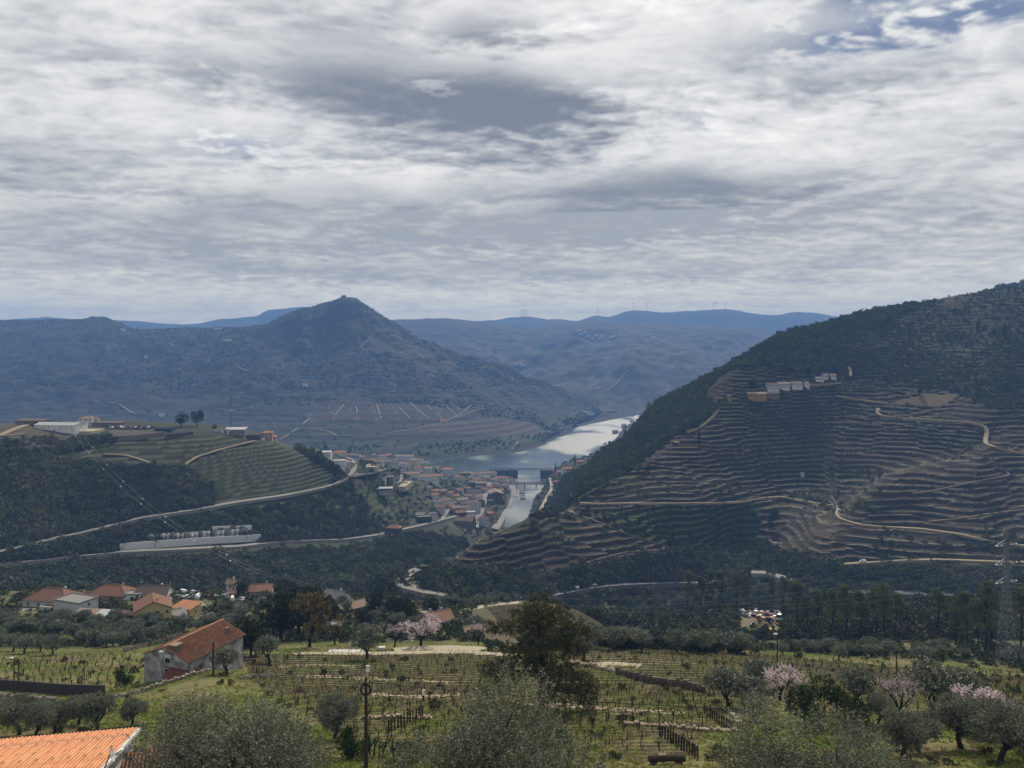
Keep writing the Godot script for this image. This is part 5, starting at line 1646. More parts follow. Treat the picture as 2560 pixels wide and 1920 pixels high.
		g = MB.new()
		var n := 22
		for s in [-w * 0.5, w * 0.5]:
			for k in n:
				var p0: Vector3 = D * (float(k) / n) + Vector3(0, 0, s)
				var p1: Vector3 = D * (float(k + 1) / n) + Vector3(0, 0, s)
				g.bar(p0, p1 + Vector3.UP * 3.2, 0.28)
				g.bar(p1, p0 + Vector3.UP * 3.2, 0.28)
				g.bar(p0 + Vector3.UP * 3.2, p1 + Vector3.UP * 3.2, 0.5)
		part("lattice", g.mesh(), M.iron, t)
		if q[8] == "railway_bridge":
			part("abutment", unit_box(Vector3(58, 30, 10)), M.darkstone, t, Vector3(32, -15.5, 0))
			part("abutment", unit_box(Vector3(26, 30, 10)), M.darkstone, t, D + Vector3(-14, -15.5, 0))
			part("gate_tower", unit_box(Vector3(4, 9, 4)), M.white, t, D + Vector3(0, 3, 3))
		else:
			for x in [0.3, 0.7]: part("pier", unit_box(Vector3(2, 12, 3)), M.darkstone, t, D * x + Vector3(0, -6, 0))
	# pale bridge bending over the side river at the lower end of the street
	var pb := [[1186, 1322], [1190, 1328], [1205, 1332], [1230, 1335], [1256, 1334], [1275, 1331]]
	var path := PackedVector3Array()
	for q in pb:
		var p := px(q[0], q[1], 1090.0 + (q[0] - 1186) * 0.3)
		path.push_back(p)
	var cb := thing("road_bridge", "pale curved road bridge at the lower end of the main street", "bridge", path[0])
	var g2 := MB.new()
	for k in path.size() - 1:
		var d := path[k + 1] - path[k]
		g2.box((path[k] + path[k + 1]) * 0.5 - path[0], Vector3(d.length() + 0.5, 1.6, 8), Basis(d.normalized(), Vector3.UP, d.normalized().cross(Vector3.UP)).orthonormalized())
	part("deck", g2.mesh(), M.metalroof, cb)
	for k in [2, 3, 4]: part("pier", unit_box(Vector3(2.5, 24, 5)), M.concrete, cb, path[k] - path[0] + Vector3(0, -12.5, 0))
	# boats at the pontoon
	var pa := Vector3((1296 - CU) / F * 1420, 0, -1420)
	var po := thing("pontoon", "floating grey pontoon with finger piers in the side river", "pontoon", pa)
	part("walkway", unit_box(Vector3(3.5, 0.8, 110)), M.concrete, po, Vector3(0, 0.3, 0))
	for k in 6: part("finger", unit_box(Vector3(8, 0.6, 1.4)), M.concrete, po, Vector3(5.5, 0.3, -46 + k * 18))
	part("ramp", unit_box(Vector3(16, 0.5, 2.5)), M.steel, po, Vector3(-9, 1.4, 20))
	var hull := MB.new()
	var sec := [[-5.0, 1.5, 1.3], [-2.0, 1.7, 1.3], [2.0, 1.5, 1.4], [4.4, 0.8, 1.6], [5.6, 0.05, 1.8]]
	for k in 4:
		for s in [1.0, -1.0]:
			hull.quad(Vector3(sec[k][0], -0.3, s * sec[k][1] * 0.6), Vector3(sec[k][0], sec[k][2], s * sec[k][1]), Vector3(sec[k + 1][0], sec[k + 1][2], s * sec[k + 1][1]), Vector3(sec[k + 1][0], -0.3, s * sec[k + 1][1] * 0.6))
		hull.quad(Vector3(sec[k][0], sec[k][2] - 0.25, sec[k][1]), Vector3(sec[k + 1][0], sec[k + 1][2] - 0.25, sec[k + 1][1]), Vector3(sec[k + 1][0], sec[k + 1][2] - 0.25, -sec[k + 1][1]), Vector3(sec[k][0], sec[k][2] - 0.25, -sec[k][1]))
	hull.quad(Vector3(-5, -0.3, -0.9), Vector3(-5, -0.3, 0.9), Vector3(-5, 1.3, 1.5), Vector3(-5, 1.3, -1.5))
	var hm := hull.mesh()
	var names_ := ["first small white motor boat at the pontoon, nearest the quay ramp", "second motor boat moored along the pontoon", "third motor boat moored in the middle of the pontoon", "fourth motor boat moored past the middle of the pontoon", "fifth motor boat moored towards the footbridge", "last motor boat moored at the bridge end of the pontoon"]
	for k in 6:
		var bt := thing("motor_boat", names_[k], "boat", pa + Vector3(7.0, 0.1, 41 - k * 18), rng.randf_range(-0.12, 0.12), "boats moored at the pontoon")
		part("hull", hm, M.white if k % 3 else M.iron, bt)
		part("cabin", unit_box(Vector3(3.6, 1.4, 2.2)), M.offwhite, bt, Vector3(-0.6, 1.8, 0))
		part("window", unit_box(Vector3(2.8, 0.6, 2.26)), M.glass, bt, Vector3(-0.6, 2.0, 0))
	# parked and moving cars
	var n := 0
	var paints := ["carwhite", "cargrey", "carblack", "carwhite", "carred", "carblue", "carwhite"]
	for q in [[1192, 1300, "white car in the parking row, lowest on the main street"], [1195, 1295, "second car up in the parking row of the main street"], [1198, 1290, "third car up in the parking row of the main street"], [1201, 1284, "fourth car up in the parking row of the main street"], [1203, 1279, "fifth car up in the parking row of the main street"], [1205, 1274, "sixth car up in the parking row of the main street"], [1209, 1255, "car driving down the middle of the main street"], [1212, 1240, "car stopped beside the pale house on the main street"], [1215, 1228, "uppermost car on the main street"]]:
		parked(q[2], T.hit(q[0], q[1]) + Vector3(0, 1.1, 0), 1.4, paints[n % 7], "car", "cars along the main street")
		n += 1
	for k in 11:
		parked(["white car at the near corner of the car park", "second car in the car park row", "third car in the car park row", "fourth car in the car park row", "fifth car in the car park row", "sixth car in the car park row", "far end car in the car park row", "dark car beside the depot", "pale car beside the depot", "grey car beside the kiosk", "car turning in the car park"][k],
			lot.position + Vector3(-9.0 + (k % 7) * 3.2, 0.5, -6.0 + (14.0 if k > 6 else 0.0)).rotated(Vector3.UP, -0.1), 1.5 + rng.randf_range(-0.1, 0.1), paints[(k * 3) % 7], "car", "cars in the car park")
	parked("white delivery truck in the yard above the road junction", lot2.position + Vector3(-7, 0.4, 4), 0.5, "carwhite", "van")
	parked("white van at the road junction below the yard", T.hit(893, 1189) + Vector3(0, 1.2, 0), 0.4, "carwhite", "van")
	for k in 3: parked(["white van parked in the truck yard", "dark truck parked in the truck yard", "pale car parked in the truck yard"][k], lot2.position + Vector3(1 + k * 4, 0.4, -2), 1.2, ["carwhite", "carblue", "cargrey"][k], "van")
	parked("white van leading on the main valley road", S.right.hit(1440, 1479) + Vector3(0, 2.3, 0), 2.9, "carwhite", "van")
	parked("silver car following the van on the main valley road", S.right.hit(1486, 1471) + Vector3(0, 2.3, 0), 2.95, "carwhite", "car")
	parked("white van parked on the dirt track under the terraces", S.right.hit(2157, 1408) + Vector3(0, 1.1, 0), 3.1, "carwhite", "van")
	# cypresses in the town
	for q in [[995, 1148, 8, "cypress before the long lodge, nearer the truck park"], [1009, 1146, 9, "taller cypress before the long lodge"], [1060, 1162, 10, "cypress beside the narrow white house"], [1072, 1167, 10, "cypress behind the small pink roofed house"], [1389, 1190, 27, "tall pointed cypress at the bridge end"], [1437, 1160, 20, "cypress on the wooded bank past the bridge"]]:
		plant("cypress", "cypress_tree", q[3], "cypress", (S.right if q[0] > 1300 else T).hit(q[0], q[1]), q[2] / 11.5, rng.randf() * 6.0, "", 1.0)
	plant("brownoak", "bare_tree", "reddish bare tree on the river front by the bridge", "tree", T.hit(1276, 1192), 2.0, 0.0)
	for q in [[813, 1135, "umbrella pine standing on the town skyline"]]:
		var up := plant("pine", "umbrella_pine", q[2], "tree", T.hit(q[0], q[1]), 0.7)

# ---------------------------------------------------------------- the hill across the side valley
func left_hill_things():
	var T := S.left as Sheet
	house("warehouse", "long white warehouse with pale metal roof on the hilltop", T.hit(150, 1076), -0.12, 44, 16, 6, 2.2, "white", "metalroof", "gable", [7, 1, 1], "warehouse")
	house("warehouse", "white side block with a row of openings next to the long warehouse", T.hit(196, 1073), -0.1, 11, 14, 6, 1.5, "white", "greyroof", "shed", [3, 1, 1], "warehouse")
	house("shed", "brown open shed behind the white warehouse", T.hit(84, 1062), -0.05, 30, 12, 4.5, 1.5, "stone", "brownroof", "shed", [4, 1, 0], "shed")
	house("shed", "dark low store between the brown shed and the warehouse", T.hit(112, 1066), -0.1, 14, 10, 4.5, 1.0, "darkstone", "iron", "flat", [2, 1, 0], "shed")
	house("villa", "white villa with a round tower roof behind the warehouse", T.hit(218, 1062), 0.2, 14, 11, 7, 2.5, "white", "oldroof", "hip", [3, 2, 2], "house")
	house("villa", "white end house behind the warehouse yard", T.hit(236, 1062), 0.3, 9, 9, 6, 2.2, "offwhite", "roof", "hip", [2, 2, 1], "house")
	house("shed", "pale roofed industrial hall near the transmission mast", T.hit(590, 1086), 0.15, 22, 16, 6, 1.2, "grey", "metalroof", "shed", [4, 1, 2], "hall")
	house("shed", "low whitewashed store left of the industrial hall", T.hit(552, 1080), 0.1, 20, 10, 3, 0.8, "palewall", "greyroof", "flat", [3, 1, 0], "shed")
	house("shed", "dark flat shed beside the pink house on the terraces", T.hit(634, 1097), 0.1, 16, 10, 4.5, 1, "darkstone", "iron", "flat", [2, 1, 0], "shed")
	house("villa", "pink house with orange hip roof at the end of the hilltop terraces", T.hit(668, 1096), 0.2, 13, 11, 7.5, 2, "pink", "orangeroof", "hip", [3, 2, 2], "house")
	house("villa", "small orange roofed lean-to beside the pink house", T.hit(686, 1096), 0.2, 5, 6, 3, 1, "pink", "orangeroof", "shed", [1, 1, 0], "shed")
	house("villa", "pale house low on the shoulder before the town", T.hit(784, 1122), 0.1, 14, 9, 4, 1.6, "cream", "greyroof", "hip", [3, 1, 1], "house")
	house("villa", "tiny white hut on the shoulder before the town", T.hit(766, 1118), 0.3, 6, 5, 3, 0.8, "white", "metalroof", "flat", [1, 1, 1], "hut")
	house("shed", "green walled court with a pool shelter on the hilltop", T.hit(412, 1077), 0.05, 18, 10, 2.5, 0.6, "tarp", "tarp", "flat", [2, 1, 0], "shed")
	# concrete aprons and walls
	wall_along("retaining_wall", "grey concrete wall below the bare hilltop track", course(T, [[26, 1130], [70, 1127], [122, 1122]]), 4.0, 0.8, M.concrete, 3)
	wall_along("retaining_wall", "broad grey stone bank under the scrap heap", course(T, [[268, 1102], [320, 1100], [380, 1094], [412, 1090]]), 4.5, 1.5, M.stone, 4)
	wall_along("retaining_wall", "dark wall at the end of the grey stone bank", course(T, [[413, 1094], [450, 1090], [482, 1086]]), 3.0, 0.8, M.darkstone, 3)
	var b := MB.new()
	b.box(Vector3(0, -2.4, 0), Vector3(50, 5, 26))
	var ap := struct("yard", b.mesh(), M.sand)
	ap.position = T.hit(178, 1077) + Vector3(0, 0.3, -4)
	ribbon("dirt_track", course(T, [[-60, 1100], [0, 1090], [40, 1072], [66, 1064]]), 6.0, 1.0, M.dirt, 1.0)
	ribbon("dirt_track", course(T, [[-40, 1094], [20, 1090], [62, 1086]]), 4.0, 1.0, M.dirt, 1.0)
	ribbon("dirt_track", course(T, [[660, 1098], [600, 1112], [540, 1128], [490, 1144], [460, 1164], [455, 1172]]), 4.0, 1.0, M.dirt, 1.0)
	ribbon("dirt_track", course(T, [[260, 1136], [320, 1140], [370, 1156], [410, 1176]]), 3.0, 1.0, M.dirt, 1.0)
	# scrap heap on the hilltop: wrecks piled along the edge
	var heap := ["rust", "carred", "cargrey", "carwhite", "carorange", "carblue", "carblack"]
	for k in 26:
		var u := 262.0 + k * 4.6
		parked("stripped car in the hilltop scrap heap", T.hit(u, 1073 + (k % 3)) + Vector3(0, rng.randf_range(0.5, 2.4), -rng.randf_range(0, 8)), rng.randf() * 6.0, heap[(k * 5) % 7], "car", "wrecks in the hilltop scrap heap").scale = Vector3.ONE * 1.15
	house("shed", "rust brown open roof over the hilltop scrap heap", T.hit(274, 1064), 0.0, 32, 12, 3.5, 0.8, "stone", "brownroof", "shed", [0, 1, 0], "shed")
	# the mast
	var at := T.hit(578, 1076)
	var mast := thing("transmission_mast", "tall thin transmission mast on the hilltop", "mast", at)
	var g := MB.new()
	for k in 3:
		var p := Vector3(cos(k * 2.094), 0, sin(k * 2.094)) * 0.9
		var q := Vector3(cos((k + 1) * 2.094), 0, sin((k + 1) * 2.094)) * 0.9
		g.bar(p, p * 0.6 + Vector3.UP * 36, 0.3)
		for j in 18:
			g.bar(p + Vector3.UP * j * 2, q + Vector3.UP * (j * 2 + 2), 0.12)
	part("lattice", g.mesh(), M.steel, mast)
	part("antenna", unit_box(Vector3(0.5, 6, 0.5)), M.iron, mast, Vector3(0, 38, 0))
	part("dish", unit_box(Vector3(1.6, 1.6, 0.6)), M.marker, mast, Vector3(0.8, 24, 0.8))
	plant("oak", "round_tree", "broader of two dark trees on the hilltop skyline", "tree", T.hit(453, 1066), 2.0, 0.3)
	plant("oak2", "round_tree", "taller of two dark trees on the hilltop skyline", "tree", T.hit(493, 1066), 2.4, 1.3, "", 0.8)
	plant("oak", "round_tree", "small bush tree right of the two skyline trees", "tree", T.hit(535, 1075), 0.8, 2.3)
	for q in [[612, 1082, "young cypress beside the industrial hall"]]: plant("cypress", "cypress_tree", q[2], "cypress", T.hit(q[0], q[1]), 0.6)
	# the walled cemetery between the two roads
	var cw := course(T, [[299, 1377], [366, 1371], [440, 1366], [520, 1360], [592, 1356], [652, 1352]])
	wall_along("cemetery_wall", "long whitewashed cemetery wall above the lower road", cw, 6.0, 0.8, M.white, 2)
	var cu := course(T, [[366, 1366], [450, 1362], [540, 1356], [620, 1350]])
	for k in cu.size(): cu[k] += Vector3(0, 5.0, -9)
	wall_along("cemetery_wall", "upper back wall of the cemetery with burial niches", cu, 3.6, 0.7, M.palewall, 6)
	var tw := course(T, [[520, 1352], [560, 1350], [620, 1348]])
	for k in tw.size(): tw[k] += Vector3(0, 7.5, -10)
	wall_along("cemetery_wall", "white stepped end wall of the cemetery by the cypress hedge", tw, 3.0, 0.7, M.white, 6)
	for k in 22:
		var p := cu[int(k * (cu.size() - 1) / 22.0)] + Vector3(1.5, 0.5, 4.2)
		var t := thing("tomb", "small pale family tomb in the cemetery row", "tomb", p, rng.randf_range(-0.1, 0.1), "tombs of the cemetery")
		var hh := rng.randf_range(2.2, 4.2)
		part("wall", gable(2.6, 3.0, hh, 0.9, 2.0), M[["offwhite", "palewall", "grey"][k % 3]], t, Vector3.ZERO, PI * 0.5)
		part("door", unit_box(Vector3(0.9, 1.8, 0.1)), M.iron, t, Vector3(0, 0.9, 1.33))
	part("gate", unit_box(Vector3(3.0, 4.0, 0.3)), M.wood, thing("cemetery_gate", "brown gate in the white cemetery wall", "gate", T.hit(593, 1352) + Vector3(0, 1.0, 2)), Vector3(0, 2, 0))
	for k in 16:
		plant("cypress", "cypress_tree", "clipped cypress in the hedge past the cemetery", "cypress", T.hit(620 + k * 5.2, 1346 + rng.randf_range(-1.5, 1.5)) + Vector3(0, 0, -8), rng.randf_range(0.5, 0.7), rng.randf() * 6.0, "cypress hedge beside the cemetery", 0.8)
	# the big pole line
	pylon("steel lattice pylon behind the pink house across the river flat", S.near.hit(634, 1490), 14.0, 3.2, [[13.0, 2.2], [11.0, 2.2]], 0.2)

# ---------------------------------------------------------------- the terraced hill
func right_hill_things():
	var T := S.right as Sheet
	house("barn", "long ochre barn with tan roof on the terraces", T.hit(1890, 994), 0.08, 22.4, 9.0, 4.8, 1.8, "ochre", "oldroof", "gable", [5, 1, 2], "barn")
	house("barn", "lower stone wing beside the ochre barn", T.hit(1930, 991), 0.08, 14.4, 7.5, 3.4, 1.4, "stone", "oldroof", "gable", [4, 1, 1], "barn")
	house("hut", "tiny ochre gabled hut left of the long barn", T.hit(1824, 998), 1.4, 4.8, 4.5, 3.4, 1.4, "ochre", "oldroof", "gable", [1, 1, 1], "hut")
	house("farm_house", "white farmhouse front with two rows of windows, left end of the farm", T.hit(1930, 973), 0.1, 14.4, 8.2, 5.4, 2.1, "palewall", "brownroof", "gable", [7, 2, 2], "house")
	house("farm_house", "white middle wing of the hillside farm", T.hit(1958, 969), 0.1, 14.4, 7.5, 4.8, 1.8, "palewall", "oldroof", "gable", [6, 2, 1], "house")
	house("farm_house", "pale barn wing of the hillside farm with arched end", T.hit(1990, 966), 0.1, 13.6, 7.5, 4.1, 1.8, "palewall", "greyroof", "gable", [4, 1, 1], "house")
	house("farm_house", "white gabled end house at the uphill end of the farm", T.hit(2016, 965), 1.4, 7.2, 6.0, 4.1, 1.8, "palewall", "brownroof", "gable", [2, 1, 1], "house")
	house("farm_house", "white tower block of the upper farm beneath the cypresses", T.hit(2062, 944), 0.2, 6.4, 6.0, 5.4, 1.0, "palewall", "greyroof", "flat", [2, 2, 1], "house")
	house("farm_house", "low white shed of the upper farm", T.hit(2046, 950), 0.2, 10.4, 6.0, 2.7, 1.1, "palewall", "oldroof", "gable", [3, 1, 1], "shed")
	house("farm_house", "white wall house right below the two cypresses", T.hit(2081, 944), 0.1, 7.2, 6.0, 3.4, 1.3, "palewall", "roof", "gable", [2, 1, 1], "house")
	house("hut", "small white pump hut on the terraces beside the gully", T.hit(2005, 1188), 0.3, 3.6, 3.0, 2.0, 0.6, "palewall", "metalroof", "flat", [1, 1, 1], "hut")
	house("hut", "red hut in the trees on the crest above the river", T.hit(1690, 1110), 0.3, 4.8, 3.8, 2.0, 0.8, "rust", "roof", "gable", [1, 1, 1], "hut")
	house("hut", "pale hut on the low spur beside the hairpin road", T.hit(1105, 1408), 0.5, 6.4, 5.2, 2.7, 0.7, "palewall", "metalroof", "flat", [2, 1, 1], "hut")
	house("hut", "red roofed roadside house above the hairpin", T.hit(1068, 1428), 0.2, 8.8, 5.2, 2.7, 1.0, "cream", "roof", "shed", [3, 1, 1], "house")
	house("hut", "tiny white hut at the foot of the second spur", T.hit(1937, 1363), 0.2, 4.0, 3.0, 2.0, 0.6, "palewall", "metalroof", "flat", [1, 1, 1], "hut")
	plant("cypress", "cypress_tree", "left of two tall cypresses over the upper farm", "cypress", T.hit(2082, 940), 1.25, 0.2)
	plant("cypress", "cypress_tree", "right of two tall cypresses over the upper farm", "cypress", T.hit(2089, 940), 1.3, 1.2)
	plant("cypress", "cypress_tree", "lone cypress on the terraced ridge", "cypress", T.hit(1748, 1108), 1.55, 2.0)
	for q in [[2445, 826, 1.5, "first dark tree beside the hilltop field"], [2485, 836, 1.0, "second, thinner dark tree beside the hilltop field"], [2512, 842, 1.5, "third dark tree beside the hilltop field"]]:
		plant("cypress", "cypress_tree", q[3], "tree", T.hit(q[0], q[1]), q[2], 0.4, "", 1.5)
	plant("oak", "round_tree", "round dark tree standing alone between the terraced spurs", "tree", T.hit(1930, 1310), 1.9, 0.5)
	plant("oak2", "round_tree", "dark tree with a thin second trunk at the foot of the low spur", "tree", T.hit(1440, 1455), 1.5, 0.5)
	plant("oak", "round_tree", "small round tree above the striped field", "tree", T.hit(2298, 985), 1.2, 0.9)
	plant("oak2", "round_tree", "dark tree left of the white farmhouse", "tree", T.hit(1878, 972), 1.5, 1.9)
	plant("oak", "round_tree", "dark tree above the farm near the cypresses", "tree", T.hit(2020, 942), 1.5, 2.2)
	wall_along("retaining_wall", "pale concrete wall stepping down beside the lower dirt track", PackedVector3Array([T.hit(2417, 1420), T.hit(2445, 1424), T.hit(2491, 1430)]), 3.5, 0.8, M.concrete, 4)
	wall_along("retaining_wall", "dark wall beside the steps above the terraces", PackedVector3Array([T.hit(2380, 1150), T.hit(2420, 1120), T.hit(2440, 1105)]), 1.5, 0.6, M.darkstone, 1)
	pylon("slender pylon in front of the low terraced spur", T.hit(1239, 1500) + Vector3(0, 0, 60), 26.0, 4.0, [[24.0, 4.0], [20.5, 4.4]], 0.3)

# ---------------------------------------------------------------- the houses on the river flat
func villas():
	var T := S.near as Sheet
	house("villa", "brown roofed villa with one bright roof slope, farthest left", T.hit(135, 1512), -0.15, 20, 12, 3.6, 3.6, "offwhite", "villaroof", "hip", [4, 1, 2], "house", "", true)
	house("villa", "plain white flat roofed house with small windows", T.hit(190, 1534), -0.35, 14, 9, 6, 1, "palewall", "concrete", "flat", [0, 2, 1], "house", "", true)
	wall_along("garden_wall", "low white garden wall beside the plain white house", PackedVector3Array([T.hit(100, 1528), T.hit(125, 1530), T.hit(150, 1532)]), 2.2, 0.4, M.offwhite)
	house("shed", "patched shed roofed half in brown tiles", T.hit(214, 1548), -0.1, 8, 5, 2.2, 0.9, "darkstone", "oldroof", "shed", [1, 1, 0], "shed", "", true)
	house("shed", "patched shed roofed in bright metal sheets", T.hit(250, 1549), -0.1, 7, 5, 2.2, 0.8, "darkstone", "metalroof", "shed", [1, 1, 0], "shed", "", true)
	house("shed", "small tiled shed against the yellow house", T.hit(315, 1549), -0.1, 9, 5, 2.2, 1.2, "darkstone", "roof", "gable", [2, 1, 0], "shed", "", true)
	house("villa", "red roofed bungalow behind the yellow house", T.hit(282, 1497), -0.1, 19, 11, 3.2, 3.2, "pink", "villaroof", "hip", [4, 1, 2], "house", "", true)
	house("villa", "dark brown roofed house with a white gable", T.hit(385, 1499), 0.1, 14, 10, 3.2, 3.2, "offwhite", "brownroof", "gable", [3, 1, 1], "house", "", true)
	house("garage", "white walled garage between the red and brown roofs", T.hit(337, 1499), 0.0, 7, 6, 3, 0.6, "white", "concrete", "flat", [1, 1, 0], "garage", "", true)
	# the yellow house: gable towards the river, eaves to the left
	house("villa", "large yellow house with its gable full of small windows", T.hit(382, 1552), -1.1, 12, 13, 6.2, 3.0, "yellow", "villaroof", "gable", [2, 2, 4], "house", "", true)
	house("garage", "yellow annex with tiled flat roof beside the large yellow house", T.hit(466, 1538), -0.3, 9, 7, 3.6, 1.0, "yellow", "orangeroof", "shed", [1, 1, 1], "annex", "", true)
	house("garage", "white sloping ramp house between yellow house and annex", T.hit(445, 1547), -0.3, 5, 5, 2.2, 1.2, "white", "concrete", "shed", [0, 1, 0], "annex")
	house("villa", "pink house with pink tiled roof beside the scrapyard", T.hit(654, 1490), 0.12, 10, 8, 3.6, 2.2, "pink", "carroof", "gable", [3, 1, 1], "house", "", true)
	house("villa", "narrow pale tower house left of the dark round tree", T.hit(579, 1486), 0.0, 4, 4, 6, 1.4, "offwhite", "oldroof", "gable", [1, 2, 1], "house", "", true)
	house("hut", "small pink hut under the dark round tree", T.hit(583, 1494), 0.0, 3, 3, 2.6, 1, "pink", "roof", "gable", [1, 1, 0], "hut")
	house("villa", "house with vivid orange hip roof behind the dark trees", T.hit(777, 1514), 0.1, 10, 9, 3.0, 2.2, "offwhite", "orangeroof", "hip", [3, 1, 1], "house", "", true)
	house("villa", "grey gabled house with weathered tiles above the river", T.hit(840, 1508), -0.5, 11, 8, 3.6, 2.4, "palewall", "greyroof", "gable", [3, 1, 1], "house", "", true)
	house("barn", "long low barn with sagging old tiles below the grey house", T.hit(878, 1528), 0.7, 12, 7, 2.2, 1.8, "darkstone", "oldroof", "gable", [2, 1, 1], "barn", "", true)
	house("villa", "sky blue house with red tiled roof near the almond trees", T.hit(1094, 1573), 0.55, 9.5, 8, 4.2, 2.4, "blue", "carroof", "gable", [2, 1, 2], "house", "", true)
	house("villa", "blue side wing of the house near the almond trees", T.hit(1070, 1568), 0.55, 6, 6, 3.6, 2.0, "blue", "carroof", "hip", [1, 1, 1], "house", "", true)
	house("shed", "grey block hut beside the brown leaved tree", T.hit(834, 1578), 0.0, 6, 5, 2.4, 0.6, "concrete", "concrete", "flat", [1, 1, 0], "hut")
	house("shed", "low tiled shed among olives right of the blue house", T.hit(1178, 1585), 0.5, 6, 4, 1.8, 1.0, "stone", "oldroof", "gable", [1, 1, 0], "shed")
	# wrecked and parked cars of the scrapyard
	var paints := ["carwhite", "cargrey", "carwhite", "carblack", "carred", "carwhite", "carblue", "cargrey"]
	for k in 30:
		var u := 452.0 + (k % 15) * 14.5 + rng.randf_range(-5, 5)
		parked("old car in the riverside scrapyard", T.hit(u, (1490 if k < 15 else 1501) + (0 if u > 560 else -6)) + Vector3(0, 0.1, 0), rng.randf() * 6.28, paints[k % 8], "car" if k % 6 else "van", "old cars in the riverside scrapyard")
	# the wooded scrapyard on the slope
	for k in 26:
		var u := 1858.0 + (k % 13) * 8.4 + rng.randf_range(-3, 3)
		parked("wreck in the scrapyard among the trees", T.hit(u, 1534 + (k / 13) * 7 + rng.randf_range(-2, 2)) + Vector3(0, 0.1 + (0.9 if k % 4 == 0 else 0.0), 0), rng.randf() * 6.28, ["carwhite", "carblack", "cargrey", "carred", "carblue", "carblack", "carwhite", "cargrey", "carorange"][(k * 4) % 9], "car", "wrecks in the scrapyard among the trees")
	parked("white pickup parked in the scrapyard clearing", T.hit(1881, 1572) + Vector3(0, 0.1, 0), 1.6, "carwhite", "van")
	for q in [[1915, 1553, "carorange", "first flatbed truck along the scrapyard"], [1940, 1558, "carblack", "second, dark flatbed truck along the scrapyard"]]:
		var t := thing("flatbed_truck", q[3], "truck", T.hit(q[0], q[1]), 0.1)
		part("chassis", unit_box(Vector3(9, 0.4, 2.2)), M.iron, t, Vector3(0, 1.0, 0))
		part("cab", unit_box(Vector3(2.0, 2.2, 2.3)), M[q[2]], t, Vector3(-4.2, 2.2, 0))
		part("window", unit_box(Vector3(1.2, 0.8, 2.34)), M.glass, t, Vector3(-4.4, 2.7, 0))
		part("bed", unit_box(Vector3(6.4, 0.8, 2.4)), M[q[2]], t, Vector3(1.2, 1.7, 0))
		for x in [-3.6, 1.8, 3.4]:
			for z in [-1.0, 1.0]:
				var w := part("wheel", car_shape("car").tyre, M.rubber, t, Vector3(x, 0.5, z))
				w.rotation.x = PI * 0.5
				w.scale = Vector3(1.5, 1.2, 1.5)
	var ex := thing("excavator", "yellow excavator with raised arm in the scrapyard clearing", "excavator", T.hit(1929, 1582), 0.6)
	for z in [-0.9, 0.9]: part("track", unit_box(Vector3(3.2, 0.8, 0.55)), M.rubber, ex, Vector3(0, 0.4, z))
	part("body", unit_box(Vector3(2.4, 1.2, 2.0)), M.caryellow, ex, Vector3(-0.3, 1.5, 0))
	part("cab", unit_box(Vector3(1.2, 1.5, 1.0)), M.glass, ex, Vector3(0.3, 2.6, 0.5))
	var ab := MB.new()
	ab.bar(Vector3(0.6, 1.8, 0), Vector3(2.6, 5.0, 0), 0.42)
	ab.bar(Vector3(2.6, 5.0, 0), Vector3(4.3, 3.2, 0), 0.34)
	part("arm", ab.mesh(), M.caryellow, ex)
	part("bucket", unit_box(Vector3(0.8, 0.9, 1.0)), M.iron, ex, Vector3(4.3, 2.7, 0))
	var rb := MB.new()
	for k in 140:
		var p := rdir() * Vector3(4.5, 0, 2.2) * sqrt(rng.randf())
		rb.box(p + Vector3.UP * rng.randf_range(0, 1.3) * (1.0 - p.length() / 5.5), Vector3(rng.randf_range(0.3, 1.1), rng.randf_range(0.1, 0.4), rng.randf_range(0.3, 0.9)), facing(rdir()))
	var rp := thing("rubble_heap", "heap of white rubble beside the excavator", "rubble", T.hit(1903, 1588))
	part("chunks", rb.mesh(), M.white, rp).set_meta("kind", "stuff")
	# big lattice pylon on the right
	pylon("great lattice pylon rising beyond the right vineyard", T.hit(2516, 1668), 41.0, 4.4, [[37.2, 3.9], [31.6, 4.1], [26.0, 3.9]], 0.35)

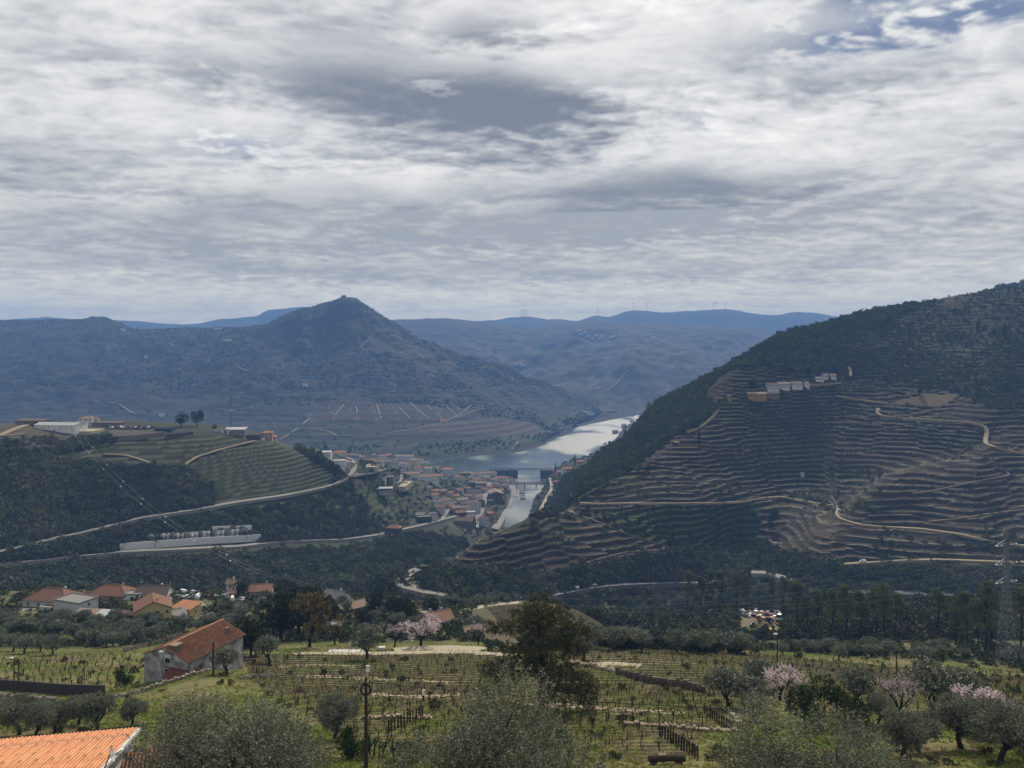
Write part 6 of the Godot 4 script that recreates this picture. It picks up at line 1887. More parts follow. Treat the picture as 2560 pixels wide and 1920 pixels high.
# ---------------------------------------------------------------- things on the near slope
func near_things():
	var T := S.near as Sheet
	barn()
	near_roof()
	lamp_post()
	person()
	# walls
	wall_along("garden_wall", "dark concrete wall along the lane at the left edge", course(T, [[-60, 1722], [60, 1729], [160, 1738], [261, 1741]]), 2.0, 0.35, M.darkstone, 1)
	stone_wall("rough stone wall in front of the dark concrete wall", course(T, [[-40, 1745], [60, 1753], [142, 1758]]), 1.1, 0.6, Color(0.17, 0.15, 0.12), 0.45)
	stone_wall("pale stone edging climbing from the lane past the farm barn", course(T, [[262, 1752], [330, 1738], [400, 1716], [470, 1694], [532, 1676]]), 0.7, 0.5, Color(0.27, 0.24, 0.19), 0.4)
	stone_wall("collapsed dry stone wall crossing the middle of the vineyard", course(T, [[1420, 1661], [1480, 1668], [1540, 1683]]), 0.9, 0.9, Color(0.30, 0.25, 0.18), 0.5)
	stone_wall("darker, higher stretch of dry stone wall in the vineyard", course(T, [[1542, 1684], [1600, 1702], [1660, 1713], [1700, 1716], [1764, 1733]]), 1.5, 0.7, Color(0.13, 0.105, 0.08), 0.5)
	stone_wall("stone wall winding below the villas", course(T, [[92, 1560], [150, 1563], [220, 1566], [260, 1560], [408, 1562]]), 1.6, 0.6, Color(0.10, 0.09, 0.075), 0.6)
	stone_wall("stone wall running up to the barn ridge", course(T, [[310, 1630], [370, 1616], [420, 1600], [455, 1590]]), 1.2, 0.6, Color(0.15, 0.13, 0.10), 0.5)
	stone_wall("short stone wall left of the central olive tree", course(T, [[600, 1700], [640, 1696], [700, 1690]]), 0.7, 0.6, Color(0.22, 0.19, 0.15), 0.4)
	stone_wall("low stone edge under the row of old stakes", course(T, [[900, 1800], [980, 1795], [1080, 1800]]), 0.5, 0.6, Color(0.24, 0.2, 0.15), 0.4)
	stone_wall("scattered stone edge on the lower grass terrace", course(T, [[1560, 1812], [1640, 1818], [1760, 1828], [1850, 1832]]), 0.45, 0.6, Color(0.24, 0.2, 0.15), 0.4)
	stone_wall("line of loose stones beside the lone olive", course(T, [[1815, 1775], [1840, 1795], [1850, 1815]]), 0.4, 0.7, Color(0.33, 0.29, 0.22), 0.4)
	for q in [[[1300, 1762], [1400, 1765], [1560, 1776], [1690, 1784]], [[700, 1668], [800, 1662], [900, 1668]], [[760, 1690], [960, 1700], [1110, 1706]], [[930, 1738], [1040, 1742], [1130, 1740]]]:
		var b := MB.new()
		var path := course(T, q)
		for k in path.size() * 5:
			var p := path[rng.randi_range(0, path.size() - 1)] + rdir() * Vector3(2.0, 0.0, 0.7)
			p.y = T.h(p.x, -p.z) + 0.03
			var g := rng.randf_range(0.7, 1.3)
			b.col = Color(0.30, 0.25, 0.18) * g
			b.box(p, Vector3(rng.randf_range(0.15, 0.5), rng.randf_range(0.08, 0.22), rng.randf_range(0.15, 0.4)), Basis(Vector3.UP, rng.randf() * 3.0))
		var o := struct("loose_stones", b.mesh(), M.tint)
		o.set_meta("kind", "stuff")
	# white sheets and a box by the sandy track
	var sb := MB.new()
	for k in 12:
		var p := Vector3(-4.6 + k * 0.85, 0.15, rng.randf_range(-0.3, 0.3))
		var q := Vector3(-4.6 + (k + 1) * 0.85, 0.15 + rng.randf_range(0, 0.25), rng.randf_range(-0.3, 0.3))
		sb.quad(p + Vector3(0, 0, 0.8), p + Vector3(0, 0.15, -0.8), q + Vector3(0, 0.15, -0.8), q + Vector3(0, 0, 0.8))
	var ws := thing("plastic_sheet", "long white plastic sheet lying beside the sandy track", "sheet", T.hit(865, 1630))
	part("sheet", sb.mesh(), M.white, ws)
	var wb := thing("box_trailer", "white box trailer standing under the wide olive tree", "trailer", T.hit(955, 1629), 0.1)
	part("box", unit_box(Vector3(1.7, 0.8, 1.1)), M.white, wb, Vector3(0, 0.9, 0))
	part("chassis", unit_box(Vector3(2.4, 0.12, 1.0)), M.iron, wb, Vector3(-0.3, 0.42, 0))
	for z in [-0.55, 0.55]:
		var w := part("wheel", car_shape("car").tyre, M.rubber, wb, Vector3(0, 0.3, z))
		w.rotation.x = PI * 0.5
	# log seat at the edge of the terrace
	var at := T.hit(1667, 1910)
	var lg := thing("log_bench", "thick dark log lying across stones at the bottom of the slope", "log", at, 0.06)
	var lb := MB.new()
	lb.tube(PackedVector3Array([Vector3(-1.95, 0.62, 0), Vector3(-1.2, 0.64, 0.03), Vector3(-0.3, 0.6, 0), Vector3(0.6, 0.61, -0.03), Vector3(1.95, 0.55, 0)]), PackedFloat32Array([0.34, 0.36, 0.33, 0.35, 0.37]), 12)
	part("log", lb.mesh(), M.wood, lg)
	for x in [-1.4, 1.3]: part("foot_stone", unit_box(Vector3(0.6, 0.5, 0.7)), M.darkstone, lg, Vector3(x, 0.12, 0))
	part("flat_stone", unit_box(Vector3(0.8, 0.14, 0.5)), M.stone, lg, Vector3(-0.5, 1.0, 0))
	# poles
	for q in [[533, 1692, 6.3, 0.32, "wood", "thick dark wooden pole standing beside the farm barn"], [408, 1712, 6.2, 0.14, "grey", "slim grey metal pole in front of the barn gable"], [35, 1734, 6.6, 0.2, "wood", "wooden pole with a lamp at the left edge"], [47, 1732, 6.2, 0.16, "wood", "thinner wooden pole beside the lamp pole at the left edge"], [211, 1722, 5.6, 0.12, "wood", "thin bare pole standing in the left vineyard"],
		[912, 1584, 6.6, 0.26, "greybark", "pole behind the almond trees with a crossbar"], [688, 1596, 5.2, 0.2, "greybark", "pole in front of the dark oak"], [1943, 1704, 9.6, 0.28, "wood", "wooden pole rising through the pink almond tree"], [2241, 1724, 7.4, 0.24, "wood", "wooden pole in the vineyard above the sparse almond"], [356, 1478, 5.0, 0.2, "grey", "street lamp pole behind the villas"], [952, 1478, 5.5, 0.2, "greybark", "pole with a crossbar at the edge of the river flat"]]:
		var p := T.hit(q[0], q[1])
		var t := thing("utility_pole", q[5], "pole", p)
		var m := CylinderMesh.new()
		m.height = q[2] + 1.0
		m.bottom_radius = q[3] * 0.6
		m.top_radius = q[3] * 0.42
		m.radial_segments = 8
		part("shaft", m, M[q[4]], t, Vector3(0, q[2] * 0.5 - 0.5, 0))
		if q[0] in [35, 1943, 356, 408]: part("lamp", unit_box(Vector3(0.7, 0.22, 0.3)), M.lampglass, t, Vector3(-0.35, q[2] - 0.1, 0))
		if q[0] in [912, 952, 688]: part("crossbar", unit_box(Vector3(1.8, 0.14, 0.14)), M.wood, t, Vector3(0, q[2] - 0.4, 0))
	for q in [[928, 1560, 2.0, "white marker post in the grass behind the almonds"], [874, 1618, 1.5, "white marker post at the end of the plastic sheet"]]:
		var t := thing("marker_post", q[3], "post", T.hit(q[0], q[1]))
		part("post", unit_box(Vector3(0.22, q[2], 0.22)), M.white, t, Vector3(0, q[2] * 0.5, 0))
	var wl := thing("water_tank", "small pale round tank in the garden behind the blossom", "tank", T.hit(1107, 1592))
	var cm := CylinderMesh.new()
	cm.top_radius = 1.6
	cm.bottom_radius = 1.7
	cm.height = 0.8
	part("tank", cm, M.white, wl, Vector3(0, 0.4, 0))
	vines_and_stakes()
	pads()

func barn():
	# a long farm barn end-on: the gable faces the lane, the roof falls away to the right
	var T := S.near as Sheet
	var at := px(414, 1717, 150.0)
	at.y = T.h(at.x, -at.z)
	var top := px(414, 1618, 150.0).y - at.y
	var t := thing("farm_barn", "old grey farm barn with long red tiled roof beside the lane", "barn", at, 0.0)
	var ax := Vector3(0.36, 0, -0.93).normalized()
	t.transform.basis = Basis(ax, Vector3.UP, ax.cross(Vector3.UP))
	var w := 15.5
	var d := 11.0
	var rh := 2.1
	var h := top - rh
	var c := Vector3(w * 0.5, 0, 0)
	var wall := part("wall", gable(w, d, h, rh, 3.0), grained(lin(0.56, 0.555, 0.545), noise_tex(31, 0.012, 0.5, 1.0, 256, 4), 0.12), t, c)
	# roof planes; every row of tiles is a run of round covers
	var rm := MB.new()
	var over := 0.4
	for s in [-1.0, 1.0]:
		var e0 := Vector3(-over, h - 0.05, s * (d * 0.5 + over))
		var e1 := Vector3(w + over, h - 0.05, s * (d * 0.5 + over))
		var r0 := Vector3(-over, h + rh + 0.12, 0)
		var r1 := Vector3(w + over, h + rh + 0.12, 0)
		rm.quad(e0, r0, r1, e1)
	var roof := part("roof", rm.mesh(), M.barnroof, t)
	var tl := MB.new()
	for s in [-1.0, 1.0]:
		var n := int((w + 2 * over) / 0.26)
		for k in n:
			var x := -over + (k + 0.5) * 0.26
			var a := Vector3(x, h - 0.03, s * (d * 0.5 + over))
			var e := Vector3(x, h + rh + 0.16, 0)
			for j in 11:
				var p := a.lerp(e, j / 11.0) + Vector3(0, 0.05, 0)
				var q := a.lerp(e, (j + 1.12) / 11.0) + Vector3(0, 0.01, 0)
				var g := rng.randf_range(0.7, 1.25)
				tl.col = Color(0.28 * g, 0.147 * g * rng.randf_range(0.9, 1.15), 0.096 * g)
				var o := Vector3(0.085, 0, 0)
				var u := Vector3(0, 0.10, 0)
				tl.quad(p - o, q - o * 0.8, q + u, p + u)
				tl.quad(p + u, q + u, q + o * 0.8, p + o)
				tl.tri(p - o, p + u, p + o)
	part("roof_tiles", tl.mesh(), M.tint, roof).set_meta("kind", "stuff")
	var rd := MB.new()
	rd.col = Color(0.40, 0.21, 0.13)
	for k in 40: rd.bar(Vector3(-over + k * (w + 2 * over) / 40.0, h + rh + 0.24, 0), Vector3(-over + (k + 1.1) * (w + 2 * over) / 40.0, h + rh + 0.2, 0), 0.3)
	part("ridge_tiles", rd.mesh(), M.tint, roof).set_meta("kind", "stuff")
	for q in [[0.3, 3.6], [0.3, 0.9]]:
		var win := part("window" if q[1] > 2.0 else "door", unit_box(Vector3(0.12, 1.5 if q[1] > 2.0 else 2.2, 1.3)), M.glass if q[1] > 2.0 else M.wood, t, Vector3(-0.03, q[1] + 0.5, 0.6))
		var f := MB.new()
		for s in [-0.72, 0.72]: f.box(Vector3(-0.05, 0, s), Vector3(0.12, 1.7, 0.14))
		f.box(Vector3(-0.05, 0.82, 0), Vector3(0.12, 0.14, 1.3))
		if q[1] > 2.0: f.box(Vector3(-0.05, 0.42, 0), Vector3(0.09, 0.62, 1.3))
		part("frame", f.mesh(), M.offwhite, win)
	part("chimney", unit_box(Vector3(0.7, 1.7, 0.7)), M.stone, roof, Vector3(w * 0.82, h + 1.3, d * 0.34))
	part("dormer_box", unit_box(Vector3(1.6, 1.1, 1.6)), M.stone, roof, Vector3(1.0, h + rh - 0.15, 1.6))
	part("dormer_roof", unit_box(Vector3(1.9, 0.14, 1.9)), M.oldroof, roof, Vector3(1.0, h + rh + 0.46, 1.6))
	# lean-to with a red sheet roof at the gable foot
	var le := MB.new()
	le.quad(Vector3(-2.6, h - 2.6, 1.4), Vector3(0.1, h - 1.5, 1.4), Vector3(0.1, h - 1.5, 6.0), Vector3(-2.6, h - 2.6, 6.0))
	part("lean_to_roof", le.mesh(), grained(lin(0.17, 0.07, 0.055), M.grain, 0.5), t)
	part("lean_to_wall", unit_box(Vector3(0.25, h, 4.4)), M.palewall, t, Vector3(-2.3, h * 0.5 - 3.0, 3.7))
	part("lean_to_door", unit_box(Vector3(0.1, 1.8, 1.2)), M.black, t, Vector3(-2.46, h - 4.2, 4.9))
	part("gutter", unit_box(Vector3(w + 0.6, 0.12, 0.16)), M.iron, t, Vector3(w * 0.5, h - 0.1, d * 0.5 + 0.5))

func near_roof():
	# the tiled roof below the viewpoint
	var B := px(345, 1821, 49.6)
	var A := px(-120, 1869, 47.6)
	A.y = B.y
	var al := (B - A).normalized()
	var up := Vector3(-al.z, 0, al.x).normalized()
	if up.z < 0.0: up = -up
	var sl := (up + Vector3.UP * 0.17).normalized()
	var t := thing("tiled_house", "orange tiled roof of the house below the viewpoint, bottom left corner", "house", B)
	var n := 48
	var L := 11.0
	var tile := MB.new()
	# one cover tile: a tapering half round, lying along -x .. built along sl
	var nrm := al.cross(sl).normalized()
	if nrm.y < 0.0: nrm = -nrm
	var meshes := []
	for vrt in 4:
		var m := MB.new()
		var rows := 26
		for j in rows:
			var g := rng.randf_range(0.86, 1.12)
			m.col = Color(0.56 * g, 0.265 * g * rng.randf_range(0.95, 1.05), 0.145 * g * rng.randf_range(0.9, 1.1))
			if rng.randf() < 0.06: m.col = m.col.lerp(Color(0.16, 0.13, 0.09), rng.randf_range(0.3, 0.7))
			var p := sl * (L * j / rows)
			var q := sl * (L * (j + 1.15) / rows)
			for k in 5:
				var a0 := PI * k / 5.0
				var a1 := PI * (k + 1) / 5.0
				var r0 := 0.088
				var r1 := 0.072
				m.quad(p - al * cos(a0) * r0 + nrm * sin(a0) * r0 * 0.95 - nrm * 0.01, q - al * cos(a0) * r1 + nrm * sin(a0) * r1, q - al * cos(a1) * r1 + nrm * sin(a1) * r1, p - al * cos(a1) * r0 + nrm * sin(a1) * r0 * 0.95 - nrm * 0.01)
		meshes.push_back(m.mesh())
	var und := MB.new()
	und.col = Color(0.40, 0.15, 0.07)
	und.quad(-al * n * 0.215, -al * n * 0.215 + sl * L, sl * L, Vector3.ZERO)
	und.quad(-al * n * 0.215 - nrm * 0.25, -nrm * 0.25, sl * L - nrm * 0.25, -al * n * 0.215 + sl * L - nrm * 0.25)
	var roof := part("roof", und.mesh(), M.tint, t)
	for k in n:
		part("tile_row", meshes[(k * 7) % 4], M.tint, roof, -al * ((k + 0.5) * 0.215) + nrm * (0.02 + 0.008 * ((k * 5) % 3)))
	# white verge, gutter and gable wall at the right end
	var vb := MB.new()
	vb.bar(-nrm * 0.06 + al * 0.1, sl * L - nrm * 0.06 + al * 0.1, 0.2)
	part("verge", vb.mesh(), M.offwhite, roof)
	var wb := MB.new()
	for s in [0.0, -n * 0.215 + 0.4]:
		var o: Vector3 = al * (s - 0.15)
		wb.quad(o + up * 0.5 - Vector3.UP * 7, o + up * L * 0.98 - Vector3.UP * 7, o + sl * L * 0.98 - nrm * 0.3, o + sl * 0.5 - nrm * 0.3)
	wb.quad(-al * 0.15 + up * 0.5 - Vector3.UP * 7, -al * 0.15 + sl * 0.5 - nrm * 0.3, -al * (n * 0.215 - 0.3) + sl * 0.5 - nrm * 0.3, -al * (n * 0.215 - 0.3) + up * 0.5 - Vector3.UP * 7)
	part("wall", wb.mesh(), M.offwhite, t)
	# satellite dish on the verge
	var dp := px(275, 1886, 42.6)
	var dish := thing("satellite_dish", "grey satellite dish at the right edge of the orange tiled roof", "satellite dish", dp)
	var db := MB.new()
	var fw := Vector3(0.86, 0.25, -0.35).normalized()
	var bs := facing(fw)
	for a in 5:
		for k in 18:
			var r0 := 0.47 * a / 5.0
			var r1 := 0.47 * (a + 1) / 5.0
			var f = func(r: float, q: float) -> Vector3: return bs * Vector3(cos(q) * r * 0.95, r * r * 0.55, sin(q) * r)
			db.quad(f.call(r0, TAU * k / 18.0), f.call(r1, TAU * k / 18.0), f.call(r1, TAU * (k + 1) / 18.0), f.call(r0, TAU * (k + 1) / 18.0))
	part("reflector", db.mesh(), M.dish, dish)
	var ab := MB.new()
	ab.bar(bs * Vector3(0, 0.1, 0.4), bs * Vector3(0, 0.62, 0.1), 0.035)
	ab.bar(Vector3.ZERO, Vector3(-0.25, -0.7, 0.1), 0.06)
	part("arm", ab.mesh(), M.steel, dish)
	part("receiver", unit_box(Vector3(0.11, 0.11, 0.16)), M.marker, dish, bs * Vector3(0, 0.64, 0.1))
	# lower wing with old brown tiles under the tree
	var lt := thing("low_wing", "old brown tiled lower roof half hidden under the left olive tree", "house", px(300, 1885, 47.5), 0.2)
	var lw := MB.new()
	var al2 := Vector3(0.98, 0, -0.2)
	var sl2 := Vector3(0.18, -0.22, 0.95).normalized()
	for k in 26:
		for j in 12:
			var g := rng.randf_range(0.6, 1.3)
			lw.col = Color(0.17 * g, 0.085 * g, 0.055 * g)
			var p := al2 * (k * 0.22) + sl2 * (j * 0.42)
			var q := al2 * (k * 0.22) + sl2 * (j * 0.42 + 0.46) + Vector3.UP * 0.03
			lw.quad(p - al2 * 0.09, p + Vector3.UP * 0.1, q + Vector3.UP * 0.1, q - al2 * 0.09)
			lw.quad(p + Vector3.UP * 0.1, p + al2 * 0.09, q + al2 * 0.09, q + Vector3.UP * 0.1)
	lw.col = Color(0.08, 0.05, 0.035)
	lw.quad(-al2 * 0.2, al2 * 5.7, al2 * 5.7 + sl2 * 5, -al2 * 0.2 + sl2 * 5)
	part("roof", lw.mesh(), M.tint, lt)
	part("wall", unit_box(Vector3(5.2, 5, 4.0)), M.offwhite, lt, Vector3(3.0, -3.6, 1.8))

func lamp_post():
	var T := S.near as Sheet
	var at := T.hit(915, 1921)
	var k := -at.z / F
	var h := 228.0 * k
	var t := thing("street_lamp", "tall concrete street lamp post with a coil of cable near its top", "lamp post", at)
	var m := CylinderMesh.new()
	m.height = h + 1.5
	m.bottom_radius = 6.0 * k
	m.top_radius = 3.4 * k
	m.radial_segments = 10
	part("shaft", m, grained(lin(0.075, 0.06, 0.05), M.grain, 0.8), t, Vector3(0, h * 0.5 - 0.75, 0))
	var ab := MB.new()
	ab.bar(Vector3(0, h - 0.3, 0), Vector3(0.15, h + 15.0 * k, 0.1), 3.0 * k)
	part("bracket", ab.mesh(), M.offwhite, t)
	var hb := MB.new()
	var o := Vector3(0.2, h + 22.0 * k, 0.15)
	hb.quad(o + Vector3(-4, -8, 0) * k, o + Vector3(-5, 8, -3) * k, o + Vector3(5, 8, -3) * k, o + Vector3(3.4, -8, 0) * k)
	hb.box(o + Vector3(0, 0, -3) * k, Vector3(9, 16, 3) * k, Basis(Vector3.RIGHT, 0.2))
	part("lamp", hb.mesh(), M.lampglass, t)
	for q in [[1.0, 0.0], [0.92, 0.18], [1.06, -0.15], [0.86, 0.3]]:
		var cb := MB.new()
		var pts := PackedVector3Array()
		var rr := PackedFloat32Array()
		for j in 25:
			var a := TAU * j / 24.0
			pts.push_back(Vector3(cos(a) * 12.5 * k * q[0], h - 29.0 * k + sin(a) * 13.5 * k * q[0], 5.0 * k + q[1] * 2.0 * k))
			rr.push_back(0.85 * k)
		cb.tube(pts, rr, 5)
		part("cable_coil", cb.mesh(), M.cable, t)
	part("clamp", unit_box(Vector3(10, 2.2, 9) * k), M.steel, t, Vector3(1.0 * k, h - 11.0 * k, 0))
	S.lamp_top = at + Vector3(0, h - 12.0 * k, 0)

func person():
	# someone pruning vines, seen from behind, bent a little forward
	var T := S.near as Sheet
	var at := T.hit(1058, 1752)
	var j := {"hip": Vector3(0, 0.92, 0), "chest": Vector3(0.06, 1.34, 0.10), "neck": Vector3(0.07, 1.50, 0.16), "head": Vector3(0.07, 1.64, 0.20),
		"hl": Vector3(-0.11, 0.88, 0), "kl": Vector3(-0.13, 0.48, 0.06), "al": Vector3(-0.14, 0.07, -0.02), "tl": Vector3(-0.15, 0.04, 0.14), "hr": Vector3(0.11, 0.88, 0), "kr": Vector3(0.15, 0.48, 0.10), "ar": Vector3(0.15, 0.07, 0.02), "tr": Vector3(0.17, 0.04, 0.18),
		"sl": Vector3(-0.13, 1.42, 0.12), "el": Vector3(-0.24, 1.14, 0.16), "wl": Vector3(-0.16, 0.94, 0.34), "sr": Vector3(0.26, 1.42, 0.12), "er": Vector3(0.34, 1.14, 0.18), "wr": Vector3(0.22, 0.95, 0.36)}
	var bones := [["hip", "chest", 0.15, 0.17], ["chest", "neck", 0.15, 0.06], ["neck", "head", 0.06, 0.105], ["hl", "kl", 0.10, 0.065], ["kl", "al", 0.06, 0.045], ["al", "tl", 0.045, 0.035], ["hr", "kr", 0.10, 0.065], ["kr", "ar", 0.06, 0.045], ["ar", "tr", 0.045, 0.035],
		["sl", "el", 0.06, 0.045], ["el", "wl", 0.042, 0.035], ["sr", "er", 0.06, 0.045], ["er", "wr", 0.042, 0.035], ["sl", "sr", 0.07, 0.07], ["hl", "hr", 0.11, 0.11]]
	for s in [["wl", -1.0], ["wr", 1.0]]:
		for f in 5:
			var w: Vector3 = j[s[0]]
			var nm: String = s[0] + str(f)
			j[nm] = w + Vector3(0.018 * (f - 2) - (0.03 * s[1] if f == 0 else 0.0), -0.05 + 0.01 * absf(f - 2), 0.09 - (0.05 if f == 0 else 0.0))
			bones.push_back([s[0], nm, 0.02, 0.009])
	var cell := 0.03
	var lo := Vector3(-0.45, -0.02, -0.25)
	var nx := 32
	var ny := 62
	var nzz := 26
	var fld := PackedFloat32Array()
	fld.resize(nx * ny * nzz)
	for x in nx:
		for y in ny:
			for z in nzz:
				var p := lo + Vector3(x, y, z) * cell
				var acc := 0.0
				for b in bones:
					var a: Vector3 = j[b[0]]
					var e: Vector3 = j[b[1]]
					var d := e - a
					var tt := clampf((p - a).dot(d) / maxf(d.length_squared(), 1e-6), 0.0, 1.0)
					var ds: float = p.distance_to(a + d * tt) - lerpf(b[2], b[3], tt)
					if ds < 0.3: acc += exp(-ds * 38.0)
				fld[(x * ny + y) * nzz + z] = -log(maxf(acc, 1e-9)) / 38.0
	var idx := {}
	var mb := MB.new()
	var body := SurfaceTool.new()
	body.begin(Mesh.PRIMITIVE_TRIANGLES)
	var vid := 0
	for x in nx - 1:
		for y in ny - 1:
			for z in nzz - 1:
				var sum := Vector3.ZERO
				var cnt := 0
				for e in 12:
					var ax := e / 4
					var o1 := e & 1
					var o2 := (e >> 1) & 1
					var c0 := Vector3i(x, y, z) + (Vector3i(0, o1, o2) if ax == 0 else Vector3i(o1, 0, o2) if ax == 1 else Vector3i(o1, o2, 0))
					var c1 := c0 + (Vector3i(1, 0, 0) if ax == 0 else Vector3i(0, 1, 0) if ax == 1 else Vector3i(0, 0, 1))
					var f0 := fld[(c0.x * ny + c0.y) * nzz + c0.z]
					var f1 := fld[(c1.x * ny + c1.y) * nzz + c1.z]
					if (f0 < 0.0) != (f1 < 0.0):
						sum += Vector3(c0).lerp(Vector3(c1), f0 / (f0 - f1))
						cnt += 1
				if cnt:
					var p := lo + sum / cnt * cell
					idx[(x * ny + y) * nzz + z] = vid
					vid += 1
					var col := Color(0.60, 0.62, 0.65)  # pale top
					if p.y < 0.90: col = Color(0.02, 0.022, 0.03)
					if p.y > 1.53 and p.z > 0.22: col = Color(0.36, 0.22, 0.15)
					if p.y < 1.06 and p.z > 0.30: col = Color(0.36, 0.22, 0.15)
					if p.y < 0.09: col = Color(0.03, 0.025, 0.02)
					body.set_color(col)
					body.add_vertex(p)
	for x in range(1, nx - 1):
		for y in range(1, ny - 1):
			for z in range(1, nzz - 1):
				var f0 := fld[(x * ny + y) * nzz + z]
				for ax in 3:
					var f1 := fld[((x + int(ax == 0)) * ny + y + int(ax == 1)) * nzz + z + int(ax == 2)]
					if (f0 < 0.0) == (f1 < 0.0): continue
					var q := []
					for k in [[0, 0], [1, 0], [1, 1], [0, 1]]:
						var c := Vector3i(x, y, z) - (Vector3i(0, k[0], k[1]) if ax == 0 else Vector3i(k[1], 0, k[0]) if ax == 1 else Vector3i(k[0], k[1], 0))
						q.push_back(idx.get((c.x * ny + c.y) * nzz + c.z, 0))
					if f0 < 0.0: q.reverse()
					for w in [q[0], q[1], q[2], q[0], q[2], q[3]]: body.add_index(w)
	body.generate_normals()
	var t := thing("person", "person in a pale top and dark trousers bending over the vines", "person", at, 2.6)
	part("body", body.commit(), M.tint, t)
	var hat := MB.new()
	var ring := []
	hat.blob(Vector3(0.07, 1.71, 0.19), Vector3(0.13, 0.10, 0.14), rng, 0.02, 6, 12)
	hat.blob(Vector3(0.07, 1.69, 0.20), Vector3(0.20, 0.02, 0.21), rng, 0.02, 4, 14)
	part("hat", hat.mesh(), M.jersey, t)

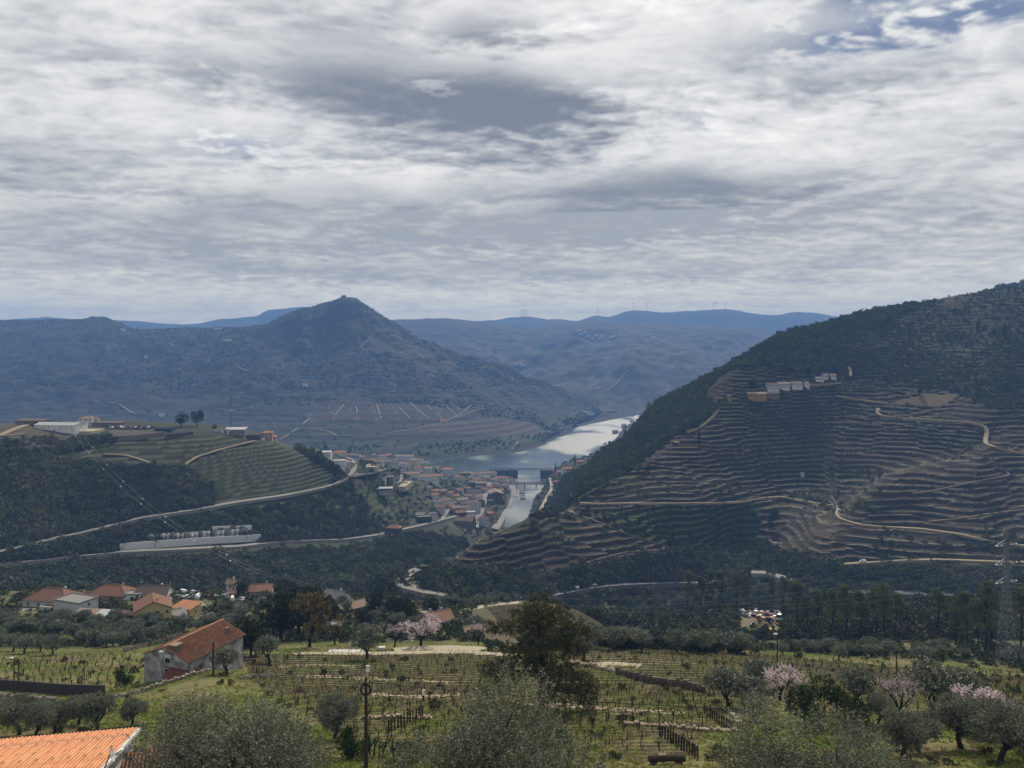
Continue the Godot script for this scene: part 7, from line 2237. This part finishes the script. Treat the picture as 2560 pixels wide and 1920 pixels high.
func vines_and_stakes():
	var T := S.near as Sheet
	# bare pruned vines: three shapes
	var shapes := []
	for k in 5:
		var b := MB.new()
		var p := Vector3(0, -0.15, 0)
		var top := Vector3(rng.randf_range(-0.18, 0.18), rng.randf_range(0.55, 0.75), rng.randf_range(-0.1, 0.1))
		limb(b, p, top, 0.065, 0.05, 0.2, 5)
		for q in rng.randi_range(2, 3):
			var s := 1.0 if q % 2 else -1.0
			var e := top + Vector3(s * rng.randf_range(0.25, 0.5), rng.randf_range(0.1, 0.45), rng.randf_range(-0.2, 0.2))
			limb(b, top, e, 0.04, 0.02, 0.2, 4)
			b.bar(e, e + Vector3(s * 0.12, rng.randf_range(0.15, 0.4), 0.05), 0.02, 0.008)
		shapes.push_back(b.mesh())
	var st := []
	for k in 2:
		var b := MB.new()
		b.bar(Vector3(0, -0.3, 0), Vector3(rng.randf_range(-0.06, 0.06), 1.35 + k * 0.25, rng.randf_range(-0.05, 0.05)), 0.085, 0.065)
		st.push_back(b.mesh())
	# rows along the contour over both vineyards; the largest in view are individuals
	var spots := []
	var stakes := []
	for r in 78:
		var z := 84.0 + r * 2.3 if r < 27 else 146.2 + (r - 27) * 3.4
		if z > 218.0: break
		var x := -140.0
		while x < 190.0:
			x += 1.9 + rng.randf_range(-0.25, 0.25)
			var xx := x
			var zz := z + row_bend(x) + rng.randf_range(-0.15, 0.2)
			var e := T.h(xx, zz)
			var u := CU + xx / zz * F
			var v := HV + (CH - e) / zz * F
			var ok := inside("vines", u, v) or (u < 330 and u > -100 and v > 1640 and v < 1718)
			if not ok or u > 2620: continue
			if inside("gap", u, v) : continue
			if rng.randf() < 0.12: continue
			var p := Vector3(xx, e, -zz)
			var s := rng.randf_range(0.8, 1.3)
			spots.push_back([zz, Transform3D(Basis(Vector3.UP, rng.randf_range(-0.7, 0.7) + (PI if rng.randf() < 0.5 else 0.0)).scaled(Vector3.ONE * s), p)])
			if rng.randf() < (0.10 if u > 600 else 0.35): stakes.push_back([zz, Transform3D(Basis.from_euler(Vector3(rng.randf_range(-0.1, 0.1), rng.randf() * 3.0, rng.randf_range(-0.1, 0.1))).scaled(Vector3.ONE * rng.randf_range(0.75, 1.15)), p + Vector3(0.2, 0, 0.1))])
	spots.sort_custom(func(a, b): return a[0] < b[0])
	stakes.sort_custom(func(a, b): return a[0] < b[0])
	for k in mini(300, spots.size()):
		var o := MeshInstance3D.new()
		o.name = numbered("grape_vine")
		o.mesh = shapes[k % 5]
		o.material_override = M.darkbark
		add_child(o)
		o.transform = spots[k][1]
		tag(o, "bare dark pruned grape vine on the nearer rows of the slope", "grape vine", "bare vines of the near rows")
	var rest := [[], [], [], [], []]
	for k in range(300, spots.size()): rest[k % 5].push_back(spots[k][1])
	for k in 5: stuff("far_vine_rows", shapes[k], M.darkbark, rest[k], [], null, "rows of bare vines farther up the slope")
	for k in mini(260, stakes.size()):
		var o := MeshInstance3D.new()
		o.name = numbered("vine_stake")
		o.mesh = st[k % 2]
		o.material_override = M.wood
		add_child(o)
		o.transform = stakes[k][1]
		tag(o, "dark wooden stake among the bare vines", "stake", "stakes of the vineyard")
	# three short lines of thick old posts
	for q in [[1649, 1838, 1744, 1898, 15, "thick grey post in the line running down to the log", "line of thick posts above the log", 1.5], [1763, 1788, 1828, 1830, 12, "thick post in the line beside the lone olive tree", "line of posts beside the lone olive", 1.5], [972, 1832, 1056, 1792, 12, "thick post in the line above the prickly pear", "line of posts above the prickly pear", 1.7]]:
		for k in q[4]:
			var f: float = float(k) / (q[4] - 1)
			var p := T.hit(lerpf(q[0], q[2], f), lerpf(q[1], q[3], f))
			var t := thing("vine_post", q[5], "post", p, rng.randf() * 3.0, q[6])
			t.rotation.x = rng.randf_range(-0.06, 0.06)
			part("post", unit_box(Vector3(0.19, q[7] + 0.6, 0.17)), M.wood, t, Vector3(0, q[7] * 0.5 - 0.3, 0))
	# grass tufts
	var tuft := []
	for k in 3:
		var sp := spray(12, 0.05, 0.30, 0.045, 0.75)
		tuft.push_back(sprays_mesh([sp], [Transform3D.IDENTITY], PackedColorArray([Color.WHITE])))
	var where := [[], [], []]
	var tints := [[], [], []]
	for k in 80000:
		var zz := 62.0 * pow(240.0 / 62.0, rng.randf())
		var u := rng.randf_range(-80, 2640)
		var xx := (u - CU) / F * zz
		var p := nz.get_noise_2d(xx * 4.0 + 90.0, zz * 4.0)
		var ph := row_phase(xx, zz)
		if (ph < 0.24 or ph > 0.9) and inside("vines", u, HV + (CH - T.h(xx, zz)) / zz * F): continue
		if p + rng.randf_range(-0.35, 0.35) < -0.12: continue
		var s := rng.randf_range(0.6, 1.5) * (1.0 if zz < 130 else 0.9)
		where[k % 3].push_back(Transform3D(Basis(Vector3.UP, rng.randf() * 6.0).scaled(Vector3(s * 1.3, s, s * 1.3)), Vector3(xx, T.h(xx, zz) - 0.02, -zz)))
		var g := rng.randf_range(0.6, 1.3)
		tints[k % 3].push_back(Color(0.17 * g, 0.21 * g, 0.04 * g) if rng.randf() < 0.62 + p else Color(0.24 * g, 0.21 * g, 0.08 * g))
	for k in 3: stuff("grass", tuft[k], M.leaf, where[k], tints[k], null, "tufts of green and dry grass between the vines")

func pads():
	# prickly pear: flat oval pads growing one out of the other
	var T := S.near as Sheet
	var at := T.hit(945, 1895)
	var t := thing("prickly_pear", "dense dark green prickly pear clump beside the lamp post", "cactus", at)
	var oval := SphereMesh.new()
	oval.radius = 0.5
	oval.height = 1.0
	oval.radial_segments = 10
	oval.rings = 6
	var green := [lin(0.035, 0.055, 0.018, 0.6), lin(0.05, 0.07, 0.022, 0.6), lin(0.028, 0.042, 0.016, 0.6)]
	var open := []
	for k in 16: open.push_back([Vector3(rng.randf_range(-3.0, 2.6), 0, rng.randf_range(-1.2, 1.2)), Vector3(rng.randf_range(-0.3, 0.3), 1, rng.randf_range(-0.3, 0.3)).normalized(), 0])
	var made := 0
	while open and made < 190:
		var q: Array = open.pop_front()
		var l := rng.randf_range(0.42, 0.65)
		var y: Vector3 = q[1]
		var o := part("pad", oval, green[made % 3], t)
		o.transform = Transform3D(facing(y, rng.randf() * TAU).scaled_local(Vector3(l * 0.5, l, 0.10)), q[0] + y * l * 0.45)
		made += 1
		if q[2] < 5:
			for k in rng.randi_range(1, 2 if q[2] else 3): open.push_back([q[0] + y * l * 0.86, (y + rdir() * 0.55 + Vector3.UP * 0.15).normalized(), q[2] + 1])

# ---------------------------------------------------------------- trees and shrubs
func vegetation():
	var T := S.near as Sheet
	cedar()
	# olives close to the viewpoint
	for q in [["bigolive", 1262, 28.0, 251.8, 1.06, 0.4, "big silvery olive tree in the bottom middle"], ["bigolive2", 1160, 31.0, 247.0, 0.80, 2.0, "smaller silvery olive tree leaning against the big middle one"], ["bigolive", 1360, 33.0, 246.8, 0.80, 3.6, "olive tree at the right flank of the big middle one"],
		["bigolive2", 565, 42.0, 241.2, 1.40, 1.0, "wide dark olive tree over the brown roof at lower left"], ["bigolive", 655, 46.0, 238.8, 1.28, 5.0, "olive tree between the wide dark one and the lamp post"], ["bigolive2", 2030, 36.0, 243.2, 1.32, 4.2, "large olive tree at the bottom right of the slope"], ["bigolive", 1915, 40.0, 240.0, 0.9, 0.9, "lower olive tree left of the large bottom right one"], ["bigolive2", 2170, 42.0, 240.2, 1.1, 3.1, "lower olive tree right of the large bottom right one"]]:
		var x: float = (q[1] - CU) / F * q[2]
		plant(q[0], "olive_tree", q[6], "olive tree", Vector3(x, minf(q[3], T.h(x, q[2])), -q[2]), q[4], q[5])
	for q in [["midolive", 840, 1846, 0.94, 1.0, "leaning olive tree just left of the lamp post"], ["midolive2", 40, 1838, 0.89, 2.0, "grey olive tree at the left edge above the tiled roof"], ["midolive", 140, 1832, 0.73, 3.0, "second grey olive tree above the tiled roof"], ["midolive2", 240, 1828, 0.85, 0.4, "third grey olive tree above the tiled roof, beside the wide dark one"], ["midolive2", 95, 1846, 0.78, 5.2, "grey olive tree at the lower edge of the left grove"], ["midolive", 200, 1812, 0.74, 2.2, "olive tree at the back of the left grove"], ["midolive", 330, 1815, 0.64, 0.9, "olive tree rising behind the wide dark one"], ["midolive2", -30, 1815, 0.73, 0.2, "olive tree cut by the left edge"],
		["midolive", 2262, 1900, 0.94, 1.4, "olive tree with a thick dark trunk at lower right"], ["midolive2", 2296, 1880, 0.78, 2.2, "olive tree with a forked trunk at lower right"], ["midolive", 2400, 1872, 1.10, 3.2, "broad olive tree at lower right with hidden trunk"], ["midolive2", 2515, 1908, 1.10, 4.0, "olive tree with a bare leaning trunk near the right edge"], ["midolive", 2560, 1900, 0.98, 5.0, "olive tree cut by the right edge"], ["midolive2", 2200, 1815, 0.72, 4.4, "olive tree behind the dark glossy tree"], ["midolive", 1880, 1800, 0.68, 4.9, "small olive tree left of the dark glossy tree"]]:
		plant(q[0], "olive_tree", q[5], "olive tree", T.hit(q[1], q[2]), q[3], q[4])
	plant("citrus", "glossy_tree", "dark glossy broadleaf tree above the large right olive", "tree", T.hit(2050, 1822), 1.35, 0.3, "", 1.1)
	plant("citrus", "glossy_tree", "low dark glossy bush right of the glossy tree", "tree", T.hit(2150, 1850), 1.0, 1.3)
	plant("citrus", "glossy_tree", "small glossy green bush at the foot of the lamp post", "bush", T.hit(880, 1896), 0.7, 2.3)
	plant("citrus", "glossy_tree", "young leafy tree beside the barn door", "tree", T.hit(312, 1722), 0.85, 2.9, "", 0.7)
	for q in [["almond", 1950, 1750, 1.5, 0.3, 1.15, "almond tree full of pink blossom round the wooden pole"], ["sparsealmond", 2245, 1805, 1.45, 1.3, 1.1, "sparse almond tree with bare branches and few blossoms"], ["almond2", 2470, 1845, 1.45, 2.3, 1.2, "white blossomed almond tree at the right edge"], ["almond2", 1050, 1622, 2.2, 0.9, 1.15, "bright pale almond tree in full blossom beyond the sandy track"], ["sparsealmond", 986, 1622, 1.55, 2.9, 1.0, "thinly blossomed almond tree left of the bright pale one"], ["sparsealmond2", 1195, 1612, 1.5, 0.2, 1.0, "thin pink almond tree behind the cedar"], ["sparsealmond2", 600, 1540, 1.2, 0.2, 1.2, "greyish bare almond tree below the riverside scrapyard"]]:
		plant(q[0], "almond_tree", q[6], "almond tree", T.hit(q[1], q[2]), q[3], q[4], "", q[5])
	for q in [[1815, 1768, 1.22, 0.5, "lone round olive tree standing right of the stone wall"], [670, 1658, 1.25, 1.5, "round olive tree at the left edge of the vineyard"], [918, 1648, 1.55, 2.5, "wide olive tree on the sandy track with a dark trunk"], [564, 1688, 1.0, 0.9, "small olive tree right of the thick wooden pole"], [1895, 1722, 1.1, 1.9, "olive tree left of the pink almond"], [640, 1640, 1.0, 2.9, "low olive left of the round one by the vineyard"], [2140, 1762, 1.15, 3.9, "olive tree in front of the right vineyard rows"], [2330, 1790, 1.55, 4.9, "broad olive tree below the right vineyard rows"], [2405, 1780, 1.3, 5.9, "olive tree beside the white blossomed almond"], [1240, 1700, 0.8, 5.0, "olive half hidden behind the cedar"], [1460, 1650, 1.2, 5.0, "small olive tree right of the cedar"], [1880, 1775, 1.0, 3.0, "olive under the pink almond tree"]]:
		plant("olive", "olive_tree", q[4], "olive tree", T.hit(q[0], q[1]), q[2], q[3], "", 1.05)
	for q in [["oak", 705, 1604, 2.35, 0.2, "tall dark evergreen oak in the middle of the flat"], ["oak2", 748, 1598, 2.2, 1.2, "dark evergreen oak behind the brown leaved one"], ["oak2", 795, 1592, 1.7, 1.9, "dark oak right of the brown leaved one"], ["brownoak", 775, 1618, 1.75, 0.6, "brown leaved oak in front of the dark oaks"], ["brownoak2", 838, 1612, 1.0, 1.6, "low russet bush tree right of the brown leaved oak"], ["oak", 600, 1650, 1.3, 2.2, "dark tree at the far end of the farm barn"], ["oak2", 625, 1640, 1.0, 2.9, "dark bushy tree beyond the farm barn"], ["oak", 49, 1612, 0.95, 0.2, "small round dark tree on a thin stem at the far left"], ["oak2", 600, 1492, 0.95, 0.9, "round dark tree beside the pale tower house"], ["oak", 930, 1540, 1.35, 1.4, "large dark tree on the river flat above the almonds"], ["oak2", 978, 1545, 1.1, 2.4, "dark tree right of the large one on the river flat"], ["oak", 1082, 1540, 1.0, 3.4, "dark round tree behind the blue house"], ["oak2", 1010, 1560, 1.3, 3.0, "green tree left of the blue house"], ["oak", 915, 1572, 1.0, 5.0, "dark tree behind the crossbar pole"]]:
		plant(q[0], "oak_tree", q[5], "tree", T.hit(q[1], q[2]), q[3], q[4])
	# pines: right of the scrapyard, and the farther ones
	var n := 0
	for q in [[1991, 1586, 1462], [2018, 1590, 1498], [2050, 1588, 1480], [2081, 1592, 1482], [2119, 1604, 1476], [2153, 1600, 1486], [2190, 1600, 1478], [2214, 1604, 1472], [2236, 1598, 1490], [2344, 1592, 1480], [2388, 1612, 1500], [2420, 1620, 1490], [2444, 1628, 1505], [2461, 1628, 1468], [2480, 1620, 1500], [2553, 1628, 1480], [2585, 1626, 1490], [1716, 1538, 1434], [1752, 1530, 1440], [1782, 1526, 1428], [1808, 1522, 1424], [1842, 1520, 1430], [1868, 1520, 1440], [1632, 1580, 1500], [1958, 1530, 1448], [1930, 1512, 1440]]:
		var p := T.hit(q[0], q[1])
		var hgt: float = (q[1] - q[2]) / F * -p.z
		plant(["pine", "pine2", "pine3"][n % 3], "pine_tree", ["tall straight pine in the row beyond the right vineyard", "tall pine on the wooded slope left of the scrapyard"][int(q[0] < 1975)], "pine tree", p, hgt / 19.5, rng.randf() * 6.0, ["pines beyond the right vineyard", "pines on the wooded slope"][int(q[0] < 1975)])
		n += 1
	# olive groves
	poly("g1", [20, 1570, 330, 1576, 420, 1590, 420, 1600, 330, 1626, 200, 1640, 60, 1640, -60, 1625, -60, 1575])
	poly("g2", [420, 1555, 640, 1545, 690, 1600, 560, 1600, 440, 1580])
	poly("g3", [1880, 1615, 2240, 1612, 2500, 1640, 2640, 1650, 2640, 1690, 2400, 1668, 2180, 1654, 1960, 1648])
	poly("g4", [860, 1545, 1000, 1555, 1190, 1560, 1200, 1610, 1100, 1610, 840, 1600])
	poly("g5", [1100, 1512, 1290, 1500, 1290, 1508, 1120, 1524])
	poly("g6", [-80, 1530, 480, 1560, 480, 1572, -80, 1572])
	poly("g7", [1430, 1600, 1620, 1612, 1880, 1612, 1880, 1636, 1640, 1630, 1440, 1622])
	poly("g8", [520, 1500, 1000, 1515, 1000, 1545, 560, 1545])
	for g in [["g1", 44, "grey green olive tree in the grove left of the farm barn", "olive grove left of the farm barn"], ["g2", 16, "olive tree behind the far end of the farm barn", "olives behind the farm barn"], ["g3", 30, "round olive tree in the line above the right vineyard", "olives above the right vineyard"], ["g4", 20, "olive tree in the gardens around the blue house", "olives around the blue house"], ["g5", 14, "small olive tree on the rise beside the farm track", "olives on the rise"], ["g6", 22, "olive tree on the grass below the villas", "olives below the villas"], ["g7", 34, "bushy olive tree along the lower edge of the wood", "olives along the wood edge"], ["g8", 26, "olive tree on the flat in front of the scrapyard", "olives before the scrapyard"]]:
		var made := 0
		var tries := 0
		var box := Rect2(pol[g[0]][0], Vector2.ZERO)
		for p in pol[g[0]]: box = box.expand(p)
		while made < g[1] and tries < 900:
			tries += 1
			var u := rng.randf_range(box.position.x, box.end.x)
			var v := rng.randf_range(box.position.y, box.end.y)
			if not inside(g[0], u, v): continue
			made += 1
			var p := T.hit(u, v)
			plant(["olive", "olive2", "olive3"][made % 3], "olive_tree", g[2], "olive tree", p, rng.randf_range(0.75, 1.15) * (0.8 if g[0] in ["g3", "g5"] else 1.0), rng.randf() * 6.0, g[3], rng.randf_range(0.95, 1.25))
	# scrub
	var green := [Color(0.067, 0.083, 0.042), Color(0.087, 0.102, 0.055), Color(0.104, 0.116, 0.070), Color(0.090, 0.107, 0.048)]
	var mixed := [Color(0.100, 0.095, 0.064), Color(0.090, 0.090, 0.058), Color(0.067, 0.082, 0.044), Color(0.084, 0.100, 0.054), Color(0.072, 0.090, 0.044), Color(0.102, 0.118, 0.059), Color(0.118, 0.131, 0.077), Color(0.128, 0.125, 0.077)]
	var far_mix := [Color(0.052, 0.060, 0.036), Color(0.062, 0.064, 0.042), Color(0.056, 0.062, 0.038), Color(0.050, 0.058, 0.034)]
	var kinds := [bush_mesh(34, 0.55, Color(1, 1, 1)), bush_mesh(30, 0.5, Color(1, 1, 1), 1.2), bush_mesh(30, 0.6, Color(1, 1, 1), 0.7)]
	scatter(S.left, 20000, func(u, v, e, z): return z < 905 and v > 1100 and not inside("left_vines", u, v) and (not inside("left_bare", u, v) or rng.randf() < 0.12) and not (inside("left_low", u, v) and rng.randf() < 0.72) and near_road(u, v) > 1.0, 1.3, 3.0, mixed, kinds, "hillside_scrub", "dense dark scrub on the hillside across the valley")
	scatter(S.left, 800, func(u, v, e, z): return z > 900 and z < 1700 and u > 900 and e > 3.0 and near_road(u, v) > 1.0, 1.0, 2.4, mixed + [Color(0.07, 0.09, 0.03)], kinds, "town_greenery", "garden bushes and trees between the town houses")
	scatter(S.right, 14000, func(u, v, e, z): return inside("shrub_side", u, v) or (u < 1620 and z > 850 and e > 6.0), 1.1, 2.5, green, kinds, "ridge_scrub", "dark evergreen scrub on the steep side above the river")
	scatter(S.right, 8500, func(u, v, e, z): return inside("shrub_low", u, v) and z > 505 and near_road(u, v) > 1.0, 1.0, 2.5, mixed, kinds, "foothill_scrub", "scrub and bushes at the foot of the terraced hill")
	scatter(S.right, 4200, func(u, v, e, z): return z > 480 and near_road(u, v) > 1.0, 1.3, 3.2, mixed, kinds, "valley_scrub", "scrub on the lowest slope below the main valley road", Vector2i(2, 44))
	scatter(S.right, 520, func(u, v, e, z): return inside("grove", u, v), 0.8, 1.4, [Color(0.045, 0.055, 0.03), Color(0.036, 0.044, 0.024)], kinds, "terrace_olives", "small olive trees on the green terraces")
	scatter(S.right, 1500, func(u, v, e, z): return v < 1460 and z < 1260 and (nz.get_noise_2d((u - CU) / F * z * 0.8 + 333.0, z * 0.8) > 0.10 or inside("upper", u, v)), 0.7, 1.6, mixed, kinds, "terrace_scrub", "bushes growing along the terrace banks")
	scatter(S.right, 5200, func(u, v, e, z): return inside("upper", u, v) and z < 1260 and nz.get_noise_2d((u - CU) / F * z * 0.8, z * 0.8) > -0.35, 0.6, 1.5, mixed, kinds, "upper_scrub", "low scrub covering the upper terraces", Vector2i(150, 600))
	scatter(S.right, 9000, func(u, v, e, z): return z < 1200 and v < 1450 and v > 880 and not inside("shrub_side", u, v) and not inside("shrub_low", u, v) and not inside("upper", u, v), 0.2, 0.36, [Color(0.075, 0.060, 0.044), Color(0.095, 0.078, 0.055), Color(0.062, 0.058, 0.036)], [bush_mesh(9, 0.7, Color(1, 1, 1))], "terrace_vines", "bare vine rows along the terraces", Vector2i(60, 600))
	scatter(S.near, 3400, func(u, v, e, z): return z > 268 and z < 465 and inside("wood", u, v) and not inside("yard", u, v), 1.2, 2.9, mixed + [Color(0.055, 0.064, 0.042)], kinds, "wood_undergrowth", "mixed undergrowth of the wooded slope")
	scatter(S.near, 1500, func(u, v, e, z): return z > 232 and z < 425 and u < 1420 and not inside("knoll", u, v), 0.5, 1.7, mixed + [Color(0.06, 0.075, 0.03), Color(0.06, 0.07, 0.045)], kinds, "flat_scrub", "bushes and hedges on the river flat")
	scatter(S.near, 900, func(u, v, e, z): return z > 222 and z < 300 and u > 1750 and not inside("wood", u, v), 0.4, 1.5, [Color(0.07, 0.085, 0.035), Color(0.085, 0.10, 0.035), Color(0.06, 0.07, 0.045)], kinds, "grove_grass", "grass and low bushes under the olives beyond the right vineyard")
	scatter(S.near, 500, func(u, v, e, z): return z > 50 and z < 215 and v > 1640, 0.2, 0.55, [Color(0.06, 0.07, 0.03), Color(0.09, 0.075, 0.04)], kinds, "weeds", "weeds and low bushes in the vineyard")
	scatter(S.near, 700, func(u, v, e, z): return z > 200 and z < 228 and u > 1200 and (u < 1800 or rng.randf() < 0.15), 0.5, 1.4, [Color(0.055, 0.066, 0.04), Color(0.04, 0.05, 0.025)], kinds, "vineyard_hedge", "hedge of bushes behind the vineyard edge")
	scatter(S.far, 15000, func(u, v, e, z): return e > 4 and z < 3900 and (e > 130 or e < 24 or inside("m_dark", u, v) or rng.randf() < 0.05) and not inside("m_plot", u, v) and not inside("m_rows", u, v) and not inside("m_field", u, v) and not inside("m_field2", u, v) and not inside("m_field3", u, v) and (nz.get_noise_2d((u - CU) / F * z * 0.5, z * 0.5 + 60.0) < 0.2 + rng.randf_range(-0.3, 0.3) or v < 810), 1.2, 2.6, far_mix, kinds, "far_bank_wood", "scrub and woodland on the far bank hill")
	scatter(S.top, 300, func(u, v, e, z): return z > 1700 and z < 1790, 1.5, 4.5, mixed, kinds, "hilltop_trees", "trees on the distant hilltop skyline")
	# knoll rows
	var rows := []
	for k in 7000:
		var r := k % 60
		var p := T.hit(1205 + r * 6.6 + (k / 60) * 0.8 + rng.randf_range(-0.6, 0.6), 1506 + (k / 60) * 0.85 + r * 0.45)
		var u := CU + p.x / -p.z * F
		if not inside("knoll", u, HV + (CH - p.y) / -p.z * F): continue
		rows.push_back(Transform3D(Basis(Vector3.UP, rng.randf() * 6.0).scaled(Vector3.ONE * rng.randf_range(0.12, 0.22)), p))
	stuff("knoll_vines", kinds[2], M.leaf, rows, rows.map(func(_t): return Color(0.085, 0.068, 0.04)), null, "rows of young vines on the ploughed knoll")

var road_lines := [[-190, 1428, 0, 1413, 120, 1402, 300, 1383, 480, 1375, 600, 1369, 853, 1352, 932, 1342, 1068, 1312, 1138, 1293], [-190, 1400, 0, 1383, 98, 1358, 253, 1323, 348, 1298, 475, 1279, 600, 1257, 700, 1243, 806, 1222, 868, 1195, 886, 1162, 858, 1138], [299, 1372, 440, 1362, 652, 1350], [1186, 1322, 1198, 1285, 1211, 1243, 1222, 1208], [1236, 1328, 1265, 1280, 1282, 1236], [1362, 1494, 1440, 1479, 1560, 1464, 1790, 1461], [1120, 1500, 1010, 1478, 983, 1455, 1052, 1432], [2104, 1412, 2157, 1408, 2350, 1400, 2620, 1408]]
func near_road(u: float, v: float) -> float:
	if not pol.has("r0"):
		for k in road_lines.size(): poly("r%d" % k, road_lines[k])
	var best := 1e9
	for k in road_lines.size():
		var p: PackedVector2Array = pol["r%d" % k]
		if u < p[0].x - 40 and u < p[-1].x - 40: continue
		# crowns just below a road would hide it from the viewpoint side, so keep a wider strip clear downhill
		for j in p.size() - 1:
			var q := Geometry2D.get_closest_point_to_segment(Vector2(u, v), p[j], p[j + 1])
			var d := Vector2(u, v) - q
			best = minf(best, Vector2(d.x, d.y / (4.2 if d.y > 0.0 else 1.0)).length() / 5.5)
		if best < 1.0: break
	return best

func cedar():
	# the tall ragged conifer in the middle: flat tiers of drooping brown green sprays
	var T := S.near as Sheet
	var at := T.hit(1355, 1778)
	var k := -at.z / F / 3.16
	var t := thing("conifer", "tall ragged brown green conifer in the middle of the vineyard", "conifer", at)
	var b := MB.new()
	var X := func(x: float, y: float, z: float) -> Vector3: return Vector3((x - 488) * k, (1194 - y) * k, z * k)
	b.tube(PackedVector3Array([X.call(490, 1230, 0), X.call(488, 1000, 0), X.call(492, 850, 0), X.call(480, 700, 0), X.call(462, 560, 0), X.call(452, 440, 0), X.call(450, 350, 0)]), PackedFloat32Array([26 * k, 24 * k, 20 * k, 15 * k, 11 * k, 7 * k, 3 * k]), 9)
	var bl := []
	var sp := [[430, 400, 120, 70], [560, 400, 120, 62], [330, 430, 100, 50], [470, 340, 105, 38], [640, 425, 55, 36], [150, 525, 100, 44], [70, 520, 48, 34], [260, 500, 80, 44], [760, 515, 105, 44], [835, 560, 50, 44], [700, 570, 85, 50], [480, 520, 150, 80], [380, 620, 105, 70], [560, 640, 150, 80], [700, 690, 110, 70], [330, 760, 140, 52], [150, 850, 135, 60], [40, 850, 66, 50], [240, 905, 80, 50], [480, 790, 150, 70], [640, 860, 130, 70], [780, 900, 105, 60], [880, 970, 75, 62], [850, 1080, 80, 84], [760, 1020, 75, 72], [620, 1040, 60, 76], [865, 1180, 38, 36], [430, 880, 90, 50], [560, 960, 80, 60]]
	for q in sp:
		var side := 1.0
		for m in 2:
			var z := rng.randf_range(40, 190) * side * (1.0 - absf(q[0] - 488) / 620.0)
			side = -1.0
			var c: Vector3 = X.call(q[0] + rng.randf_range(-20, 20), q[1], z)
			bl.push_back([c.x, c.y, c.z, q[2] * k * 0.88, q[3] * k * 0.72, q[2] * k * 0.7])
			var ty: float = q[1] - 30.0
			limb(b, X.call(488 - (1194 - ty) * 0.045, minf(ty + 60.0, 1000.0), 0), c, 5.0 * k, 1.6 * k, 0.08)
	part("trunk", b.mesh(), M.darkbark, t)
	var sprs := []
	for q in 6: sprs.push_back(spray(14, 0.6, 0.42, 0.11, 0.8))
	part("crown", crown(bl, 2700, sprs, Color(0.070, 0.070, 0.030), -0.55, 0.22, 0.15), M.leaf, t)

# ---------------------------------------------------------------- wires
func wires():
	var top: Vector3 = S.lamp_top
	cable("overhead_cable", "black cable sagging from the lamp post down to the left house", top, px(-260, 1868, 44), 0.9, 0.035, M.cable)
	cable("overhead_cable", "black cable running from the lamp post across the right slope", top, px(2760, 1778, 92), 1.4, 0.035, M.cable)
	cable("overhead_cable", "thin cable dropping from the lamp post into the olives", top + Vector3(0, -0.5, 0), px(760, 1800, 62), 0.3, 0.018, M.cable)
	# the power line from the great pylon to the slender one and on across the valley
	var A: Vector3 = S.near.hit(2516, 1668)
	var B: Vector3 = S.right.hit(1239, 1500) + Vector3(0, 0, 60)
	var k := 0
	for q in [[37.0, 24.0], [31.4, 20.5], [25.8, 20.5]]:
		for s in [-1.0, 1.0]:
			k += 1
			cable("power_line", "grey power line strung from the great pylon to the slender one", A + Vector3(s * 3.8, q[0], s * 1.4), B + Vector3(s * 4.0, q[1], s), 9.0, 0.07, M.wire, "wires between the two pylons")
			cable("power_line", "grey power line leaving the great pylon past the right edge", A + Vector3(s * 4.2, q[0], s * 1.4), Vector3(330, 225, -120), 5.0, 0.05, M.wire, "wires leaving the great pylon")
	var C: Vector3 = S.near.hit(634, 1490)
	var D: Vector3 = S.left.hit(170, 1078)
	for s in [-1.0, 1.0]:
		var a := C + Vector3(s * 2.0, 12.6, 0)
		var b := D + Vector3(s * 4.0, 12.0, 0)
		cable("power_line", "power line with white marker balls climbing the left hillside", a, b, 16.0, 0.07, M.wire, "wires climbing the left hillside")
		cable("power_line", "thin power line crossing the dark valley floor", a, B + Vector3(s * 4.0, 22.0, 0), 8.0, 0.06, M.wire, "wires crossing the valley floor")
		for j in 8:
			var t := (j + (0.5 if s > 0 else 0.2)) / 8.5 + 0.03
			var m := thing("marker_ball", "white warning ball on the wires up the left hillside", "marker ball", a.lerp(b, t) + Vector3.DOWN * 16.0 * 4.0 * t * (1.0 - t), 0.0, "warning balls on the left wires")
			var ball := SphereMesh.new()
			ball.radius = 0.45
			ball.height = 0.9
			ball.radial_segments = 12
			ball.rings = 6
			part("ball", ball, M.marker, m)
